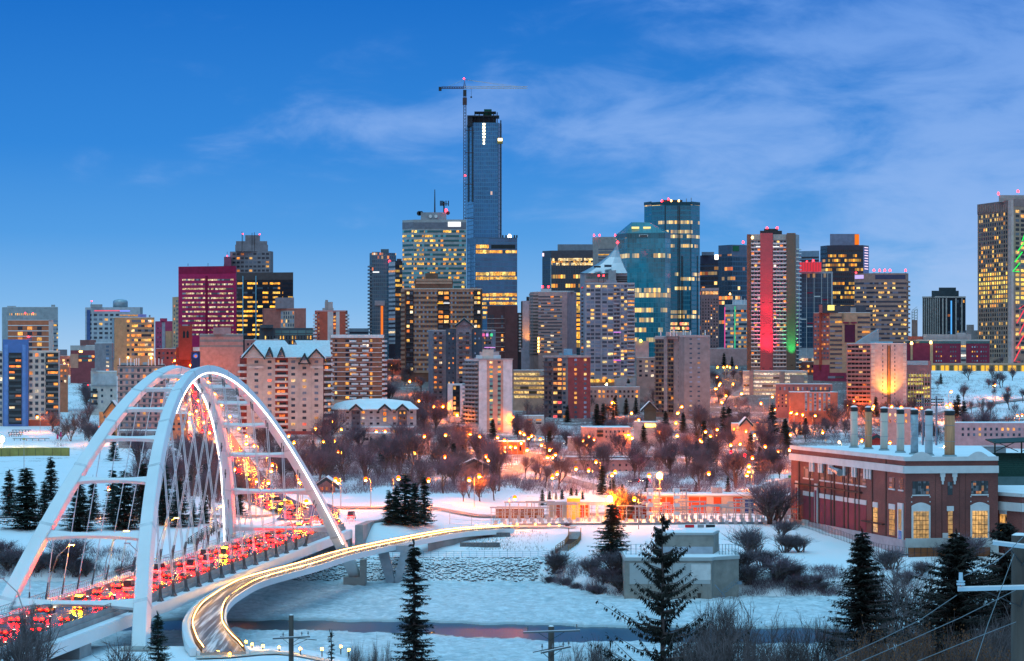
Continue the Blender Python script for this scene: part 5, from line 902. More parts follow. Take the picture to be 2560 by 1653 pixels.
def ground_mat():
    m = bpy.data.materials.new("snowy_ground"); m.use_nodes = True; t = m.node_tree; b = t.nodes['Principled BSDF']
    pos = nd(t, "NewGeometry").outputs['Position']
    n1 = nd(t, "TexNoise", {'Vector': pos, 'Scale': .05, 'Detail': 7, 'Roughness': .65}).outputs[0]
    n2 = nd(t, "TexNoise", {'Vector': pos, 'Scale': .7, 'Detail': 6, 'Roughness': .7}).outputs[0]
    f = mt(t, 'MULTIPLY_ADD', n2, .55, mt(t, 'MULTIPLY', n1, .45))
    y = nd(t, "SeparateXYZ", {0: pos}).outputs[1]
    far = nd(t, "MapRange", {0: y, 1: 780, 2: 1050, 3: 0, 4: .18}).outputs[0]; f2 = nd(t, "MapRange", {0: y, 1: 1350, 2: 1550, 3: 0, 4: .09}).outputs[0]; xx = nd(t, "SeparateXYZ", {0: pos}).outputs[0]; keep = nd(t, "MapRange", {0: mt(t, 'DIVIDE', xx, y), 1: .15, 2: .175, 3: 1, 4: .35}).outputs[0]; keep2 = nd(t, "MapRange", {0: mt(t, 'DIVIDE', xx, y), 1: -.1, 2: -.16, 3: 1, 4: .4}).outputs[0]; far = mt(t, 'MULTIPLY', mt(t, 'ADD', far, f2), mt(t, 'MULTIPLY', keep, keep2))      # trampled city ground and brush up the bank
    g = nd(t, "MapRange", {0: mt(t, 'ADD', f, far), 1: .63, 2: .72}).outputs[0]
    t.links.new(mix(t, g, (.80, .84, .88), (.17, .13, .125)), b.inputs['Base Color'])
    b.inputs['Roughness'].default_value = .75
    t.links.new(nd(t, "Bump", {'Height': n2, 'Strength': .35, 'Distance': .7}).outputs[0], b.inputs['Normal'])
    return m
def terrain():
    xs = np.array(sorted(set(list(np.arange(-9000, -600, 600))+list(np.arange(-600, -160, 20))+list(np.arange(-160, 160, 3.))+list(np.arange(160, 600, 20))+list(np.arange(600, 9001, 600)))))
    ys = np.array(sorted(set(list(np.arange(-200, 380, 10.))+list(np.arange(380, 480, 3.))+list(np.arange(480, 590, 10.))+list(np.arange(590, 720, 2.5))+list(np.arange(720, 900, 5.))+list(np.arange(900, 2100, 10.))+[2200, 2400, 2700, 3000, 3500, 5000, 8000, 14000, 24000, 40000])))
    def zf(X, Y):
        z = ground(X, Y); bank = (Y > 596)*(Y < 720)
        z = z+bank*.5*(fnoise(X, Y, 6, 3)-.5)+((Y > 690)*(Y < 1300))*.3*(fnoise(X, Y, 18, 4)-.5)
        dd = np.abs(X-axis_x(Y)); return np.where((Y > 664)*(Y < 790)*(dd < 14), ground(X, Y)-.05, z)
    o = grid_mesh("ground", xs, ys, zf, ground_mat()); tag(o, kind='structure', label='snow covered riverbanks and city ground', cat='ground')
    # river: dark water with broken ice sheets on it
    wm = M("river_water", (.02, .045, .065), .34, spec=.5, var=.1)
    o = MB().add([(-900, 425, .02), (900, 425, .02), (900, 660, .02), (-900, 660, .02)], [(0, 1, 2, 3)]).obj("river", wm); tag(o, kind='structure', label='dark open river water between ice sheets', cat='river')
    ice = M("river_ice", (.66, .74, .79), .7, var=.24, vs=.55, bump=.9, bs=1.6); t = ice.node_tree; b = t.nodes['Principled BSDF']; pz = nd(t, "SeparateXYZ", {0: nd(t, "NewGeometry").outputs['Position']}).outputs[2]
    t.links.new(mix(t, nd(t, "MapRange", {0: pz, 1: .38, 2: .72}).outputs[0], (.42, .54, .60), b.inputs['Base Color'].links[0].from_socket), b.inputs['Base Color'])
    def zi(X, Y):
        up, lo = chan(X); n = .5*fnoise(X, Y, 3.1, 1)+1.1*np.abs(fnoise(X, Y, 1.5, 2)-.5)+.3*fnoise(X, Y, 9, 5)+.55*fnoise(X, Y, 1., 8)
        z = .05+n*.75; inside = (Y > lo)*(Y < up); edge = np.minimum(np.abs(Y-lo), np.abs(Y-up))
        return np.where(inside, -1.2, np.where(edge < 1.6, z*.7+.1, z))
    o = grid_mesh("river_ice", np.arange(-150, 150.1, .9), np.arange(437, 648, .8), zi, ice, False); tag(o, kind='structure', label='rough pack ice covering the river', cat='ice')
    # riprap
    rng = np.random.default_rng(5); mb = MB(); ico = [(0, 0, 1), (.9, 0, .3), (.28, .85, .3), (-.73, .53, .3), (-.73, -.53, .3), (.28, -.85, .3), (.6, .5, -.5), (-.6, -.1, -.6), (.2, -.7, -.5)]
    fc = [(0, 1, 2), (0, 2, 3), (0, 3, 4), (0, 4, 5), (0, 5, 1), (1, 6, 2), (2, 6, 3), (3, 6, 7), (3, 7, 4), (4, 7, 8), (4, 8, 5), (5, 8, 1), (1, 8, 6)]
    for k in range(7500):
        x = rng.uniform(-84, 13); y = rng.uniform(637.5, 652.3); r = .2+.55*rng.random()**1.7; z = gz(x, y)+rng.uniform(-.12, .15)
        if x > 9-(652-y)*.35 and rng.random() < .6: continue
        a = rng.uniform(0, 6.3); c, s_ = math.cos(a), math.sin(a); fx, fy = rng.uniform(.7, 1.3, 2)
        mb.add([(x+r*(p[0]*c*fx-p[1]*s_*fy), y+r*(p[0]*s_*fx+p[1]*c*fy), z+r*.75*p[2]+.1) for p in ico], fc)
    m = bpy.data.materials.new("snowy_rock"); m.use_nodes = True; t = m.node_tree; b = t.nodes['Principled BSDF']
    g = nd(t, "NewGeometry"); nz = nd(t, "SeparateXYZ", {0: g.outputs['True Normal']}).outputs[2]
    f = nd(t, "MapRange", {0: mt(t, 'MULTIPLY_ADD', g.outputs['Random Per Island'], .35, nz), 1: .3, 2: .66}).outputs[0]
    t.links.new(mix(t, f, (.10, .10, .115), (.74, .79, .83)), b.inputs['Base Color']); b.inputs['Roughness'].default_value = .8
    o = mb.obj("riprap", m); tag(o, kind='stuff', label='snow dusted riprap stones on the far riverbank', cat='riprap')
def ribbon(name, pts, w, mat, lift=.22, z=None, label=None, step=6., kind='structure'):
    """a road laid along pts (x, y) following the ground"""
    q = [Vector((p[0], p[1], 0)) for p in pts]; dense = []
    for a, b, pa, pb in zip(q[:-1], q[1:], [q[0]]+q[:-2], q[2:]+[q[-1]]):
        n = max(2, int((b-a).length/step))
        for k in range(n):
            t = k/n; dense.append(.5*((2*a)+(-pa+b)*t+(2*pa-5*a+4*b-pb)*t*t+(-pa+3*a-3*b+pb)*t**3))
    dense.append(q[-1]); vs = []; N = 4
    for i, p in enumerate(dense):
        d = dense[min(i+1, len(dense)-1)]-dense[max(i-1, 0)]; l = Vector((d.y, -d.x, 0)).normalized(); ww = w if not callable(w) else w(i/(len(dense)-1))
        for j in range(N+1):
            c = p+l*ww*(j/N-.5); zz = (max(gz(c.x, c.y), gz(p.x, p.y)-.1) if z is None else z)+lift; vs.append((c.x, c.y, zz))
    fs = [(i*(N+1)+j, i*(N+1)+j+1, (i+1)*(N+1)+j+1, (i+1)*(N+1)+j) for i in range(len(dense)-1) for j in range(N)]
    o = MB().add(vs, fs).obj(name, mat, smooth=True); tag(o, kind=kind, label=label, cat='road' if kind == 'structure' else None); return o, dense
ASPH = M("asphalt_wet", (.085, .075, .07), .26, spec=.6, var=.3, vs=.6)
ASPHS = M("asphalt_snowy", (.26, .25, .25), .6, var=.45, vs=.25)
def roads():
    ribbon("river_valley_road", [(-260, 752), (-150, 757), (-90, 758), (-30, 757), (20, 764), (60, 800), (90, 900), (120, 1010)], 11, ASPHS, .26, label='snow edged road running east along the river flats')
    hp = [gp(*p) for p in ((640, 1232), (598, 1180), (560, 1120), (524, 1060), (497, 1008), (478, 962), (466, 936))]
    ribbon("hill_road", [(-58, 700), (-63, 760)]+[(p.x, p.y) for p in hp], 17, ASPH, .35, label='steep road climbing the hill behind the arches under orange lamps')
    for nm, w, pts in (("terrace_road", 11, ((1660, 1075), (1800, 1040), (1900, 1050), (1960, 1062), (2000, 1090))), ("bank_road", 12, ((1640, 1020), (1750, 1010), (1850, 985), (1900, 962))), ("flats_road", 10, ((1180, 1212), (1290, 1180), (1330, 1150), (1290, 1130), (1240, 1118))), ("lane", 9, ((1290, 1165), (1400, 1195), (1500, 1225))), ("bluff_road", 9, ((2330, 1040), (2440, 1015), (2570, 998))), ("avenue", 10, ((2140, 1062), (2300, 1052), (2570, 1050))), ("crescent", 9, ((1000, 1134), (1150, 1138), (1230, 1120)))):
        q = [gp(*p) for p in pts]; ribbon(nm, [(p.x, p.y) for p in q], w, ASPHS, .3, label={'terrace_road': 'road on the bank terrace, glowing orange from lamps', 'bank_road': 'sloping street behind the grey slab tower', 'flats_road': 'curving street on the flats', 'lane': 'narrow lane among bare trees', 'bluff_road': 'road cut across the snowy bluff', 'avenue': 'avenue behind the brick plant chimneys', 'crescent': 'street before the twin walk ups'}[nm])
# ---------------------------------------------------------------- the arch bridge
ARCHW = M("arch_steel", (.74, .77, .79), .38, spec=.4, var=.05, vs=.12)
LED = lamp_mat("led_strip", (1, .86, .84), 6)
def arch_pt(u, s, wofs=0.):
    a = abs(u); Y = YC+(LN if u < 0 else LF)*u; z = ZB+(ZA-ZB)*(1-a**PW); fr = 1-(z-ZB)/(ZA-ZB)
    w = (WA+((WBN if u < 0 else WBF)-WA)*fr)*s+wofs; n = math.hypot(1, SL)
    return Vector((X0+SL*(Y-YC)+w/n, Y-w*SL/n, z))
LATV = Vector((1, -SL, 0)).normalized()
def deck_p(Y, w, z): return Vector((axis_x(Y), Y, z))+LATV*w
def bridge():
    T = thing('arch_bridge', 'white steel arch bridge with two leaning arches and hanging cables over the river', 'bridge', (X0, YC, 13))
    us = [-1.0+2.0*i/96 for i in range(97)]
    for s in (-1, 1):
        mb = MB(); led = MB(); secs = []
        for u in us:
            p = arch_pt(u, s); tn = (arch_pt(u+.004, s)-arch_pt(u-.004, s)).normalized()
            pl = (arch_pt(0, s)-arch_pt(-.9, s)).cross(arch_pt(.9, s)-arch_pt(0, s)).normalized()
            if pl.x < 0: pl = -pl
            rd = tn.cross(pl).normalized()
            if rd.z < 0: rd = -rd
            k = abs(u)**1.5; wd_, dp = 1.05+.32*k, .8+.5*k
            secs.append((p, pl, rd, wd_, dp))
        vs = []; ch = .16
        for p, pl, rd, w, d in secs: vs += [p-pl*w-rd*(d-ch), p-pl*(w-ch)-rd*d, p+pl*(w-ch)-rd*d, p+pl*w-rd*(d-ch), p+pl*w+rd*(d-ch), p+pl*(w-ch)+rd*d, p-pl*(w-ch)+rd*d, p-pl*w+rd*(d-ch)]
        n = len(secs); mb.add(vs, [(i*8+j, i*8+(j+1) % 8, (i+1)*8+(j+1) % 8, (i+1)*8+j) for i in range(n-1) for j in range(8)]+[tuple(range(7, -1, -1)), tuple((n-1)*8+j for j in range(8))])
        rib = mb.obj('arch_rib', ARCHW, T)
        for q in range(6, n-5, 7):        # bolted splice collars
            (p, pl, rd, w, d), tn = secs[q], (secs[q+1][0]-secs[q-1][0]).normalized(); e = .03; v = []
            for o in (-.35, .35): v += [p+tn*o-pl*(w+e)-rd*(d+e), p+tn*o+pl*(w+e)-rd*(d+e), p+tn*o+pl*(w+e)+rd*(d+e), p+tn*o-pl*(w+e)+rd*(d+e)]
            MB().add(v, [(i, (i+1) % 4, 4+(i+1) % 4, 4+i) for i in range(4)]+[(3, 2, 1, 0), (4, 5, 6, 7)]).obj('splice_collar', M("arch_steel_collar", (.60, .64, .67), .5), rib)
        # light strip under the outer lower edge
        v = []; sel = [q for q in secs[30:92]]
        for p, pl, rd, w, d in sel:
            c = p+pl*s*(w-.22)-rd*(d+.02); v += [c-pl*.13, c+pl*.13, c+pl*.13-rd*.16, c-pl*.13-rd*.16]
        m = len(sel); led.add(v, [(i*4+j, i*4+(j+1) % 4, (i+1)*4+(j+1) % 4, (i+1)*4+j) for i in range(m-1) for j in range(4)]).obj('light_strip', LED, rib)
        c = arch_pt(.985, s)
        if s > 0: MB().prism([(c.x-2.6, c.y-2.6), (c.x+3., c.y-2.6), (c.x+3., c.y+4), (c.x-2.6, c.y+4)], -2.6, 2.6).obj('footing', CONC, T); MB().prism([(c.x+1.6, c.y-2.7), (c.x+3.1, c.y-2.7), (c.x+3.1, c.y+2), (c.x+1.6, c.y+2)], 2.6, 7).obj('footing_wall', CONC, T)
        c = arch_pt(-.985, s); MB().prism([(c.x-3, c.y-3.4), (c.x+3., c.y-3.4), (c.x+3., c.y+2.6), (c.x-3., c.y+2.6)], 0, 8.2 if s < 0 else 7.9).obj('footing', CONC, T)
    # curved cross struts
    for u in (-.875, -.745, -.615, -.49, -.375, -.265, -.155, .155, .265, .375, .49, .615, .745, .86):
        a, b = arch_pt(u, -1), arch_pt(u, 1); tn = (arch_pt(u+.01, 1)+arch_pt(u+.01, -1)-arch_pt(u-.01, 1)-arch_pt(u-.01, -1)).normalized(); ax = (b-a).normalized(); rd = tn.cross(ax); k = abs(u)
        rd = rd if rd.z > 0 else -rd; vs = []; N = 12
        for i in range(N+1):
            t = i/N; e = (2*abs(t-.5))**2.2; h = (.38+.75*e)*(.75+.5*k); p = a+(b-a)*t
            vs += [p-tn*.0+rd*.35-rd*h*.0-tn*h, p+rd*.35+tn*h, p-rd*.35+tn*h, p-rd*.35-tn*h]
        MB().add(vs, [(i*4+j, i*4+(j+1) % 4, (i+1)*4+(j+1) % 4, (i+1)*4+j) for i in range(N) for j in range(4)]+[(3, 2, 1, 0), tuple(N*4+j for j in range(4))]).obj('cross_strut', ARCHW, T)
    # deck
    Ys = [300+i*6 for i in range(63)]; q = [Vector((axis_x(y), y, 0)) for y in Ys]; la = [LATV]*len(q)
    cb = M("deck_concrete", (.30, .30, .31), .85, var=.2, vs=.3); snow2 = SNOW
    def sw(sec, nm, mat, a=0, b=99): return MB().sweep(q[a:b], la[a:b], sec).obj(nm, mat, T)
    sw([(-11.4, 12.), (7.4, 12.), (7.4, 12.95), (-11.4, 12.95)], 'deck_slab', cb)
    sw([(-6.6, 12.955), (6.4, 12.955), (6.4, 12.99), (-6.6, 12.99)], 'road_surface', ASPH); sw([(-11.3, 12.955), (-7.2, 12.955), (-7.2, 13.15), (-11.3, 13.15)], 'sidewalk', ROOFSNOW)
    sw([(-7.15, 12.95), (-6.65, 12.95), (-6.8, 13.75), (-7.1, 13.75)], 'barrier', cb); sw([(6.45, 12.95), (7.05, 12.95), (7.0, 13.85), (6.6, 13.85)], 'barrier', cb)
    sw([(7.42, 11.6), (9.3, 11.6), (9.3, 11.9), (7.42, 11.9)], 'ledge', ARCHW); sw([(7.45, 11.905), (9.15, 11.905), (9.15, 12.1), (7.45, 12.1)], 'ledge_snow', snow2)
    sw([(8.8, 9.9), (9.32, 9.9), (9.32, 11.595), (8.8, 11.595)], 'edge_girder', ARCHW); sw([(-11.9, 9.9), (-11.42, 9.9), (-11.42, 13.2), (-11.9, 13.2)], 'edge_girder', ARCHW); sw([(-8, 10.4), (8, 10.4), (8, 11.99), (-8, 11.99)], 'box_girder', cb)
    for lw in (-2.2, 2.0):
        for y in range(330, 668, 9): MB().sweep([Vector((axis_x(y), y, 0)), Vector((axis_x(y+3), y+3, 0))], [LATV]*2, [(lw-.08, 12.994), (lw+.08, 12.994), (lw+.08, 12.998), (lw-.08, 12.998)]).obj('lane_dash', WHITE, T)
    # railings
    def rails(w, z, h, curve, step, nm, mat, a=310, b=668):
        mb = MB(); y = a
        while y < b:
            pts = [deck_p(y, w, z), deck_p(y, w-curve*.1, z+h*.5), deck_p(y, w+curve*.9, z+h)]; mb.tube(pts, .055, 3); y += step
        for f in (.45, .95): mb.tube([deck_p(a, w+curve*(f-.1), z+h*f), deck_p(b, w+curve*(f-.1), z+h*f)], .06, 4)
        mb.obj(nm, mat, T)
    brz = M("bronze_rail", (.16, .12, .09), .5, .4)
    rails(-11.2, 13.15, 1.5, .5, 1.5, 'railing', GREYMETAL); rails(-6.95, 13.75, .6, 0, 1.8, 'railing', brz); rails(6.8, 13.85, .7, 0, 1.5, 'railing', brz)
    # hangers in pairs, each a part
    cable = M("cable_white", (.62, .64, .68), .4); sock = M("socket_dark", (.10, .10, .11), .5, .4)
    for s in (-1, 1):
        for i in range(16):
            u0 = -.79+i*(1.55/15)
            for e in ((-.006, .006) if s > 0 or i > 6 else (0,)):
                u = u0+e; p = arch_pt(u, s)-Vector((0, 0, 1.0)); zb = 12.1 if s > 0 else 13.2; w = 8.3 if s > 0 else -11.0
                b = deck_p(YC+(LN if u < 0 else LF)*u, w, zb)
                if p.z-b.z < 5: continue
                d = (p-b); m = b+d.normalized()*min(3.2, d.length*.3)
                h = MB().tube([m, p-d.normalized()*1.6], .09, 4).obj('hanger', cable, T)
                MB().tube([b, m], [.2, .12], 4).obj('socket', sock, h); MB().tube([p-d.normalized()*1.6, p], .12, 4).obj('socket', sock, h)
                if s > 0: MB().prism([(b.x-.5, b.y-.5), (b.x+.5, b.y-.5), (b.x+.5, b.y+.5), (b.x-.5, b.y+.5)], zb, zb+.8, top=[(b.x-.1, b.y-.1), (b.x+.1, b.y-.1), (b.x+.1, b.y+.1), (b.x-.1, b.y+.1)]).obj('anchor', sock, h)
    # abutments
    for y in (418, 668): MB().sweep([Vector((axis_x(y), y, 0)), Vector((axis_x(y+7), y+7, 0))], [LATV]*2, [(-11.3, -1), (8.7, -1), (8.7, 10.35), (-11.3, 10.35)]).obj('abutment', cb, T)
    MB().sweep([deck_p(672, 0, 0), deck_p(690, 0, 0), deck_p(700, 4, 0)], [LATV]*3, [(10, 4), (12.2, 4), (12.2, 13.3), (10, 13.3)]).obj('wing_wall', cb, T)
    # road lamp standards on the bridge edge
    for y, w in ((380, -11.6), (466, -11.6), (504, -11.6), (545, -11.6), (588, -11.6), (632, -11.6), (395, 7.2), (470, 7.2), (540, 7.2), (605, 7.2)):
        sg = 1 if w < 0 else -1; m = MB().tube([deck_p(y, w, 13.), deck_p(y, w+sg*.4, 17), deck_p(y, w+sg*1.8, 21), deck_p(y, w+sg*4.2, 23.2)], [.14, .12, .1, .08], 5); lp = m.obj('light_pole', GREYMETAL, T)
        q = deck_p(y, w+sg*4.6, 23.2); MB().box((q.x-.6, q.y-.4, q.z), (q.x+.6, q.y+.4, q.z+.16)).obj('lamp_head', GREYMETAL, lp)
        if w < 0: MB().box((q.x-.5, q.y-.34, q.z-.04), (q.x+.5, q.y+.34, q.z-.002)).obj('lens', lamp_mat('added_bridge_glow', (1, .36, .008), 1300), lp)  # glowing underside added to lay orange pools on the road
    return T
def footbridge():
    pts = [(558, 1630, 8.3), (549, 1618, 8.5), (535, 1600, 8.9), (519, 1567, 9.3), (525, 1534, 9.6), (543, 1508, 9.8), (585, 1478, 10), (640, 1452, 10), (769, 1416, 10), (863, 1387, 10), (1000, 1357, 10.2), (1139, 1332, 10.4), (1270, 1322, 10.4)]
    c = []
    for px, py, z in pts: Y = F*(H-z)/(py-HZ); c.append(Vector((Xp(px, Y), Y, z)))
    d = []
    for i in range(len(c)-1):
        a, b, pa, pb = c[i], c[i+1], c[max(i-1, 0)], c[min(i+2, len(c)-1)]
        for k in range(6):
            t = k/6; d.append(.5*((2*a)+(-pa+b)*t+(2*pa-5*a+4*b-pb)*t*t+(-pa+3*a-3*b+pb)*t**3))
    d.append(c[-1]); la = []
    for i, p in enumerate(d):
        q = d[min(i+1, len(d)-1)]-d[max(i-1, 0)]; la.append(Vector((q.y, -q.x, 0)).normalized())
    T = thing('footbridge', 'curving footbridge with glowing handrails beside the arch bridge', 'footbridge', tuple(d[len(d)//2]))
    hw = 2.1; dk = M("walk_deck", (.17, .155, .165), .45); t = dk.node_tree; pos = nd(t, "Mapping", {0: nd(t, "NewGeometry").outputs[0], 'Rotation': (0, 0, R(12)), 'Scale': (1.1, .022, 1)}).outputs[0]
    t.links.new(ramp(t, nd(t, "TexNoise", {'Vector': pos, 'Scale': 1., 'Detail': 5, 'Roughness': .6}).outputs[0], [(.40, (.075, .065, .07)), (.52, (.16, .15, .16)), (.62, (.62, .66, .70))]), t.nodes['Principled BSDF'].inputs['Base Color'])
    lw = [1+.85*max(0, min(1, 1.35-i/24)) for i in range(len(d))]
    def sw(sec, nm, mat, sm=False):
        k = len(sec); n = len(d); vs = [p+l*(w*f)+Vector((0, 0, z)) for p, l, f in zip(d, la, lw) for w, z in sec]
        fs = [(i*k+j, i*k+(j+1) % k, (i+1)*k+(j+1) % k, (i+1)*k+j) for i in range(n-1) for j in range(k)]+[tuple(range(k-1, -1, -1)), tuple((n-1)*k+j for j in range(k))]
        return MB().add(vs, fs).obj(nm, mat, T, sm)
    sw([(-hw, -.9), (hw, -.9), (hw, -.05), (-hw, -.05)], 'deck', CONC); sw([(-hw+.3, -.045), (hw-.3, -.045), (hw-.3, 0), (-hw+.3, 0)], 'walkway', dk)
    sw([(-hw-.25, -1.2), (-hw-.003, -1.2), (-hw-.003, .25), (-hw-.35, .25)], 'edge_beam', ARCHW); sw([(hw+.003, -1.2), (hw+.25, -1.2), (hw+.35, .25), (hw+.003, .25)], 'edge_beam', ARCHW)
    sw([(-hw-.95, -.6), (-hw-.36, -.6), (-hw-.36, .9), (-hw-.95, .75)], 'outer_parapet', ARCHW)
    strip = lamp_mat("handrail_led", (1, .48, .10), 26)
    for sg in (-1, 1):
        mb = MB()
        for i in range(len(d)-1):
            for k in range(4):
                p = d[i].lerp(d[i+1], k/4)+la[i]*sg*(hw-.12)*lw[i]; mb.tube([p, p+Vector((0, 0, 1.15))-la[i]*sg*.1], .04, 3)
        for z in (.5, 1.15): mb.tube([p+l*sg*(hw-.12)*f+Vector((0, 0, z)) for p, l, f in zip(d, la, lw)], .06, 4)
        mb.obj('railing', M("bronze_rail", (.16, .12, .09), .5, .4), T)
        n = len(d); v = [];
        for p, l, f in zip(d, la, lw): e = p+l*sg*(hw-.28)*f; v += [e+Vector((0, 0, .92)), e-l*sg*.08+Vector((0, 0, .92)), e-l*sg*.08+Vector((0, 0, 1.0)), e+Vector((0, 0, 1.0))]
        MB().add(v, [(i*4+j, i*4+(j+1) % 4, (i+1)*4+(j+1) % 4, (i+1)*4+j) for i in range(n-1) for j in range(4)]).obj('light_strip', strip, T)
    # V pier and abutment
    vp = M("pier_concrete", (.33, .37, .42), .8)
    Y = 641
    def leg(p0, p1, w0, w1):
        a, b = P(*p0, Y), P(*p1, Y); MB().add([(a.x-w0, a.y-1.4, a.z), (a.x+w0, a.y-1.4, a.z), (a.x+w0, a.y+1.4, a.z), (a.x-w0, a.y+1.4, a.z), (b.x-w1, b.y-1.4, b.z-2), (b.x+w1, b.y-1.4, b.z-2), (b.x+w1, b.y+1.4, b.z-2), (b.x-w1, b.y+1.4, b.z-2)], [(0, 1, 2, 3), (7, 6, 5, 4), (0, 4, 5, 1), (1, 5, 6, 2), (2, 6, 7, 3), (3, 7, 4, 0)]).obj('pier_leg', vp, T)
    leg((957, 1376), (982, 1455), 1.4, 1.0); leg((1015, 1370), (992, 1440), 1.1, .9)
    a = P(985, 1372, Y); MB().box((a.x-5, a.y-1.5, a.z-.8), (a.x+5, a.y+1.5, a.z+.9)).obj('pier_cap', vp, T)
    a, b = d[-10], d[-3]; MB().prism([(a.x, a.y-2), (b.x-4, b.y-2.6), (b.x, b.y+2.5), (a.x, a.y+3)], 5, 9.0).obj('abutment', CONC, T)
    return d, la
# ---------------------------------------------------------------- far bank details
def bank():
    w = thing('promenade_wall', 'long grey promenade retaining wall with a railing above the riprap', 'retaining wall', (-25, 653, 5))
    xs = [P(px, 1400, 654).x for px in (600, 1345, 1374)]
    MB().prism([(xs[0]-20, 652.5), (xs[1], 652.5), (xs[2], 656.), (xs[2], 657), (xs[1], 653.6), (xs[0]-20, 653.6)], 3.2, 6.1).obj('wall', M("grey_wall", (.20, .23, .26), .9), w)
    mb = MB(); blu = M("blue_rail", (.22, .34, .42), .5)
    for k in range(40): x = xs[0]+k*(xs[1]-xs[0])/39; mb.tube([(x, 653, 6.1), (x, 653, 7.6)], .05, 3)
    for z in (6.6, 7.1, 7.6): mb.tube([(xs[0], 653, z), (xs[1], 653, z), (xs[2], 656.5, z)], .05, 3)
    mb.obj('railing', blu, w)
    for i, (x0, x1, y, lab) in enumerate(((893, 1275, 1336, 'upper long low stone terrace wall in the snow above the promenade'), (1150, 1250, 1361, 'lower short stone terrace wall in the snow above the promenade'))):
        Y = gp(x1, y+6).y; a, b = Xp(x0, Y), Xp(x1, Y); z = gz(b, Y)
        o = MB().prism([(a, Y-.6), (b-.8, Y-.6), (b, Y), (b-.6, Y+.6), (a, Y+.6)], z-1, z+1.15).obj('terrace_wall', M("gabion", (.16, .16, .17), .9, var=.5, vs=2., bump=.6)); tag(o, lab, 'wall', 'stone terrace walls')
    wood = M("brown_timber", (.24, .14, .07), .7); dkw = M("dark_timber", (.07, .06, .055), .8)
    def stairs(pts, n, wd_, mat, label):
        pts = [gp(*p) for p in pts]; T = thing('staircase', label, 'stairs', tuple(pts[0])); L = []
        for a, b in zip(pts[:-1], pts[1:]):
            for k in range(n): L.append(a.lerp(b, k/n))
        L.append(pts[-1]); mb = MB()
        d = (pts[-1]-pts[0]); lat = Vector((d.y, -d.x, 0)).normalized()
        if lat.x < 0: lat = -lat
        dr = Vector((-lat.y, lat.x, 0))
        for p in L: z = gz(p.x, p.y)+.35; q = [p-lat*wd_, p+lat*wd_, p+lat*wd_+dr*.42, p-lat*wd_+dr*.42]; mb.prism([(v.x, v.y) for v in q], z, z+.14)
        mb.obj('tread', dkw, T)
        for sg in (-1, 1):
            m2 = MB(); rl = []
            for i, p in enumerate(L):
                q = p+lat*sg*wd_; z = gz(q.x, q.y)
                if i % 2 == 0: m2.tube([(q.x, q.y, z-.3), (q.x, q.y, z+1.6)], .12, 4)
                rl.append(Vector((q.x, q.y, gz(p.x, p.y)+.4)))
            for h in (.2, .65, 1.15): m2.tube([v+Vector((0, 0, h)) for v in rl], .09, 4)
            m2.obj('handrail', mat, T)
    stairs([(1437, 1334), (1436, 1352), (1428, 1364), (1405, 1380)], 8, 1.7, wood, 'brown timber staircase curving down the snowy bank east of the footbridge')
    stairs([(555, 1316), (525, 1332), (505, 1345), (480, 1362)], 7, 1.4, dkw, 'dark timber staircase on the snowy bank seen between the arches')
    # wildflower stalks
    rng = random.Random(3); mb = MB()
    for k in range(1300):
        px, py = rng.uniform(1165, 1370), rng.uniform(1328, 1378)
        if rng.random() < (px-1250)/160: continue
        p = gp(px, py, 640); mb.add([p+Vector((-.04, 0, 0)), p+Vector((.04, 0, 0)), p+Vector((rng.uniform(-.15, .15), 0, rng.uniform(.4, .8)))], [(0, 1, 2)])
    o = mb.obj('dry_stalks', M("dry_stalk", (.16, .13, .12))); tag(o, 'dry dark plant stalks poking through the snow', 'stalks', kind='stuff')
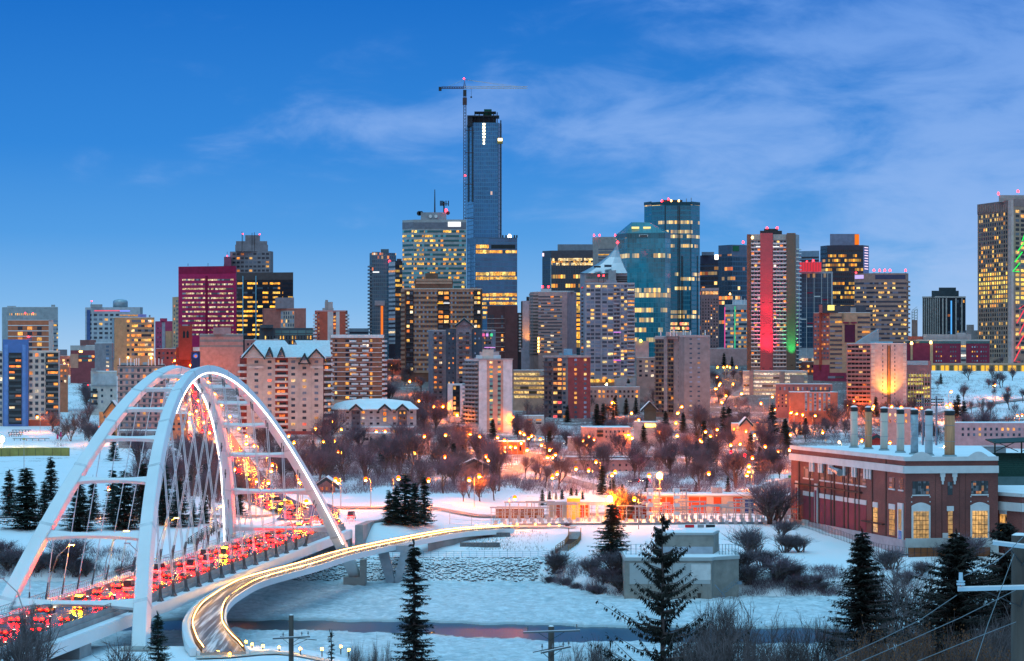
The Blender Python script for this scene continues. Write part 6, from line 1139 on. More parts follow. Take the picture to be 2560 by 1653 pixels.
def pumphouse():
    cw = M("pump_concrete", (.25, .245, .225), .85, var=.22, vs=.35, bump=.1); lt = M("pump_paint", (.36, .40, .41), .7, var=.06)
    T = thing('pump_house', 'concrete pump house stepping down into the icy river behind the tall spruce', 'pump house', (42, 600, 5)); Y = 594; Y2 = 596
    xa, xb, xc = Xp(1562, Y), Xp(1779, Y), Xp(1847, Y+6)
    poly = [(xa, Y), (xb, Y), (xb+.6, Y+2.), (xc, Y+6), (xc+1, Y+20), (xa, Y+20)]
    zt = Zp(1402, Y); MB().prism(poly, -2, zt).obj('lower_block', cw, T)
    MB().prism([(xa-.2, Y-.25), (xb+.15, Y-.25), (xb+.9, Y+1.6), (xc+.2, Y+5.7), (xc+1, Y+20), (xa-.2, Y+20)], zt+.003, zt+.7).obj('coping', lt, T)
    MB().prism([(xa+.3, Y+.6), (xb-.3, Y+.6), (xc-.8, Y+7), (xc-.4, Y+19), (xa+.3, Y+19)], zt+.705, zt+.85).obj('roof', SNOW, T)
    MB().box((Xp(1574, Y), Y-.06, Zp(1460, Y)), (Xp(1776, Y), Y-.002, Zp(1408, Y))).obj('painted_patch', lt, T)
    MB().box((Xp(1728, Y), Y-.09, Zp(1450, Y)), (Xp(1777, Y), Y-.064, Zp(1411, Y))).obj('painted_patch', M("pump_paint2", (.56, .58, .58), .7), T)
    for px in (1620, 1680): MB().box((Xp(px, Y), Y-.15, -1), (Xp(px+1.5, Y), Y-.07, zt)).obj('joint', M("joint_dark", (.2, .2, .19)), T)
    p = P(1748, 1484, Y); MB().add([(p.x-.5, Y-.1, p.z+.1), (p.x+.5, Y-.1, p.z+.1), (p.x+.1, Y-.1, p.z-2.4), (p.x-.1, Y-.1, p.z-2.4), (p.x-.5, Y-.02, p.z+.1), (p.x+.5, Y-.02, p.z+.1), (p.x+.1, Y-.02, p.z-2.4), (p.x-.1, Y-.02, p.z-2.4)], [(0, 1, 2, 3), (7, 6, 5, 4), (0, 4, 5, 1), (1, 5, 6, 2), (2, 6, 7, 3), (3, 7, 4, 0)]).obj('rust_streak', M("rust_dark", (.06, .05, .045)), T)
    Yb = 604; za, zb = Zp(1394, Yb), Zp(1338, Yb); x0, x1, x2 = Xp(1643, Yb), Xp(1784, Yb), Xp(1797, Yb+10)
    MB().prism([(x0, Yb), (x1, Yb), (x2, Yb+10), (x0, Yb+10)], zt-.5, zb).obj('upper_block', cw, T)
    MB().prism([(x0-.15, Yb-.15), (x1+.1, Yb-.15), (x2+.2, Yb+10), (x0-.15, Yb+10)], zb+.003, zb+.5).obj('coping', lt, T); MB().prism([(x0+.2, Yb+.3), (x1-.2, Yb+.3), (x2-.4, Yb+9.6), (x0+.2, Yb+9.6)], zb+.505, zb+.62).obj('roof', SNOW, T)
    MB().box((x0+.2, Yb-.06, zt+.86), (x1-.2, Yb-.002, Zp(1367, Yb))).obj('painted_band', M("pump_paint3", (.34, .40, .47), .7), T); MB().box((x1-.02, Yb+5, zb-2.2), (x1+.5, Yb+5.5, zb-1.)).obj('wall_lamp', WHITE, T)
    # gangway and stair at the water
    st = M("blue_grey_steel", (.16, .22, .27), .5, .4); a, b = P(1787, 1462, Y), P(1813, 1492, Y-1)
    MB().tube([a, b], .16, 4).tube([P(1785, 1492, Y), P(1812, 1492, Y-1)], .1, 4).tube([P(1800, 1502, Y), P(1815, 1493, Y-1)], .08, 4).obj('gangway', st, T)
    mb = MB(); L = [P(1806+k*4.5, 1486-k*3.6, Y+2) for k in range(9)]
    for p in L: mb.box((p.x-.25, p.y-.8, p.z-.05), (p.x+.25, p.y+.8, p.z+.05)); mb.tube([p+Vector((0, -.8, 0)), p+Vector((0, -.8, 1.1))], .04, 3)
    mb.tube([p+Vector((0, -.8, 1.1)) for p in L], .05, 3); mb.tube([L[-1]+Vector((0, 0, 0)), L[-1]+Vector((1.2, 0, 0))], .5, 4); mb.obj('stair', st, T)
    for (x0_, x1_, lab) in ((1565, 1640, 'chain link fence on the pump house roof, west of its upper block'), (1798, 1846, 'chain link fence on the pump house roof, east of its upper block')):
        mb = MB(); n = 6
        for k in range(n+1): p = P(x0_+(x1_-x0_)*k/n, 1400, 602); mb.tube([(p.x, p.y, zt+.8), (p.x, p.y, zt+3.4)], .07, 4)
        for z in (1.0, 2.2, 3.3): mb.tube([(Xp(x0_, 602), 602, zt+z), (Xp(x1_, 602), 602, zt+z)], .035, 3)
        o = mb.obj('fence', st); tag(o, lab, 'fence', 'pump house fences')
# ---------------------------------------------------------------- brick power plant
def plant():
    bm = bpy.data.materials.new("plant_brick"); bm.use_nodes = True; t = bm.node_tree; b = t.nodes['Principled BSDF']
    pos = nd(t, "NewGeometry").outputs['Position']; s = nd(t, "SeparateXYZ", {0: pos}).outputs
    v = nd(t, "CombineXYZ", {0: mt(t, 'ADD', s[0], s[1]), 1: s[2], 2: 0.}).outputs[0]
    br = nd(t, "TexBrick", {'Vector': v, 'Color1': (.23, .07, .06), 'Color2': (.165, .055, .05), 'Mortar': (.19, .13, .12), 'Scale': 1.6, 'Mortar Size': .012}).outputs[0]
    nz = nd(t, "TexNoise", {'Vector': pos, 'Scale': .16, 'Detail': 5}).outputs[0]
    t.links.new(mix(t, 1., br, ramp(t, nz, [(.3, (.7, .68, .7)), (.7, (1.25, 1.15, 1.1))]), 'MULTIPLY'), b.inputs['Base Color']); b.inputs['Roughness'].default_value = .85
    red = M("plant_red_panel", (.24, .045, .065), .8, var=.15, vs=.4); wh = M("plant_white", (.60, .62, .63), .7, var=.1, vs=.3); dk = M("plant_dark", (.045, .03, .03), .7); pk = M("plant_plinth", (.44, .38, .41), .85, var=.15)
    lit = MW("plant_lit_window", (.1, .06, .03), 1.1, [(0, (1, .40, .07)), (1, (1, .52, .13))], .72, blot=.6); ddk = MW("plant_dark_window", (.03, .03, .035), .06, WARM, .45, cw=.7, ch=.7)
    dk2 = MW('plant_west_window', (.05, .035, .04), .012, WARM, .5, cw=.6, ch=.6, rough=.6)
    T = thing('power_plant', 'long red brick power plant with white cornice bands and snow on its roof', 'power plant', (104, 690, 10))
    A = Vector((82.5, 733, 0)); Bc = Vector((102.3, 645, 0)); C = Vector((127, 648, 0)); zt = 32.2; z0 = 8
    D, E_ = Vector((157, 652+85, 0)), Vector((112, 745, 0))
    pl = [(A.x, A.y), (Bc.x, Bc.y), (C.x, C.y), (139, 735), (118, 742)]
    MB().prism(pl, z0, zt).obj('wall', bm, T); MB().prism(pl, zt+.004, zt+.35).obj('roof', SNOW, T)
    fr = [(A, Bc), (Bc, C)]
    def fc(i): a, b = fr[i]; d = b-a; W = d.length; u = d/W; return a, u, W, Vector((u.y, -u.x, 0))
    def al(i, px): a, u, W, n = fc(i); k = (px-CX)/F; return (k*a.y-a.x)/(u.x-k*u.y)
    def pan(i, x0, x1, za, zb, mat, nm, d=.12, off=0., par=None):
        a, u, W, n = fc(i); t0, t1 = al(i, x0), al(i, x1); return MB().obox(a+u*t0, u, t1-t0, n, d, za, zb, off=off).obj(nm, mat, par or T)
    def zz(i, px, py): a, u, W, n = fc(i); return Zp(py, a.y+u.y*al(i, px))
    for i in (0, 1):
        a, u, W, n = fc(i); e = .4 if i == 1 else 0
        MB().obox(a-u*e, u, W+e, n, .7, zt-3.7, zt-1.8).obj('cornice', wh, T); MB().obox(a-u*e, u, W+e, n, .45, zt-.5, zt+.6).obj('coping', wh, T); MB().obox(a, u, W, n, .5, 7.5, 11.2 if i == 0 else 11.6).obj('plinth', pk if i == 0 else M("plant_plinth2", (.46, .50, .50), .8), T)
    # cornice drops and arched parapet pieces
    for x in (2356, 2386):
        for k, (w, h) in enumerate(((12, 1.0), (8, 1.0), (4, .9))): zc = zt-3.7-k*1.; pan(1, x-w/2, x+w/2, zc-h, zc-.003, wh, 'cornice_drop', .5)
    for x in (2028, 2034, 2050, 2056, 2075, 2082, 2112, 2134, 2140, 2164, 2171, 2178): pan(0, x-2, x+2, zt-6.4, zt-3.703, wh, 'cornice_drop', .45)
    for x0, x1 in ((2276, 2330), (2420, 2470)):
        a, u, W, n = fc(1); t0, t1 = al(1, x0), al(1, x1); v = []; N = 8
        for d in (.42, .05):
            for k in range(N+1): q = a+u*(t0+(t1-t0)*k/N)+n*d; v.append((q.x, q.y, zt+.6+1.3*math.sin(math.pi*k/N)))
            for k in (N, 0): q = a+u*(t0+(t1-t0)*k/N)+n*d; v.append((q.x, q.y, zt+.55))
        m = N+3; MB().add(v, [tuple(range(m)), tuple(range(2*m-1, m-1, -1))]+[(k, k+1, m+k+1, m+k) for k in range(m-1)]).obj('parapet_arch', wh, T)
    # long west side
    for x in (1997, 2024, 2047, 2062, 2078, 2085, 2110, 2120, 2138, 2148, 2180, 2214): pan(0, x, x+2.4, 11.3, zt-1.85 if x not in (2214,) else zt+.5, M('plant_pier', (.10, .05, .045), .8), 'pier', .22)
    bays = [(2009, 2023), (2028, 2034), (2050, 2061), (2064, 2076), (2081, 2083.5), (2090, 2108), (2113, 2118.5), (2123, 2136), (2141, 2146), (2151, 2166)]
    for x0, x1 in bays:
        pan(0, x0, x1, 11.2, 18.6, red, 'red_panel', .1); pan(0, x0-.4, x1+.4, 18.62, 19.9, wh, 'lintel', .2); pan(0, x0+1, x1-1, 24.0, 27.0, dk2, 'window', .1); pan(0, x0, x1, 23.4, 23.8, wh, 'sill', .25)
    for x0, x1 in ((1990, 1997), (2038, 2045)): pan(0, x0, x1, 9, 22.5, wh, 'arched_surround', .3); pan(0, x0+1.5, x1-1.3, 11, 20.6, red, 'arched_panel', .4)
    for x0, x1, a, b2 in ((2184, 2194, 11.8, 18.4), (2224, 2237, 11.8, 18.6), ):
        pan(0, x0, x1, a, b2, lit, 'window', .12); pan(0, x0-1, x1+1, b2+.01, b2+1.4, wh, 'lintel', .2)
        for k in range(1, 5): pan(0, x0, x1, a+(b2-a)*k/5-.06, a+(b2-a)*k/5+.06, dk, 'glazing_bar', .2)
    pan(0, 2246, 2259, 10, 20.6, wh, 'arched_surround', .3); pan(0, 2249, 2256.5, 13.6, 19, lit, 'window', .4); pan(0, 2249, 2256.5, 10, 13.4, M("blue_door", (.06, .22, .5), .5), 'door', .4)
    for x0, x1 in ((2224, 2237), (2248, 2258)): pan(0, x0, x1, 24.2, 27.1, dk2, 'window', .1); pan(0, x0-1, x1+1, 23.7, 24.1, wh, 'sill', .25)
    pan(0, 1992, 2156, 21.6, 22.0, dk, 'pipe', .9); pan(0, 2160, 2212, 14.1, 14.5, dk, 'pipe', .9); pan(0, 2009, 2024, 8.5, 11.6, wh, 'plinth_patch', .6)
    a, u, W, n = fc(0); q = a+u*al(0, 2098)+n*1.2; MB().tube([q+u*-4+Vector((0, 0, 27.6)), q+u*4+Vector((0, 0, 26.6))], [.5, 1.], 8).obj('duct', GREYMETAL, T)
    # river front
    for x0, x1 in ((2283, 2321), (2430, 2468)):
        pan(1, x0-4.5, x1+4.5, 11.3, 20.0, wh, 'window_surround', .3); a, u, W, n = fc(1); t0, t1 = al(1, x0-5), al(1, x1+5); v = []; N = 8
        for d in (.32, .05):
            for k in range(N+1): q2 = a+u*(t0+(t1-t0)*k/N)+n*d; v.append((q2.x, q2.y, 20.+.9*math.sin(math.pi*k/N)))
        m = N+1; MB().add(v, [tuple(range(m)), tuple(range(2*m-1, m-1, -1))]+[(k, k+1, m+k+1, m+k) for k in range(m-1)]).obj('window_arch', wh, T)
        g = pan(1, x0, x1, 11.5, 18.6, lit, 'window', .4)
        for k in range(1, 5): pan(1, x0+(x1-x0)*k/5-.35, x0+(x1-x0)*k/5+.35, 11.5, 18.6, dk, 'glazing_bar', .46, par=g)
        for k in range(1, 6): pan(1, x0, x1, 11.5+7.1*k/6-.05, 11.5+7.1*k/6+.07, dk, 'glazing_bar', .45, par=g)
        pan(1, x0-2, x1+2, 23.0, 26.4, ddk, 'window', .1); pan(1, x0-3, x1+3, 22.6, 22.95, wh, 'sill', .25)
        for k in range(1, 5): pan(1, x0-2+(x1-x0+4)*k/5-.3, x0-2+(x1-x0+4)*k/5+.3, 23., 26.4, dk, 'glazing_bar', .16)
    g = pan(1, 2370, 2381, 11.5, 18.6, lit, 'window', .2); pan(1, 2367, 2384, 18.62, 19.9, wh, 'lintel', .25); pan(1, 2369, 2381, 22.8, 26.2, ddk, 'window', .1); pan(1, 2356, 2369, 11.6, 12.9, wh, 'step_block', .6); pan(1, 2384, 2398, 11.6, 12.9, wh, 'step_block', .6)
    for k in range(1, 6): pan(1, 2370, 2381, 11.5+7.1*k/6-.05, 11.5+7.1*k/6+.07, dk, 'glazing_bar', .3, par=g)
    for x in (2338, 2354, 2372.5-18, 2398, 2413): pan(1, x, x+.9, 11.6, zt-3.8, M("plant_joint", (.10, .05, .045)), 'pilaster_joint', .06)
    for x in (2279, 2325, 2427, 2470):
        for z in (20.9, 22.2): pan(1, x-1.3, x+1.3, z, z+.3, wh, 'stone_block', .12)
    # smokestacks
    can = M("stack_white", (.54, .49, .42), .6, var=.14, vs=.5, streak=True); rus = M("stack_rust", (.50, .25, .13), .7, var=.45, vs=.6, streak=True); rim = M("stack_cap", (.03, .033, .035), .6)
    data = [(2135, 719, 1113, 1018, 9.2, can), (2171, 709, 1116, 1019, 9.2, rus), (2210, 697, 1120, 1021, 9.6, can), (2251, 680, 1126, 1024, 9.8, can), (2286, 668, 1130, 1025, 9.9, M("stack_grey", (.30, .38, .43), .5, .2, var=.3, vs=.8)), (2322, 660, 1133, 1027, 10., M("stack_blue", (.40, .48, .52), .5)), (2374, 654, 1138, 1027, 13.2, rus)]
    words = ['clean pale smokestack with a black cap, at the west end of the seven', 'rust brown smokestack with a black cap, second from the west end', 'pale smokestack lightly streaked with rust, third of the seven', 'pale smokestack with thin bands, in the middle of the seven', 'grey smokestack with wavy streaks, between two paler ones', 'smooth blue white smokestack beside the thickest one', 'thickest smokestack, rust stained, at the east end of the seven']
    for (px, Y, yb, yt, wpx, m_), lb in zip(data, words):
        x = Xp(px, Y); r = wpx/F*Y*.98; zb, zt2 = zt+.3, Zp(yt, Y)
        S = thing('smokestack', lb, 'smokestack', (x, Y, zb), 'smokestacks on the brick plant roof')
        MB().tube([(x, Y, zb), (x, Y, zt2-1.2)], r, 20).obj('shaft', m_, S, True); MB().tube([(x, Y, zt2-1.2), (x, Y, zt2)], r*1.03, 20).obj('cap', rim, S, True)
        MB().tube([(x, Y, zt2+.003), (x, Y, zt2+.25), (x, Y, zt2+.5)], [r*1.02, r*.85, r*.3], 16).obj('snow_cap', SNOW, S, True); MB().tube([(x, Y, zb), (x, Y, zb+.5)], [r*1.5, r*1.25], 16).obj('flashing', M("flashing", (.22, .30, .33), .5), S)
        for z in (.33, .68): MB().tube([(x, Y, zb+(zt2-zb)*z), (x, Y, zb+(zt2-zb)*z+.12)], r*1.03, 20).obj('band', GREYMETAL, S)
    # annex to the east
    T2 = thing('brick_annex', 'lower brick annex with white cornice and snowy roof, east of the power plant', 'annex', (138, 650, 10))
    a = Vector((126.2, 651, 0)); b2 = Vector((132, 640, 0)); c = Vector((160, 644, 0)); zt2 = Zp(1238, 645)
    poly = [(127.4, 652), (132.3, 643), (165, 647), (165, 690), (127.4, 690)]
    MB().prism(poly, 7, zt2).obj('wall', bm, T2); MB().prism(poly, zt2+.003, zt2+.3).obj('roof', SNOW, T2)
    for i in range(2):
        p, q = Vector((*poly[i], 0)), Vector((*poly[i+1], 0)); d = q-p; u = d.normalized(); n = Vector((u.y, -u.x, 0))
        MB().obox(p-u*.3, u, d.length+.4, n, .6, zt2-4.2, zt2-2.0).obj('cornice', wh, T2); MB().obox(p-u*.2, u, d.length+.2, n, .4, zt2-.4, zt2+.5).obj('coping', wh, T2)
        for k in range(2 if i else 1): MB().obox(p+u*(1.5+k*7), u, 2.4, n, .1, 11, 17.6).obj('window', lit if not i else ddk, T2); MB().obox(p+u*(1.2+k*7), u, 3., n, .2, 17.61, 18.6).obj('lintel', wh, T2)
    # fences
    def fence(nm, pts, h, label, step, mat, mesh=None, dark=False):
        mb = MB(); F2 = thing(nm, label, 'fence', tuple(pts[0]))
        for p, q in zip(pts[:-1], pts[1:]):
            p, q = Vector(p), Vector(q); n = max(1, int((q-p).length/step))
            for k in range(n+1):
                r = p.lerp(q, k/n); z = gz(r.x, r.y); mb.tube([(r.x, r.y, z-.2), (r.x, r.y, z+h)], .06, 4)
            rail = [p.lerp(q, k/12) for k in range(13)]
            for hh in (.15, h*.5, h): mb.tube([(r.x, r.y, gz(r.x, r.y)+hh) for r in rail], .03, 3)
            if mesh: MB().add([(r.x, r.y+.1, gz(r.x, r.y)+zq) for r in rail for zq in (.1, h-.1)]+[(r.x, r.y+.16, gz(r.x, r.y)+zq) for r in rail for zq in (.1, h-.1)], [(2*k, 2*k+2, 2*k+3, 2*k+1) for k in range(12)]+[(26+2*k, 26+2*k+1, 26+2*k+3, 26+2*k+2) for k in range(12)]).obj('screen', mesh, F2)
        mb.obj('posts_and_rails', mat, F2)
    fence('slat_fence', [(102.5, 641.5, 0), (124, 643, 0)], 2.6, 'rust brown slatted fence along the foot of the brick plant', 1.6, DARKMETAL, M("rust_slats", (.22, .08, .035), .8, var=.2))
    fence('steel_fence', [(80, 733, 0), (96, 650, 0), (102, 641.5, 0)], 2.6, 'dark steel picket fence running down beside the brick plant', 1.3, DARKMETAL)
    fence('yard_fence', [(-18, 718, 0), (20, 719, 0), (79, 727, 0)], 3., 'tall chain link fence in front of the electrical yard', 5.5, GREYMETAL)
    MB().prism([(0, 717.6), (79, 726.4), (79, 727), (0, 718.2)], 9.0, 10.6).obj('kerb_wall', M("grey_wall", (.2, .23, .26), .9)); tag(bpy.data.objects['kerb_wall'], 'low grey kerb wall below the electrical yard fence', 'wall')
# ---------------------------------------------------------------- vegetation
BARK = M("bark", (.11, .08, .075), .9, var=.3)
TWIG = M("twigs", (.16, .115, .145), .95, var=.3, vs=.2)
TWIGB = M("twigs_blue", (.12, .10, .12), .95, var=.3, vs=.2)
TWIGN = M("twigs_near", (.125, .10, .105), .95, var=.35, vs=.6)
RUSSET = M("russet_leaves", (.20, .085, .035), .9, var=.4, vs=.8)
NEEDLE = M("needles", (.022, .038, .030), .9, var=.45, vs=.7)
NEEDLED = M("needles_near", (.016, .016, .013), .9, var=.5, vs=1.2)
def rvec(r): 
    while True:
        v = Vector((r.uniform(-1, 1), r.uniform(-1, 1), r.uniform(-1, 1)))
        if .05 < v.length < 1: return v.normalized()
def bare(seed, h=11., spread=.42, lv=4, twigs=1500, tw=.05, tl=1.5, stems=1, mat=TWIG, name='bare_tree', leaf=None, up=.42):
    """a leafless tree: trunk and limbs as one tapered mesh, fine twigs as its crown"""
    r = random.Random(seed); tr = MB(); ends = []
    def grow(p, d, L, rad, lev):
        n = 3; pts = [p]; q = p; dd = d
        for k in range(n):
            dd = (dd+rvec(r)*.20+Vector((0, 0, .06))).normalized(); q = q+dd*L/n; pts.append(q)
        tr.tube(pts, [rad, rad*.88, rad*.76, rad*.6], 5 if lev < 2 else 3, cap=False)
        if lev >= 2: ends.append((pts, rad))
        if lev < lv:
            for k in range(r.choice((2, 3, 3)) if lev else r.choice((3, 4, 5))):
                t = r.uniform(.45, 1.); a = pts[min(n, int(t*n))]; nd_ = (dd+rvec(r)*(.85 if lev else .75)+Vector((0, 0, up))).normalized()
                grow(a, nd_, L*r.uniform(.58, .8), rad*.58, lev+1)
    root = thing(name, 'bare tree', 'tree')
    for s in range(stems):
        d = Vector((0, 0, 1)) if stems == 1 else (Vector((0, 0, 1))+rvec(r)*.55).normalized()
        grow(Vector((r.uniform(-.3, .3)*(stems > 1), r.uniform(-.3, .3)*(stems > 1), 0)), d, h*(.22 if stems == 1 else .34), h*.010+.03 if stems == 1 else h*.008+.03, 0)
    cr = MB(); lf = MB()
    for k in range(twigs):
        pts, rad = r.choice(ends); i = r.randint(1, len(pts)-1); p = pts[i].lerp(pts[i-1], r.random()); d = ((pts[-1]-pts[0]).normalized()*.8+rvec(r)*.75+Vector((0, 0, .3))).normalized(); L = tl*r.uniform(.45, 1.15)
        s = d.cross(rvec(r)).normalized()*tw*.5; m = p+d*L*.55+rvec(r)*L*.07; e = p+d*L+rvec(r)*L*.14
        cr.add([p-s, p+s, m+s*.7, m-s*.7, e], [(0, 1, 2, 3), (3, 2, 4)])
        for b in range(2):
            q = p+d*L*r.uniform(.25, .8); e2 = q+(d+rvec(r)*.9).normalized()*L*.5; cr.add([q-s*.6, q+s*.6, e2], [(0, 1, 2)])
        if leaf:
            for b in range(leaf): q = p+d*L*r.random()+rvec(r)*.12; a, c = rvec(r)*.07, rvec(r)*.06; lf.add([q, q+a, q+a+c, q+c], [(0, 1, 2, 3)])
    zm = max(v[2] for v in tr.v); k = h/zm
    for m in (tr, cr, lf): m.v = [(x*k, y*k, z*k) for x, y, z in m.v]
    kid(root, tr.obj('trunk', BARK, root)); kid(root, cr.obj('crown', mat, root))
    if leaf: kid(root, lf.obj('dead_leaves', RUSSET, root))
    return root
def spruce(seed, h=12., rb=2.2, dz=.5, nb=7, tufts=7, tl=.42, mat=NEEDLE, up=.0, droop=.25, hang=.3, name='spruce', bare_low=.06, gap=.0, twin=False, pw=.85):
    """a conifer: tapered trunk, whorls of drooping boughs carrying narrow needle sprays"""
    r = random.Random(seed); root = thing(name, 'spruce', 'tree'); tr = MB(); cr = MB()
    tr.tube([(0, 0, 0), (.04, .02, h*.5), (0, 0, h)], [h*.013+.03, h*.008+.02, .02], 6)
    z = h*bare_low
    while z < h*.985:
        f = 1-z/h; L0 = rb*f**pw*r.uniform(.8, 1.12)+.12; n = max(3, int(nb*(.55+.45*f))+r.choice((0, 1)))
        if r.random() < gap: z += dz; continue
        a0 = r.uniform(0, 6.28)
        for k in range(n):
            a = a0+6.283*k/n+r.uniform(-.35, .35); L = L0*r.uniform(.62, 1.12); o = Vector((math.cos(a), math.sin(a), 0)); sd = Vector((-o.y, o.x, 0)); zz = z+r.uniform(-.95, .95)*dz
            def bp(t): return o*(L*t)+Vector((0, 0, zz-droop*L*t+(up+droop*.9)*L*t*t))
            if L > .5: tr.tube([bp(0), bp(.5), bp(.97)], [.028+.008*L, .02+.004*L, .008], 3, cap=False)
            nt = max(3, int(tufts*(.35+.65*L/rb)))
            for j in range(nt):
                t = (j+.5)/nt*r.uniform(.92, 1.06); p = bp(t); wd = tl*(1.15-.55*t)*r.uniform(.7, 1.25)
                for sg in (-1, 1):
                    d = (sd*sg*r.uniform(.5, 1.)+o*r.uniform(.35, .9)+Vector((0, 0, -hang*r.uniform(.2, 1.6)))).normalized(); e = p+d*wd*1.5; w = d.cross(Vector((0, 0, 1))+rvec(r)*.6).normalized()*wd*.26
                    cr.add([p, p+d*wd*.6+w, e, p+d*wd*.6-w], [(0, 1, 2), (0, 2, 3)])
                if hang > .25 and r.random() < .8: d = Vector((r.uniform(-.25, .25), r.uniform(-.25, .25), -1)); w = o.lerp(sd, r.random())*wd*.2; cr.add([p-w, p+w, p+d*wd*r.uniform(.7, 1.4)], [(0, 1, 2)])
            e = bp(1.); w = sd*tl*.2; cr.add([e-o*tl*.6-w, e-o*tl*.6+w, e+o*tl*.5+Vector((0, 0, .1))], [(0, 1, 2)])
        z += dz*r.uniform(.8, 1.2)*(.55+.45*f)
    for k in range(5): d = Vector((r.uniform(-.3, .3), r.uniform(-.3, .3), 1)); cr.add([(0, 0, h-.3), (.06, 0, h-.1), tuple(Vector((0, 0, h-.2))+d*.6)], [(0, 1, 2)])
    kid(root, tr.obj('trunk', BARK, root)); kid(root, cr.obj('crown', mat, root)); return root
LM = [(70, 1080, 'the blue framed tower'), (190, 1100, 'the snowy sports field'), (350, 1060, 'the grey banded block'), (530, 1080, 'the hill road'), (600, 1240, 'the far arch feet'), (710, 1080, 'the cream gabled block'), (900, 1040, 'the brown zigzag tower'), (930, 1100, 'the hipped roof block'), (1035, 1120, 'the twin walk ups'), (1100, 990, 'the slate blue condo'), (1238, 1070, 'the white slab tower'), (1320, 1060, 'the lit yellow parkade'), (1418, 1040, 'the red brick tower'), (1520, 1090, 'the long beige walk up'), (1530, 1170, 'the low white roofed pair'), (1600, 1000, 'the lavender tower'), (1710, 1050, 'the grey slab tower'), (1850, 1080, 'the pale pitched house'), (1920, 990, 'the wide white parkade'), (2035, 1010, 'the blue panelled block'), (2190, 1030, 'the golden uplight tower'), (2300, 1090, 'the smokestacks'), (2430, 1070, 'the long pinkish building'), (2450, 960, 'the snowy bluff'), (980, 1230, 'the dark spruce group'), (1180, 1230, 'the footbridge landing'), (1420, 1250, 'the electrical yard gate'), (1700, 1240, 'the orange control building'), (1930, 1200, 'the brick plant corner'), (830, 1180, 'the arch east foot'), (1350, 1200, 'the curving flats lane'), (300, 1250, 'the near arch struts'), (60, 1250, 'the west edge meadow'), (60, 1400, 'the west riverbank'), (1480, 1420, 'the timber staircase'), (1900, 1430, 'the pump house'), (2100, 1420, 'the plant slope'), (780, 1000, 'the church hill'), (1790, 930, 'the striped tower')]
def near_lm(px, py): return min(LM, key=lambda l: (l[0]-px)**2+((l[1]-py)*1.5)**2)[2]
def label_all(items, fmt):
    """items: (object, px, py, kind); every label counts along the row of its like near one landmark"""
    g = {}
    for o, px, py, k in items: g.setdefault((near_lm(px, py), k), []).append((px, o))
    for (lm, k), L in g.items():
        L.sort(key=lambda a: a[0])
        for i, (px, o) in enumerate(L):
            o['label'] = fmt % (k, lm) if len(L) == 1 else (fmt % (k, lm))+", %s of %d from the west" % (ordn(i), len(L))
ROADPTS = []
def blocked(x, y, rad=3.):
    for b in BOXES:
        if b[0]-rad < x < b[2]+rad and b[1]-rad < y < b[3]+1: return True
    return bool((np.hypot(RPA[0][:, 0]-x, RPA[0][:, 1]-y) < 4.5).any())
BOXES = []; RPA = []
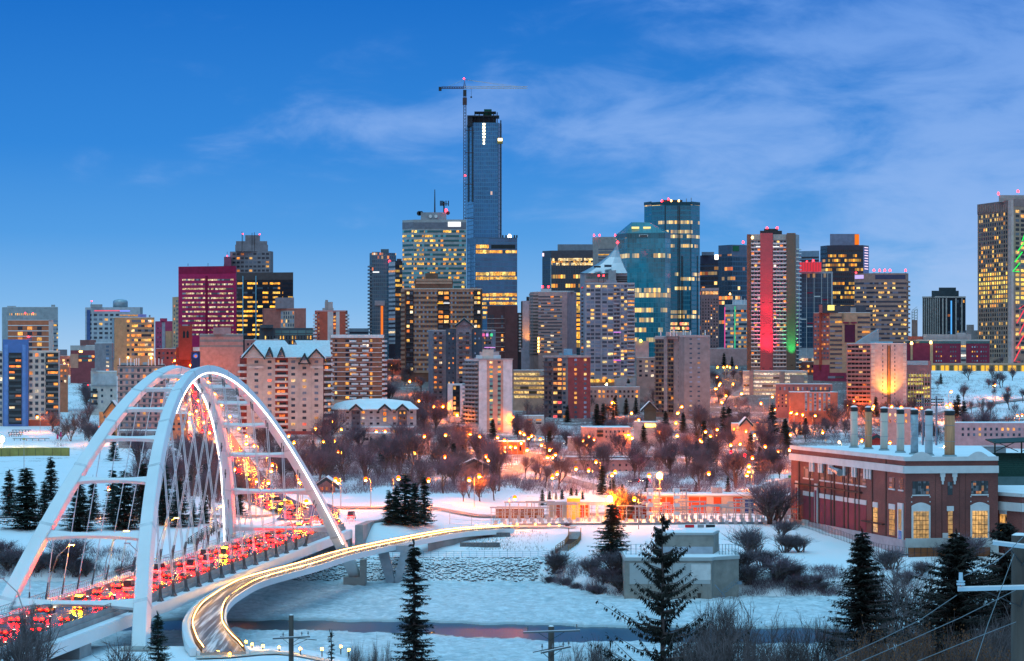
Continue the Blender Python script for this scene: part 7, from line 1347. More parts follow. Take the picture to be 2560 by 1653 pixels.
def trees():
    rng = random.Random(11); items = []
    protos = [bare(s, 14, twigs=420, tw=.045, tl=2.2, lv=5, stems=st) for s, st in ((1, 1), (2, 3), (3, 1))]+[bare(s, 13, twigs=380, tw=.045, tl=2.2, mat=TWIGB, lv=5, stems=st) for s, st in ((4, 2), (5, 1))]
    shr = [bare(s, 5, lv=3, twigs=520, tw=.035, tl=1.3, stems=9, mat=m, name='bare_shrub', up=.45) for s, m in ((21, TWIGB), (22, TWIG), (23, TWIGB))]
    used = set()
    def put(pr, i, p, sc_, rz):
        if i not in used: used.add(i); o = pr; o.location = p; o.rotation_euler = (0, 0, rz); o.scale = (sc_,)*3; return o
        return dup(pr, p, rz, sc_)
    REG = [(130, 240, 1075, 1125, 12, 1.0), (640, 940, 1120, 1215, 30, 1.0), (940, 1250, 1120, 1235, 38, 1.), (960, 1130, 1000, 1085, 18, .9), (1290, 1440, 1060, 1235, 18, .85), (1440, 1640, 1090, 1215, 13, .85), (1640, 1990, 1070, 1235, 42, .95), (1990, 2140, 1040, 1105, 14, .8), (2150, 2560, 1020, 1110, 24, .8), (330, 640, 1150, 1290, 24, 1.), (2340, 2560, 945, 1012, 12, .7), (960, 1080, 925, 1000, 9, .9), (490, 620, 896, 935, 10, .9), (1490, 1640, 985, 1050, 12, .7), (1780, 1860, 940, 1010, 8, .7), (210, 260, 990, 1060, 8, .9), (890, 960, 905, 990, 4, .9), (2330, 2560, 905, 922, 9, .45), (1440, 1480, 1000, 1060, 5, .8), (1100, 1240, 1230, 1262, 8, .6), (1900, 1990, 1170, 1215, 5, .8)]
    for x0, x1, y0, y1, n, k in REG:
        m = 0
        for _ in range(n*6):
            if m >= n: break
            px, py = rng.uniform(x0, x1), rng.uniform(y0, y1); p = gp(px, py, 660)
            if blocked(p.x, p.y): continue
            i = rng.randrange(5); o = put(protos[i], i, p-Vector((0, 0, .15)), k*rng.uniform(.62, 1.2), rng.uniform(0, 6.28)); o.scale = (o.scale[0]*rng.uniform(.8, 1.25), o.scale[1]*rng.uniform(.8, 1.25), o.scale[2]*rng.uniform(.75, 1.15)); o['group'] = 'bare deciduous trees across the valley'; items.append((o, px, py, 'bare brown tree' if i < 3 else 'bare greyish tree')); m += 1
    S = [(1560, 1300, 1.7), (1935, 1310, 2.2), (1880, 1400, 1.5), (1910, 1420, 1.3), (1945, 1450, 1.4), (1870, 1460, 1.2), (1985, 1450, 1.0), (2010, 1470, .9), (1850, 1430, 1.2), (1480, 1440, 1.1), (1510, 1460, 1.2), (1540, 1440, 1.3), (1550, 1480, 1.0), (1500, 1490, .8), (1390, 1430, 1.2), (1375, 1465, .7), (1410, 1470, .7), (1440, 1480, .6), (2225, 1425, 1.3), (2260, 1460, .9), (2300, 1440, .9), (2060, 1480, .8), (2040, 1460, .6), (2000, 1380, 1.1), (20, 1425, 1.3), (55, 1415, 1.2), (90, 1430, 1.1), (130, 1430, 1.3), (160, 1420, 1.5), (190, 1440, 1.2), (215, 1440, .9), (10, 1390, 1.), (300, 1440, .6), (330, 1430, .6), (1420, 1318, .4), (1955, 1340, 1.0), (1965, 1380, 1.3), (2420, 1400, 1.4), (2380, 1400, 1.)]
    for k, (px, py, s) in enumerate(S):
        p = gp(px, py, 560); i = k % 3; o = put(shr[i], 10+i, p-Vector((0, 0, .2)), s*rng.uniform(.9, 1.1), rng.uniform(0, 6.28)); o.scale = (o.scale[0]*1.5, o.scale[1]*1.5, o.scale[2]*(1. if s > 1.4 else .75)); o['group'] = 'leafless shrubs along the riverbank'; items.append((o, px, py, 'leafless shrub'))
    label_all(items, '%s near %s'); 
    # conifers in the valley
    sp = [spruce(31, 12, 3.0, tufts=10, tl=.6, nb=8), spruce(32, 12, 3.4, tufts=11, tl=.6, nb=9), spruce(33, 12, 2.7, gap=.06, tufts=9, tl=.55, nb=8)]; it2 = []; used2 = set()
    CON = [(23, 1175, 1288), (66, 1172, 1322), (111, 1202, 1312), (127, 1143, 1250), (199, 1212, 1328), (282, 1172, 1306), (311, 1178, 1322), (357, 1160, 1300), (284, 1078, 1152), (408, 1159, 1312), (448, 1202, 1316), (483, 1248, 1316), (510, 1230, 1310), (495, 1092, 1158), (232, 1190, 1300), (825, 1108, 1188), (704, 1128, 1168), (812, 1125, 1185), (1104, 1088, 1132), (1232, 1048, 1098), (1013, 1184, 1313), (973, 1225, 1311), (1037, 1208, 1313), (1061, 1190, 1311), (990, 1212, 1309), (1374, 1077, 1140), (1293, 1034, 1088), (1418, 1013, 1056), (1492, 1010, 1066), (1508, 1007, 1066), (1533, 1029, 1066), (1572, 967, 1022), (1594, 983, 1022), (1708, 1031, 1083), (1664, 1028, 1082), (1809, 1015, 1092), (1822, 1015, 1090), (1913, 1058, 1107), (1505, 1163, 1238), (1531, 1195, 1242), (1556, 1211, 1248), (1617, 1198, 1231), (1356, 1222, 1264), (1374, 1228, 1264), (1390, 1230, 1262), (1405, 1222, 1262), (1428, 1220, 1260), (1441, 1222, 1260), (1456, 1228, 1260), (1531, 1262, 1396), (1931, 1010, 1110), (1925, 1060, 1115), (2014, 1045, 1087), (2000, 1055, 1088), (2387, 1000, 1050), (2410, 1002, 1050), (2395, 985, 1050), (2352, 933, 960), (2415, 1090, 1116), (2431, 1092, 1116), (2471, 1082, 1117), (2487, 1088, 1117), (2497, 1078, 1117), (2507, 1086, 1117), (400, 868, 905), (511, 870, 906), (1810, 882, 915), (1830, 892, 916), (1162, 1005, 1060), (1820, 1190, 1232), (1740, 1206, 1232)]
    for k, (px, yt, yb) in enumerate(CON):
        p = gp(px, yb, 560); h = max(2., Zp(yt, p.y)-p.z); i = k % 3; s = h/12; wd = s*(1.3 if h > 9 else 1.2)
        if px in (66, 199, 1013, 1531, 311): wd = s*1.8
        if i not in used2: used2.add(i); o = sp[i]; o.location = p; o.scale = (wd, wd, s); o.rotation_euler = (0, 0, k)
        else: o = dup(sp[i], p, k*1.7, (wd, wd, s))
        o['group'] = 'dark spruces across the valley'; it2.append((o, px, yb-20, 'dark spruce' if h > 6 else 'small dark spruce'))
    for x0, x1, y0, y1, n in ((660, 930, 1125, 1180, 6), (950, 1240, 1110, 1200, 7), (1440, 1640, 1090, 1130, 3), (1640, 1990, 1090, 1200, 9), (2150, 2550, 1040, 1100, 6), (1480, 1640, 990, 1040, 4), (340, 620, 1190, 1290, 6)):
        for k in range(n*4):
            px, py = rng.uniform(x0, x1), rng.uniform(y0, y1); p = gp(px, py, 660)
            if blocked(p.x, p.y) or n <= 0: continue
            n -= 1; i = rng.randrange(3); s = rng.uniform(.6, 1.15); o = dup(sp[i], p, k*1.3, (s*1.25, s*1.25, s)); o['group'] = 'dark spruces across the valley'; it2.append((o, px, py-20, 'dark spruce'))
    label_all(it2, '%s near %s')
def brush():
    """low leafless undergrowth filling the wooded flats and banks"""
    r = random.Random(4); mb = MB()
    for x0, x1, y0, y1, n, hm in ((640, 1250, 1090, 1235, 6800, 5.2), (950, 1140, 1000, 1095, 3000, 6), (1250, 1650, 1050, 1235, 3800, 4.6), (1640, 1990, 1050, 1240, 5000, 5.), (1990, 2560, 1030, 1110, 3600, 4.6), (330, 640, 1150, 1260, 1500, 5), (1250, 1330, 1050, 1230, 700, 3.5), (2330, 2560, 940, 1015, 700, 1.8), (330, 640, 1150, 1300, 500, 2.2), (0, 330, 1375, 1445, 900, 2.2), (1380, 1560, 1400, 1492, 1500, 1.8), (1850, 2110, 1420, 1492, 1500, 1.7), (490, 620, 890, 935, 400, 3.), (890, 1000, 900, 995, 900, 4), (1480, 1640, 955, 1060, 1500, 3.6), (1640, 1870, 925, 1065, 2000, 3.6), (1780, 2140, 905, 1060, 1800, 3.4), (2260, 2400, 1010, 1060, 300, 2.4), (130, 330, 900, 1120, 700, 2.6), (2130, 2330, 1400, 1500, 500, 1.2)):
        for k in range(n):
            px, py = r.uniform(x0, x1), r.uniform(y0, y1)
            if math.sin(px*.06+py*.09)+math.sin(px*.021-py*.13) < r.uniform(-1.2, .5): continue
            p = gp(px, py, 590)
            if blocked(p.x, p.y, 1.): continue
            for j in range(7): d = Vector((r.uniform(-.75, .75), r.uniform(-.75, .75), 1))*hm*r.uniform(.3, 1.); q = p+Vector((r.uniform(-1.5, 1.5), r.uniform(-1.5, 1.5), -.1)); s = Vector((.03, 0, 0)); mb.add([q-s, q+s, q+d], [(0, 1, 2)]); e = q+d*.5; mb.add([e-s*.7, e+s*.7, e+(d*.4+rvec(r)*hm*.4)], [(0, 1, 2)])
    o = mb.obj('undergrowth', M('undergrowth_twigs', (.15, .105, .13), .95, var=.35, vs=.12)); tag(o, 'leafless purplish undergrowth on the valley floor', 'undergrowth', kind='stuff')
def foreground():
    def place(o, px, Y, z=None, label=None, group=None): o.location = (Xp(px, Y), Y, gz(Xp(px, Y), Y)-.2 if z is None else z); o['label'] = label; o['group'] = group or 'foreground trees on the near bank'
    def hh(px, py, Y): return Zp(py, Y)-gz(Xp(px, Y), Y)+.2
    o = spruce(51, hh(1037, 1357, 180), 2.9, dz=.36, nb=9, tufts=18, tl=.28, mat=NEEDLED, droop=.10, up=.02, hang=.35, gap=.10, pw=.75); place(o, 1035, 180, label='tall narrow dark spruce standing before the river, its thin tip over the V shaped pier')
    o = spruce(52, hh(1655, 1293, 150), 7.4, dz=.72, nb=6, tufts=46, tl=.25, mat=NEEDLED, droop=.02, up=.42, hang=1.7, gap=.0, bare_low=.02, pw=.9); place(o, 1655, 150, label='open branched spruce with upswept boughs and hanging sprays, before the pump house')
    o = spruce(53, hh(2155, 1328, 170), 5.4, dz=.34, nb=12, tufts=24, tl=.31, mat=NEEDLED, droop=.12, up=.06, hang=.4, gap=.06, pw=.8); place(o, 2155, 170, label='dark spruce before the foot of the brick power plant')
    o = spruce(54, hh(2392, 1333, 160), 10., dz=.34, nb=14, tufts=34, tl=.34, mat=NEEDLED, droop=.2, up=.12, hang=.4, gap=.04, pw=.9); place(o, 2392, 160, label='broad dark spruce below the lit plant windows')
    o = spruce(55, hh(2512, 1297, 175), 9., dz=.36, nb=12, tufts=30, tl=.34, mat=NEEDLED, droop=.15, up=.1, hang=.5, gap=.08, pw=.8); place(o, 2514, 175, label='large dark spruce behind the utility pole with white arms')
    o = spruce(56, hh(395, 1537, 200), 2.6, dz=.3, nb=9, tufts=12, tl=.25, mat=NEEDLE, droop=.15, up=.1, hang=.3, pw=.75); place(o, 395, 200, label='small dense spruce beside the near foot of the arch')
    o = spruce(57, hh(828, 1588, 150), .62, dz=.3, nb=5, tufts=5, tl=.16, mat=NEEDLED, gap=.1); place(o, 828, 150, label='thin spire of a young spruce by the path lamps')
    o = spruce(58, hh(1525, 1612, 140), 1.5, dz=.3, nb=5, tufts=8, tl=.2, mat=NEEDLED, up=.2, gap=.15); place(o, 1525, 140, label='sparse spruce tip at the west side of the open branched spruce')
    o = spruce(59, hh(2250, 1590, 165), 2.8, dz=.34, nb=8, tufts=12, tl=.26, mat=NEEDLED, hang=.4, gap=.1); place(o, 2262, 165, label='low spruce between the two dark spruces under the brick plant')
    P_ = [bare(s, 10, lv=5, twigs=900, tw=.034, tl=1.1, stems=5, mat=TWIGN, name='bare_shrub', up=.5) for s in (61, 62, 63)]; ls = ['first', 'second', 'third']; n = 0
    spots = [(1760, 1530, 170), (1835, 1500, 180), (1900, 1545, 165), (1965, 1560, 170), (2030, 1545, 175), (2075, 1585, 150), (1700, 1590, 150), (1800, 1580, 140), (1870, 1600, 140), (2560, 1500, 150), (2480, 1560, 140), (2330, 1560, 175), (1940, 1610, 140), (1480, 1600, 210), (1420, 1610, 220), (940, 1600, 230), (900, 1610, 220), (980, 1600, 235)]
    for k, (px, py, Y) in enumerate(spots):
        h = hh(px, py, Y); pr = P_[k % 3]; o = pr if k < 3 else dup(pr, (0, 0, 0)); o.scale = (h/10*.62,)*2+(h/10,) if px > 1300 else (h/10*.3,)*2+(h/10,); o.rotation_euler = (0, 0, k*1.3); place(o, px, Y, label='bare brown thicket stems %s' % (['west of the open branched spruce', 'right of the open branched spruce', 'at the photo east edge', 'among the reeds by the path lamps'][0 if px < 1490 and px > 1300 else 1 if 1600 < px < 2100 else 2 if px > 2100 else 3])+', %s clump' % ordn(k), group='bare thickets on the near bank')
    RS = bare(71, 9, lv=4, twigs=2000, tw=.03, tl=1., stems=6, mat=TWIGN, name='russet_shrub', leaf=5, up=.4)
    for k, (px, py, Y) in enumerate(((2190, 1590, 130), (2270, 1600, 128), (2350, 1575, 135), (2410, 1600, 125), (2130, 1625, 125), (2470, 1625, 130), (2240, 1630, 115))):
        h = hh(px, py, Y); o = RS if k == 0 else dup(RS, (0, 0, 0)); o.scale = (h/9*.5,)*2+(h/9,); o.rotation_euler = (0, 0, k*2.1); place(o, px, Y, label='russet brown leafed shrub below the spruces, %s of seven' % ordn(k), group='russet shrubs on the near bank')
    T2 = bare(81, 9, lv=4, twigs=500, tw=.03, tl=.9, stems=1, mat=TWIGN, name='bare_tree', up=.1); 
    for k, (px, py, Y) in enumerate(((70, 1555, 230), (20, 1610, 220), (330, 1635, 240), (2215, 1450, 330), (1390, 1372, 648))):
        h = max(3, hh(px, py, Y)); o = T2 if k == 0 else dup(T2, (0, 0, 0)); o.scale = (h/9*(.42 if k == 0 else .75),)*2+(h/9,); o.rotation_euler = (0, 0, k*2.); place(o, px, Y, label=['crooked bare tree before the road at the west edge', 'small bare tree at the bottom west corner', 'low twiggy tree beside the small dense spruce', 'slim leaning bare tree right of the dark spruce', 'lone bare tree at the end of the promenade railing'][k], group=None)
    # utility poles
    wood = M("pole_wood", (.10, .085, .075), .9, var=.35, vs=2., streak=True); arm = M("arm_wood", (.09, .11, .12), .8); fib = M("arm_pale", (.42, .58, .68), .5); ins = M("insulator", (.16, .17, .18), .3)
    def pole(px, yt, Y, r, label, arms, am):
        x = Xp(px, Y); z0, z1 = gz(x, Y)-.5, Zp(yt, Y); T = thing('utility_pole', label, 'utility pole', (x, Y, z0)); MB().tube([(x, Y, z0), (x, Y, z1)], [r*1.15, r], 12).obj('pole', wood, T)
        MB().tube([(x, Y, z1), (x, Y, z1+.05)], [r*.98, r*.5], 10).obj('snow_cap', SNOW, T)
        for (xa, ya, xb, yb, dy, th, pins) in arms:
            a, b = P(xa, ya, Y-dy), P(xb, yb, Y-dy-.25 if xb > px else Y-dy); o = MB().tube([a, b], th*.7, 4).obj('cross_arm', am, T)
            MB().tube([a+Vector((0, 0, th*.55)), b+Vector((0, 0, th*.55))], th*.42, 4).obj('arm_snow', SNOW, T)
            for f in pins:
                q = a.lerp(b, f); m = MB().tube([q+Vector((0, 0, th*.5)), q+Vector((0, 0, th*.5+.12)), q+Vector((0, 0, th*.5+.13)), q+Vector((0, 0, th*.5+.2)), q+Vector((0, 0, th*.5+.21)), q+Vector((0, 0, th*.5+.30))], [.02, .02, .055, .055, .035, .03], 8); m.obj('insulator', ins, T)
            q = a.lerp(b, .25); MB().tube([q, Vector((x, Y-r, q.z-.45))], .018, 4).obj('brace', DARKMETAL, T); q = a.lerp(b, .75); MB().tube([q, Vector((x, Y-r, q.z-.45))], .018, 4).obj('brace', DARKMETAL, T)
        return T
    pole(728, 1538, 155, .15, 'wooden utility pole with one crossarm beside the path lamps', [(682, 1597, 775, 1592, .2, .09, (.28, .78, .95)), (700, 1592, 792, 1600, -.2, .05, ())], arm)
    pole(1378, 1566, 125, .15, 'wooden utility pole with two crossarms in front of the frozen river', [(1308, 1582, 1450, 1577, .2, .075, (.08, .94)), (1352, 1633, 1427, 1617, .25, .08, (.4, .75, .93)), (1332, 1631, 1410, 1615, -.2, .05, (.3,))], arm)
    T = pole(2549, 1338, 60, .2, 'thick weathered utility pole with pale crossarms at the photo east edge', [(2482, 1358, 2620, 1374, .25, .085, ()), (2394, 1474, 2620, 1468, .3, .085, (.04,))], fib)
    for pts in (((2560, 1340), (2530, 1370), (2490, 1405), (2410, 1440)), ((2535, 1385), (2500, 1480), (2470, 1560), (2440, 1653)), ((2392, 1488), (2300, 1550), (2200, 1600), (2080, 1655)), ((2540, 1475), (2400, 1545), (2250, 1612), (2150, 1655)), ((2540, 1555), (2450, 1590), (2290, 1655))):
        o = MB().tube([P(x, y, 58-i*2) for i, (x, y) in enumerate(pts)], .009, 4).obj('wire', M("wire_grey", (.15, .17, .19), .5), T)
    x, Y = Xp(2402, 59), 59; q = P(2402, 1463, 59.5); MB().tube([q, q+Vector((0, 0, .05)), q+Vector((0, 0, .06)), q+Vector((0, 0, .1)), q+Vector((0, 0, .11)), q+Vector((0, 0, .3))], [.1, .1, .07, .11, .05, .045], 10).obj('insulator', fib, T)
# ---------------------------------------------------------------- lamps
def lamps():
    def proto(h, col, s, arm, rad, gl, nm='street_lamp'):
        T = thing(nm, 'lamp', 'street lamp'); kid(T, MB().tube([(0, 0, -.4), (0, 0, h*.6), (0, 0, h-.6)], [.13, .11, .08], 6).obj('pole', GREYMETAL, T))
        kid(T, MB().tube([(0, 0, h-.7), (arm*.3, 0, h-.1), (arm, 0, h)], [.08, .07, .05], 5).obj('arm', GREYMETAL, T)); mb = MB(); mb.tube([(arm, 0, h+rad*.5), (arm, 0, h), (arm, 0, h-rad*.7), (arm, 0, h-rad)], [rad*.45, rad, rad*.9, rad*.6], 8); kid(T, mb.obj('lamp_globe', lamp_mat(nm+'_globe_%d' % s, gl, 1, False), T))
        kid(T, MB().tube([(arm, 0, h-rad*1.02), (arm, 0, h-rad*1.25), (arm, 0, h-rad*1.5)], [rad*.4, rad*.5, rad*.25], 6).obj('bulb', lamp_mat(nm+"_glow_%d_%d" % (s, int(col[1]*1000)), col, s), T)); return T
    OR, YE, RD_, WHc = (1, .18, .004), (1, .30, .004), (1, .0015, .004), (1, .60, .22)
    items = []
    pr = {'o': proto(9, OR, 4800, 1.6, .62, (5, .55, .012)), 'y': proto(9, YE, 1200, 1.2, .6, (6, 1.5, .1)), 'r': proto(5, RD_, 300, .8, .6, (6, .02, .03), 'traffic_signal'), 'w': proto(9, WHc, 700, 1., .65, (5, 3.4, 1.6))}; H_ = {'o': 9, 'y': 9, 'r': 5, 'w': 9}
    A = {'o': 1.6, 'y': 1.2, 'r': .8, 'w': 1.}
    L = [('o', s) for s in ((93, 1041), (248, 1068), (437, 900), (449, 900), (476, 912), (488, 915), (475, 1033), (472, 1053), (578, 1058), (608, 1060), (616, 1107), (475, 985), (495, 1000), (789, 1070), (722, 1088), (845, 1128), (678, 1175), (845, 1203), (914, 1197), (996, 1194), (1071, 1199), (1173, 1197), (1198, 1188), (766, 1253), (1114, 1086), (1199, 1089), (1177, 1080), (1225, 1108), (1143, 1036), (1244, 1092), (1261, 1099), (941, 1077), (963, 1077), (979, 912), (1024, 952), (1047, 1001), (1084, 1015), (1108, 1015), (1112, 1141), (1283, 1042), (1322, 1094), (1310, 1084), (1354, 1111), (1318, 1123), (1389, 1135), (1369, 1141), (1393, 1182), (1381, 1191), (1472, 1174), (1440, 1170), (1530, 1186), (1623, 1187), (1473, 1090), (1485, 1097), (1458, 1100), (1571, 1085), (1580, 1093), (1652, 1078), (1693, 1088), (1500, 982), (1530, 1005), (1579, 1031), (1597, 1048), (1756, 1064), (1764, 1078), (1776, 1089), (1791, 1085), (1793, 1073), (1751, 1099), (1754, 1103), (1827, 1111), (1850, 1108), (1886, 1086), (1894, 1058), (1913, 1115), (1682, 1127), (1881, 1143), (1772, 1182), (1872, 1176), (1793, 942), (1854, 983), (1798, 962), (1287, 1243), (1931, 991), (1947, 994), (1994, 1006), (1996, 1015), (1978, 1030), (1992, 1033), (2038, 1038), (2057, 1080), (1976, 1085), (1974, 1123), (1945, 1127), (2155, 1100), (2378, 978), (2367, 1015), (2290, 1021), (2305, 1019), (2229, 1015), (2253, 1017), (2184, 1014), (2120, 1012), (2543, 1038), (2555, 1037), (1984, 1171), (2225, 1105), (2488, 962), (1305, 868), (2135, 1002), (2129, 994))]
    L += [('y', s) for s in ((589, 899), (161, 910), (809, 1103), (836, 1101), (832, 1053), (853, 1072), (1067, 916), (1037, 1131), (1538, 1179), (1690, 1056), (1865, 1077), (1884, 1061), (1815, 989), (1833, 959), (1794, 917), (1809, 917), (1818, 915), (1825, 917), (1841, 917), (1597, 936), (2543, 1183), (1586, 1246), (735, 1105))]
    L += [('w', s) for s in ((1517, 959), (1599, 959), (1623, 958), (1927, 935), (2098, 1105), (161, 909))]+[('r', s) for s in ((506, 1077), (541, 1079), (672, 1226), (720, 1227), (1827, 1129), (1862, 1137))]
    used = set(); W = {'o': 'orange street lamp', 'y': 'yellow street lamp', 'r': 'red traffic signal', 'w': 'white street lamp'}
    for k, (t, (px, py)) in enumerate(L):
        h = H_[t]; Y = 640; st = 6
        while Y < 3000 and Zp(py, Y)-gz(Xp(px, Y), Y) > h: Y += st
        sg = 0 if k % 3 else math.pi; x = Xp(px, Y)-A[t]*math.cos(sg); p = Vector((x, Y, Zp(py, Y)-h+.2))
        if t not in used: used.add(t); o = pr[t]; o.location = p; o.rotation_euler = (0, 0, sg)
        else: o = dup(pr[t], p, sg)
        o['group'] = {'r': 'traffic signals', 'o': 'orange street lamps'}.get(t, 'pale street lamps'); items.append((o, px, py, W[t]))
    hr = [v.co.copy() for v in bpy.data.objects['hill_road'].data.vertices]; n = 0  # extra lamps added to light the hill road orange
    for k in range(9, len(hr)//5-1, 7):
        a, b = hr[k*5], hr[k*5+4]; e = (a if n % 2 else b); d = (b-a).normalized()*(-1 if n % 2 else 1); p = e+d*1.2; o = dup(pr['o'], p, math.atan2(-d.y, -d.x)); n += 1; o['group'] = 'orange street lamps'; o['label'] = 'added orange street lamp lining the hill road, %s going uphill' % ordn(n-1)
    for rd, st, lab in (('terrace_road', 6, 'the terrace road'), ('bank_road', 6, 'the sloping bank street'), ('flats_road', 6, 'the curving flats street'), ('lane', 7, 'the narrow lane'), ('crescent', 7, 'the walk up street'), ('avenue', 9, 'the avenue behind the smokestacks'), ('river_valley_road', 10, 'the river flats road')):  # evenly spaced lamps added for more amber glow in the valley
        vv = [v.co.copy() for v in bpy.data.objects[rd].data.vertices]; n = 0; rows = [vv[k*5:k*5+5] for k in range(2, len(vv)//5-1, st) if abs(vv[k*5].x) < .21*vv[k*5].y]
        for q in sorted(rows, key=lambda q: q[0].x):
            a, b = (q[0], q[4]) if n % 2 else (q[4], q[0]); d = (b-a).normalized(); p = a-d*1.2
            if blocked(p.x, p.y, 1.) and any(bx[0]-1 < p.x < bx[2]+1 and bx[1]-1 < p.y < bx[3]+1 for bx in BOXES): continue
            o = dup(pr['o'], p, math.atan2(d.y, d.x)); n += 1; o['group'] = 'orange street lamps'; o['label'] = 'added orange street lamp along %s, %s from the west' % (lab, ordn(n-1))
    for k, (px, py) in enumerate(((628, 1268), (745, 1262), (790, 1300), (640, 1300))):  # four lamps added to brighten the junction
        p = gp(px, py, 660); o = dup(pr['o'], p, k*1.6); o['group'] = 'orange street lamps'; o['label'] = 'added orange street lamp at the junction beyond the arches, %s of four' % ordn(k)
    label_all(items, '%s near %s')
    for nm, px, py, Y, h, col, s, r, lab in (('flood_mast', 1649, 1190, 752, 13, (1, .21, .003), 2400, .85, 'glaring orange flood mast behind the electrical yard, the taller of two'), ('flood_mast', 1525, 1247, 738, 7, (1, .20, .003), 2400, .85, 'glaring orange flood mast in the electrical yard behind the roadside spruce'), ('flood_mast', 4, 1098, 1235, 9, (1, .60, .10), 900, 1.3, 'bright white sports field floodlight cut by the west edge of the photo'), ('flood_mast', 2362, 1118, 720, 6, (1, .5, .06), 60, .4, 'small yellow lamp behind the stadium stands')):
        z = Zp(py, Y); T = thing(nm, lab, 'floodlight', (Xp(px, Y), Y, z-h)); MB().tube([(Xp(px, Y), Y, gz(Xp(px, Y), Y)-.3), (Xp(px, Y), Y, z-r)], .16, 6).obj('pole', GREYMETAL, T); mb = MB(); x = Xp(px, Y)
        mb.tube([(x, Y, z-r), (x, Y, z-r*.5), (x, Y, z+r*.4), (x, Y, z+r)], [r*.5, r, r, r*.4], 8); mb.obj('lamp_head', lamp_mat("flood_%d" % px, col, s), T)
    # path bollards
    T = thing('path_light', 'bollard', 'bollard light'); kid(T, MB().tube([(0, 0, -.3), (0, 0, .9)], .1, 6).obj('post', DARKMETAL, T)); kid(T, MB().tube([(0, 0, .9), (0, 0, 1.15), (0, 0, 1.25)], [.2, .22, .12], 8).obj('lamp_head', lamp_mat("path_glow", (1, .40, .012), 80), T))
    BL = [(487, 1602), (504, 1617), (521, 1624), (545, 1629), (574, 1634), (615, 1604), (630, 1610), (657, 1614), (698, 1618), (751, 1621), (805, 1622), (852, 1616), (872, 1624), (1139, 1318), (1191, 1314), (1220, 1312), (1254, 1311), (1293, 1311), (1338, 1311), (1373, 1312), (1398, 1314), (1432, 1318), (1441, 1320)]
    for k, (px, py) in enumerate(BL):
        if k < 13: Y = 438-(py-1602)*.55; p = Vector((Xp(px, Y), Y, Zp(py, Y)-1.1))
        else: Y = 716; p = Vector((Xp(px, Y), Y, Zp(py, Y)-1.1))
        o = T if k == 0 else dup(T, p); o.location = p; o['group'] = 'glowing path bollards'
        o['label'] = ('glowing bollard at the near end of the footbridge, %s from the west' % ordn(k)) if k < 13 else 'glowing bollard on the far landing path above the snowy bank, %s from the west' % ordn(k-13)
    m = ribbon("path", [(Xp(490, 420), 420), (Xp(560, 421), 421), (Xp(640, 425), 425), (Xp(740, 427), 427), (Xp(880, 427), 427)], lambda f: 7-3.5*f, M("path_snow", (.5, .47, .45), .7), .25, label='snowy path lit by bollards')[0]
    p2 = ribbon("landing_path", [(Xp(1240, 713), 713), (Xp(1330, 713), 713), (Xp(1440, 711), 711)], 4.5, M("path_snow", (.5, .47, .45), .7), .3, label='lit path leading to the timber stairs')[0]
def uplights():
    def spot(nm, pos, aim, col, e, size, rad=.6, par=None):
        l = bpy.data.lights.new(nm, 'SPOT'); l.energy = e; l.color = col; l.spot_size = R(size); l.spot_blend = .9; l.shadow_soft_size = rad; o = bpy.data.objects.new(nm, l); COL.objects.link(o); o.location = pos
        o.rotation_euler = (Vector(aim)-Vector(pos)).to_track_quat('-Z', 'Y').to_euler()
        if par: o.parent = par; o.location = Vector(pos)-par.location
        MB().box((pos[0]-.8, pos[1]-.5, pos[2]-1.), (pos[0]+.8, pos[1]+.5, pos[2]-.5)).obj('floodlight', DARKMETAL, par) if par else None
    for u in UPL:
        k, p = u[0], u[1]; par = u[2].root if len(u) > 2 else None
        if k == 'red':
            for f, e in ((0, 1.2e5), (24, 3e4), (46, .7e4)):  # upper pairs added to carry the red light up the stripe
                for dx in (-2.6, 2.6): spot('red_flood', p+Vector((dx, -3.2, f+2)), p+Vector((dx*.5, 3.3, f+52)), (1, .035, .12), e, 52, 1.2, par)
        if k == 'green': spot('green_flood', p+Vector((0, -3., 4)), p+Vector((0, 3.6, 44)), (.02, 1, .22), 9e4, 50, .5, par)
        if k == 'gold': spot('gold_flood', p+Vector((0, -2.8, 1)), p+Vector((0, 2.6, 11)), (1, .36, .01), 4.2e4, 110, .4, par); spot('pink_flood', p+Vector((-3, -7, 2)), p+Vector((0, 4., 18)), (1, .36, .2), 7e3, 90, .6, par)
        if k == 'orange': spot('orange_flood', p+Vector((0, -3, 0)), p+Vector((0, 3, 14)), (1, .34, .03), 2e4, 80, .4, None)
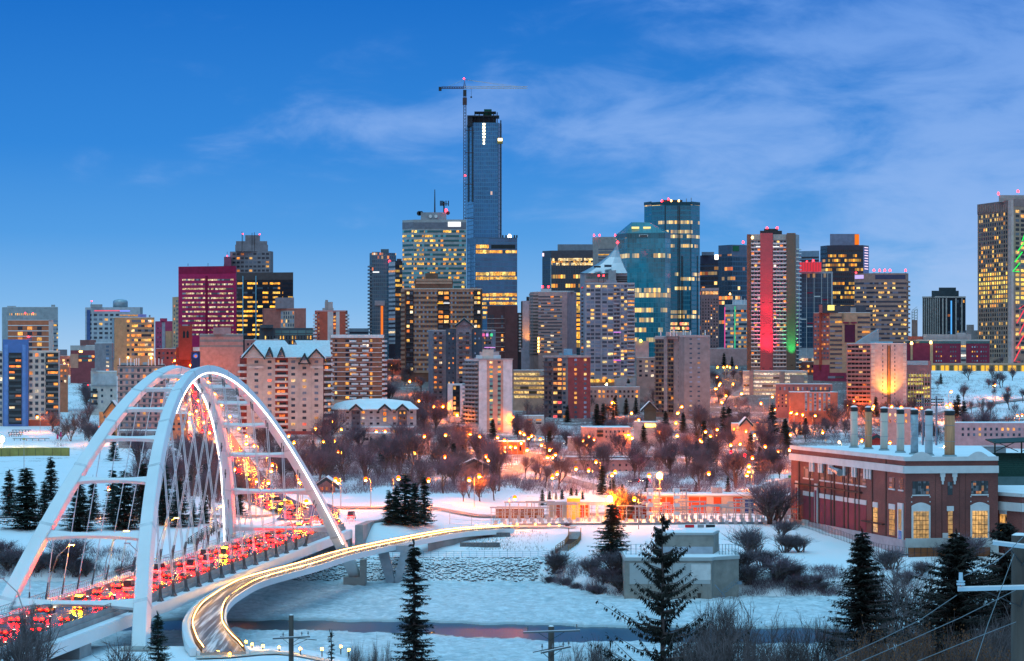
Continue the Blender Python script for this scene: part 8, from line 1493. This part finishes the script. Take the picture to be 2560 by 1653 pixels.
# ---------------------------------------------------------------- vehicles
def vehicles():
    rubber = M("tyre", (.02, .02, .02), .9); glass = M("car_glass", (.02, .03, .04), .1, spec=.6); rim = M("rim", (.4, .4, .42), .3, .8)
    tail = lamp_mat("tail_light", (1, .0003, .0001), 1000); head = lamp_mat("head_light", (1, .9, .7), 12, False); amber = lamp_mat("added_amber_glow", (1, .33, .0006), 700)
    def car(col, nm, label, van=False, amb=False):
        T = thing(nm, label, 'van' if van else 'car'); b = MB(); hb = 1.0 if van else .82; ht = 2.3 if van else 1.45
        prof = [(-2.2, .35), (-2.25, .8), (-2.1, hb), (-1.2 if not van else -2.1, hb+.02), (1.1, hb), (2.1, hb-.15), (2.3, .65), (2.25, .35)]
        vs = [(s*.88*(1 if z < .9 else .97), y, z) for s in (-1, 1) for y, z in prof]; n = len(prof); b.add(vs, [tuple(range(n)), tuple(range(2*n-1, n-1, -1))]+[(k, n+k, n+(k+1) % n, (k+1) % n) for k in range(n)])
        cab = [(-1.95, hb+.01), (-1.6, ht), (.2, ht), (1.0, hb+.01)] if not van else [(-2.15, hb+.01), (-2.1, ht), (.9, ht), (1.5, hb+.01)]
        vs = [(s*(.8 if z < ht else .66), y, z) for s in (-1, 1) for y, z in cab]; g = MB().add(vs, [(0, 1, 2, 3), (7, 6, 5, 4)]+[(k, 4+k, 4+(k+1) % 4, (k+1) % 4) for k in range(4)])
        body = b.obj('body', M("paint_"+nm+str(int(col[0]*100)), col, .3, .2, spec=.5, var=.03), T); kid(T, body); kid(T, g.obj('cabin_glass', glass, T)); r = MB().box((-.64, cab[1][0]+.05, ht), (.64, cab[2][0]-.05, ht+.05)); kid(T, r.obj('roof', M("paint_"+nm+str(int(col[0]*100)), col), T))
        for sx in (-1, 1):
            for y in (-1.4, 1.45): kid(T, MB().tube([(sx*.70, y, .34), (sx*.9, y, .34)], .34, 12).obj('wheel', rubber, T))
            kid(T, MB().box((sx*.62-.24, -2.32, .62), (sx*.62+.24, -2.2505, .84)).obj('tail_light', amber if amb else tail, T)); kid(T, MB().box((sx*.62-.2, 2.28, .55), (sx*.62+.2, 2.34, .72)).obj('head_light', head, T))
        if amb: kid(T, MB().box((-.5, -1.2, ht+.055), (.5, -.9, ht+.22)).obj('light_bar', amber, T))  # amber lit van is invented to throw yellow pools on the road
        return T
    pr = [car((.03, .03, .035), 'car', 'c'), car((.30, .31, .33), 'car', 'c'), car((.30, .02, .02), 'car', 'c'), car((.55, .55, .55), 'van', 'c', True)]; am = car((.55, .33, .02), 'van', 'c', True, True); nmz = ['black car', 'silver car', 'dark red car', 'white van']
    rng = random.Random(5); used = set(); cnt = {}; ang = -math.atan(SL)
    def put(i, p, rz, lab, grp):
        q = pr[i] if i < 4 else am
        if i not in used: used.add(i); o = q; o.location = p; o.rotation_euler = (0, 0, rz)
        else: o = dup(q, p, rz)
        o['label'] = lab; o['group'] = grp; return o
    ambY = {(-2, 415), (-2, 452), (-2, 500), (-2, 560), (-2, 640)}
    for li, (w, ln) in enumerate(((-4.3, 'west'), (-.1, 'middle'), (4.2, 'east'))):
        Y = 328+li*5; k = 0
        while Y < 702:
            if li == 1 and any(abs(Y-a) < 7 for _, a in ambY): i = 4
            else: i = rng.choices((0, 1, 2, 3), (4, 3, 3, 1))[0]
            nm = nmz[i] if i < 4 else 'added yellow amber lit van'; cnt[(nm, ln)] = cnt.get((nm, ln), 0)+1
            put(i, deck_p(Y, w+rng.uniform(-.25, .25), 13.0 if Y < 668 else 13.12), ang, '%s in the %s lane on the arch bridge, %s from near end' % (nm, ln, ordn(cnt[(nm, ln)]-1)), 'traffic queueing along the bridge road'); Y += rng.uniform(13, 23); k += 1
    # junction and hill
    for k, (px, py, a) in enumerate(((700, 1282, .3), (730, 1290, -.5), (665, 1265, .5), (690, 1262, -.9), (640, 1240, .45), (615, 1205, .4), (595, 1180, .35), (575, 1150, .3), (556, 1118, .25), (545, 1112, .25), (528, 1070, .2), (512, 1040, .15), (498, 1012, .12), (488, 985, .1), (480, 965, .1), (720, 1272, -1.1), (750, 1278, -1.2))):
        p = gp(px, py, 660); p.z += .4; i = 4 if k in (0, 3, 5, 15) else k % 3; put(i, p, a, '%s %s, %s counting up the road' % (nmz[i] if i < 4 else 'added yellow amber lit van', 'at the lit junction beyond the arches' if py > 1235 else 'climbing the hill road under orange lamps', ordn(k)), 'traffic beyond the bridge')
    for k, (px, py, i) in enumerate(((212, 966, 3), (216, 985, 1), (225, 952, 0), (1420, 1112, 0), (1442, 1116, 1), (1585, 1208, 0), (1612, 1206, 0), (468, 1092, 0), (408, 1094, 0))):
        p = gp(px, py, 800); p.z += .15; T = put(i, p, 1.3+.2*k, 'parked %s %s' % (nmz[i], ['on the lot west of the pale low block', 'on the lot below the white van', 'at the back of the lot west of the pale low block', 'by the rounded snowy garage', 'second by the rounded snowy garage', 'on the snow behind the flood mast', 'second on the snow behind the flood mast', 'at the foot of the hill road', 'before the long grey garage'][k]), 'parked vehicles')
# ---------------------------------------------------------------- electrical yard, stadium, field
def yard():
    st = M("galvanised", (.42, .43, .45), .5, .4); cer = M("ceramic", (.50, .46, .42), .4); org = M("orange_panel_wall", (.50, .075, .02), .7, var=.1); beige = M("yard_beige", (.52, .42, .32), .8)
    r = random.Random(9)
    G = thing('switch_gantry', 'g', 'gantry', (0, 0, 0)); f = MB()
    for x in (-4, 4):
        f = MB()
        for y in (-.5, .5): f.tube([(x, y, 0), (x, y*.5, 4.6)], .09, 4)
        for k in range(6): f.tube([(x, -.45, k*.75), (x, .45, k*.75+.75)], .05, 3)
        kid(G, f.obj('column', st, G))
    kid(G, MB().box((-4.4, -.22, 4.6), (4.4, .22, 4.95)).obj('beam', st, G))
    for x in (-2.6, 0, 2.6):
        kid(G, MB().tube([(x, 0, 4.6), (x, 0, 4.2), (x, 0, 3.9), (x, 0, 3.4)], [.05, .16, .12, .16], 6).obj('insulator', cer, G)); kid(G, MB().tube([(x, -1.8, 0), (x, -1.8, 2.2), (x, -1.8, 2.3), (x, -1.8, 3.2)], [.12, .12, .2, .14], 6).tube([(x-.5, -1.8, 3.2), (x+.9, -1.8, 3.6)], .06, 3).obj('switch_post', cer, G))
        kid(G, MB().box((x-.5, -3.4, 0), (x+.5, -2.6, 1.1)).obj('cabinet', st, G))
    kid(G, MB().tube([(-4, -1.8, 3.4), (4, -1.8, 3.3)], .05, 3).tube([(-4, -.9, 2.4), (4, -.9, 2.5)], .05, 3).obj('bus_bar', st, G))
    pos = [(px, Y) for Y in (727, 738, 750) for px in range(1262, 1985, 72)]; n = 0
    for k, (px, Y) in enumerate(pos):
        px += (Y-727)*1.5
        if Y == 727 and 1470 < px < 1560: continue
        x = Xp(px, Y); p = Vector((x, Y, gz(x, Y)-.05)); o = G if n == 0 else dup(G, p, r.uniform(-.06, .06), (1, 1, r.uniform(.85, 1.25))); o.location = p; n += 1
        o['group'] = 'switch gantries of the electrical yard'; o['label'] = 'steel switch gantry in the %s row of the electrical yard, %s from the west' % ({727: 'front', 738: 'middle', 750: 'rear'}[Y], ordn(n-1 if Y == 727 else (k % 11)))
    K = thing('capacitor_rack', 'k', 'capacitor rack', (0, 0, 0)); f = MB()
    for x in (-1.7, 1.7):
        for y in (-1, 1): f.tube([(x, y, 0), (x, y, 10)], .1, 4)
    for x in (-.6, .6): f.tube([(x, 0, 0), (x, 0, 10.4)], .07, 4)
    kid(K, f.obj('frame', st, K))
    for z in (2.6, 5.0, 7.4, 9.4):
        kid(K, MB().box((-2, -1.15, z), (-.2, 1.15, z+.95)).obj('capacitor_tray', M("pale_panel", (.60, .62, .66), .5), K)); kid(K, MB().box((.1, -1.15, z-.1), (2.3, 1.15, z+.12)).box((.1, -1.1, z+.75), (2.3, 1.1, z+.9)).obj('tray', st, K))
    for k, px in enumerate((1634, 1701)):
        x = Xp(px, 726); p = Vector((x, 726, gz(x, 726))); o = K if k == 0 else dup(K, p); o.location = p; o['group'] = 'capacitor racks'; o['label'] = 'tall white trayed capacitor rack %s' % ('under the big orange flood mast' if k == 0 else 'east of the one under the flood mast')
    def cab(px0, px1, y0, Y, lab, wall, dep=9., pan=None):
        x0, x1, zt = Xp(px0, Y), Xp(px1, Y), Zp(y0, Y); z0 = gz((x0+x1)/2, Y)-1; T = thing('control_building', lab, 'control building', ((x0+x1)/2, Y, z0)); MB().box((x0, Y, z0), (x1, Y+dep, zt)).obj('wall', wall, T)
        MB().box((x0-.4, Y-.6, zt+.003), (x1+.4, Y+dep+.4, zt+.5)).obj('roof', SNOW, T)
        for a, b in pan or (): MB().box((Xp(a, Y), Y-.12, z0+.5), (Xp(b, Y), Y-.003, zt-.5)).obj('orange_panel', org, T)
        return T
    T = cab(1583, 1889, 1239, 775, 'long control building with orange panels and snowy roof behind the electrical yard', beige, 10, [(1610, 1628), (1650, 1664), (1667, 1684), (1722, 1748), (1750, 1766), (1784, 1803), (1833, 1856)])
    MB().box((Xp(1862, 775), 774.8, 10), (Xp(1884, 775), 774.99, Zp(1250, 775))).obj('blue_door', M("blue_shutter", (.02, .05, .22), .5), T)
    for x in (1780, 1794): MB().box((Xp(x, 779), 779, Zp(1236, 779)), (Xp(x+12, 779), 781, Zp(1219, 779))).obj('roof_unit', GREYMETAL, T)
    cab(1372, 1474, 1257, 755, 'small orange lit control building at the west of the electrical yard', beige, 8, [(1390, 1404), (1450, 1470)]); cab(1535, 1625, 1262, 748, 'low red panelled control building left of the capacitor racks', M("red_wall", (.45, .07, .03), .8), 7)
    cab(1890, 1992, 1240, 765, 'plain pinkish control building beside the brick plant', M("pinkish_wall", (.40, .27, .27), .8), 8); cab(1418, 1450, 1246, 745, 'glowing yellow switch house in the electrical yard', M("yellow_wall", (.55, .36, .08), .8), 5)
    cab(1240, 1360, 1272, 752, 'long low orange wall at the far west of the electrical yard', M("rust_wall", (.34, .12, .05), .8), 4)
    for k, (px, c, w, lab) in enumerate(((1724, (.5, .02, .03), 2.6, 'red road barrier in the snow below the yard fence'), (1752, (.2, .22, .24), 1.8, 'grey crate in the snow below the yard fence'), (1776, (.03, .03, .035), 2.6, 'low black skid in the snow below the yard fence'))):
        p = gp(px, 1318, 650); T = thing('road_barrier' if k == 0 else 'crate' if k == 1 else 'skid', lab, 'barrier' if k == 0 else 'crate', tuple(p)); MB().prism([(p.x-w/2, p.y-.4), (p.x+w/2, p.y-.4), (p.x+w/2, p.y+.4), (p.x-w/2, p.y+.4)], p.z-.1, p.z+.7, top=[(p.x-w/2, p.y-.2), (p.x+w/2, p.y-.2), (p.x+w/2, p.y+.2), (p.x-w/2, p.y+.2)]).obj('body', kell(c), T); MB().box((p.x-w/2, p.y-.2, p.z+.703), (p.x+w/2, p.y+.2, p.z+.78)).obj('snow_cap', SNOW, T)
def stadium():
    gr = M("stand_green", (.018, .05, .045), .7); seat = M("seat_green", (.02, .075, .065), .6, var=.3, vs=2.); Y0 = 735.
    T = thing('stadium_stand', 'dark green stadium stand with steep seating behind the brick plant', 'grandstand', (Xp(2500, Y0), Y0, 10)); x0, x1 = Xp(2470, Y0), Xp(2680, Y0)
    za, zb = Zp(1195, Y0), Zp(1128, Y0+14); n = 14; mb = MB()
    for k in range(n): y = Y0+k; z = za+(zb-za)*k/n; mb.box((x0, y, 8), (x1, y+.95, z))
    mb.obj('seating', seat, T); MB().box((x0-8, Y0-.6, za-4.5), (x1, Y0-.1, za+.4)).obj('front_wall', M("stand_front", (.10, .17, .18), .7), T); zt = Zp(1108, Y0+12)
    MB().add([(x0+3, Y0+6, zt+.3), (x1, Y0+6, zt+1.3), (x1, Y0+20, zt+2), (x0+3, Y0+20, zt+1)]+[(x0+3, Y0+6, zt), (x1, Y0+6, zt+1), (x1, Y0+20, zt+1.6), (x0+3, Y0+20, zt+.6)], [(0, 1, 2, 3), (7, 6, 5, 4), (0, 4, 5, 1), (1, 5, 6, 2), (2, 6, 7, 3), (3, 7, 4, 0)]).obj('roof', gr, T)
    for x in (x0+4, x0+12, x0+20): MB().tube([(x, Y0+10, zb-4), (x, Y0+10, zt+.6)], .25, 5).tube([(x, Y0+10, zb), (x+7, Y0+10, zt+.8)], .15, 4).tube([(x+7, Y0+10, zb), (x, Y0+10, zt+.6)], .15, 4).obj('truss', gr, T)
    W = thing('stadium_wall', 'long pale blue stadium wall stretching behind the smokestacks', 'wall', (Xp(2400, 760), 760, 12)); MB().box((Xp(2365, 760), 760, 8), (Xp(2515, 760), 761, Zp(1117, 760))).obj('wall', M("pale_blue_wall", (.36, .46, .52), .7), W)
    MB().box((Xp(2365, 760)-.1, 759.8, Zp(1117, 760)+.003), (Xp(2515, 760), 761.2, Zp(1117, 760)+.3)).obj('snow_cap', SNOW, W)
    for k, (px, lab) in enumerate(((2307, 'tall floodlight tower, west one of the pair behind the smokestacks'), (2341, 'tall floodlight tower, east one of the pair behind the smokestacks'))):
        Y = 790; x = Xp(px, Y); S = thing('floodlight_tower', lab, 'floodlight tower', (x, Y, 10)); MB().tube([(x, Y, 9), (x, Y, Zp(990, Y))], [.45, .3], 8).obj('mast', M("bluegrey_steel", (.16, .24, .32), .5, .4), S)
        for j in range(3):
            z = Zp(999+j*7, Y); MB().box((x-2.3, Y-.3, z-.25), (x+2.3, Y-.1, z+.25)).obj('lamp_bank', DARKMETAL, S)
            for m in range(6): MB().tube([(x-1.9+m*.76, Y-.3, z), (x-1.9+m*.76, Y-.42, z)], .2, 8).obj('floodlight', M("unlit_lens", (.35, .38, .4), .2), S)
    # sports field at the west
    fd = M("field_fence", (.30, .29, .09), .8, var=.2); 
    F2 = thing('field_fence', 'olive windscreen fence across the snowy sports field', 'fence', (Xp(80, 1190), 1190, 12)); mb = MB(); Y = gp(60, 1140, 700).y
    xs = [Xp(px, Y+k*3) for k, px in enumerate((-60, 20, 80, 140, 185))]; zs = [gz(x, Y) for x in xs]
    MB().add([v for x, z in zip(xs, zs) for v in ((x, Y, z), (x, Y, z+3.9))]+[v for x, z in zip(xs, zs) for v in ((x, Y+.15, z), (x, Y+.15, z+3.9))], [(2*k, 2*k+2, 2*k+3, 2*k+1) for k in range(4)]+[(10+2*k, 10+2*k+1, 10+2*k+3, 10+2*k+2) for k in range(4)]+[(2*k+1, 2*k+3, 10+2*k+3, 10+2*k+1) for k in range(4)]).obj('windscreen', fd, F2)
    for k in range(12): x = xs[0]+(xs[-1]-xs[0])*k/11; MB().tube([(x, Y-.1, zs[0]-.3), (x, Y-.1, zs[0]+4.)], .07, 4).obj('post', DARKMETAL, F2)
    for k, (x0_, x1_, y, lab) in enumerate(((32, 126, 1102, 'nearest long low bleacher rail on the snowy field'), (22, 58, 1092, 'short bleacher rail on the snowy field, west'), (20, 62, 1086, 'thin bleacher rail behind the short one on the field'), (30, 80, 1080, 'farthest bleacher rail at the back of the field'))):
        a, b = gp(x0_, y, 700), gp(x1_, y-1, 700); Bn = thing('bleacher', lab, 'bleacher', tuple(a), 'bleachers on the snowy sports field'); MB().box((a.x, a.y-.3, a.z+.9), (b.x, a.y+.3, a.z+1.2)).obj('seat', DARKMETAL, Bn)
        for j in range(6): x = a.x+(b.x-a.x)*(j+.2)/6; MB().box((x, a.y-.2, a.z-.1), (x+.25, a.y+.2, a.z+.9)).obj('leg', DARKMETAL, Bn)
    for k, (px, y) in enumerate(((144, 1098), (152, 1092))): p = gp(px, y, 700); o = MB().box((p.x-.5, p.y, p.z), (p.x+.5, p.y+.2, p.z+2.6)).obj('banner', M("magenta_banner", (.5, .03, .16), .7)); tag(o, 'magenta banner %s at the edge of the snowy field' % ('nearer one' if k == 0 else 'farther one'), 'banner', 'magenta banners')
    p = gp(60, 1185, 700); mb = MB(); T = thing('light_mast', 'slim pale mast standing before the olive field fence', 'mast', tuple(p)); MB().tube([p, p+Vector((0, 0, 15))], [.14, .08], 6).obj('pole', GREYMETAL, T); MB().box((p.x-.6, p.y-.2, p.z+14.2), (p.x+.6, p.y, p.z+14.9)).obj('lamp_box', M("yellow_box", (.4, .32, .05), .6), T)
    Bk = thing('signboard', 'green and white roadside sign on a post beside the brick plant', 'sign', (Xp(1979, 780), 780, 10)); q = P(1979, 1188, 780); MB().box((q.x-1.1, 780, q.z-.9), (q.x+1.1, 780.1, q.z+.9)).obj('panel', M("sign_white", (.6, .65, .7), .5), Bk); MB().box((q.x-1.05, 779.94, q.z-.85), (q.x+1.05, 779.999, q.z-.1)).obj('green_field', M("sign_green", (.03, .22, .08), .5), Bk); MB().tube([(q.x+.6, 780.2, gz(q.x, 780)), (q.x+.6, 780.2, q.z+.8)], .08, 5).obj('post', DARKMETAL, Bk)
# ---------------------------------------------------------------- build everything
def boxes():
    RPA.append(np.array(ROADPTS))
    for o in bpy.data.objects:
        if o.name.startswith('wall') and o.parent and o.type == 'MESH':
            v = [p.co for p in o.data.vertices]; BOXES.append((min(p.x for p in v), min(p.y for p in v), max(p.x for p in v), max(p.y for p in v)))
terrain(); roads()
for nm in ('river_valley_road', 'hill_road', 'terrace_road', 'bank_road', 'flats_road', 'lane', 'bluff_road', 'avenue', 'crescent'):
    for v in list(bpy.data.objects[nm].data.vertices)[::3]: ROADPTS.append((v.co.x, v.co.y, 2.5))
west_side(); gable_block(); mid_west(); telus_stantec(); centre(); east(); fillers()
bridge(); footbridge(); bank(); pumphouse(); plant(); yard(); stadium()
boxes(); trees(); brush(); foreground(); lamps(); uplights(); vehicles()
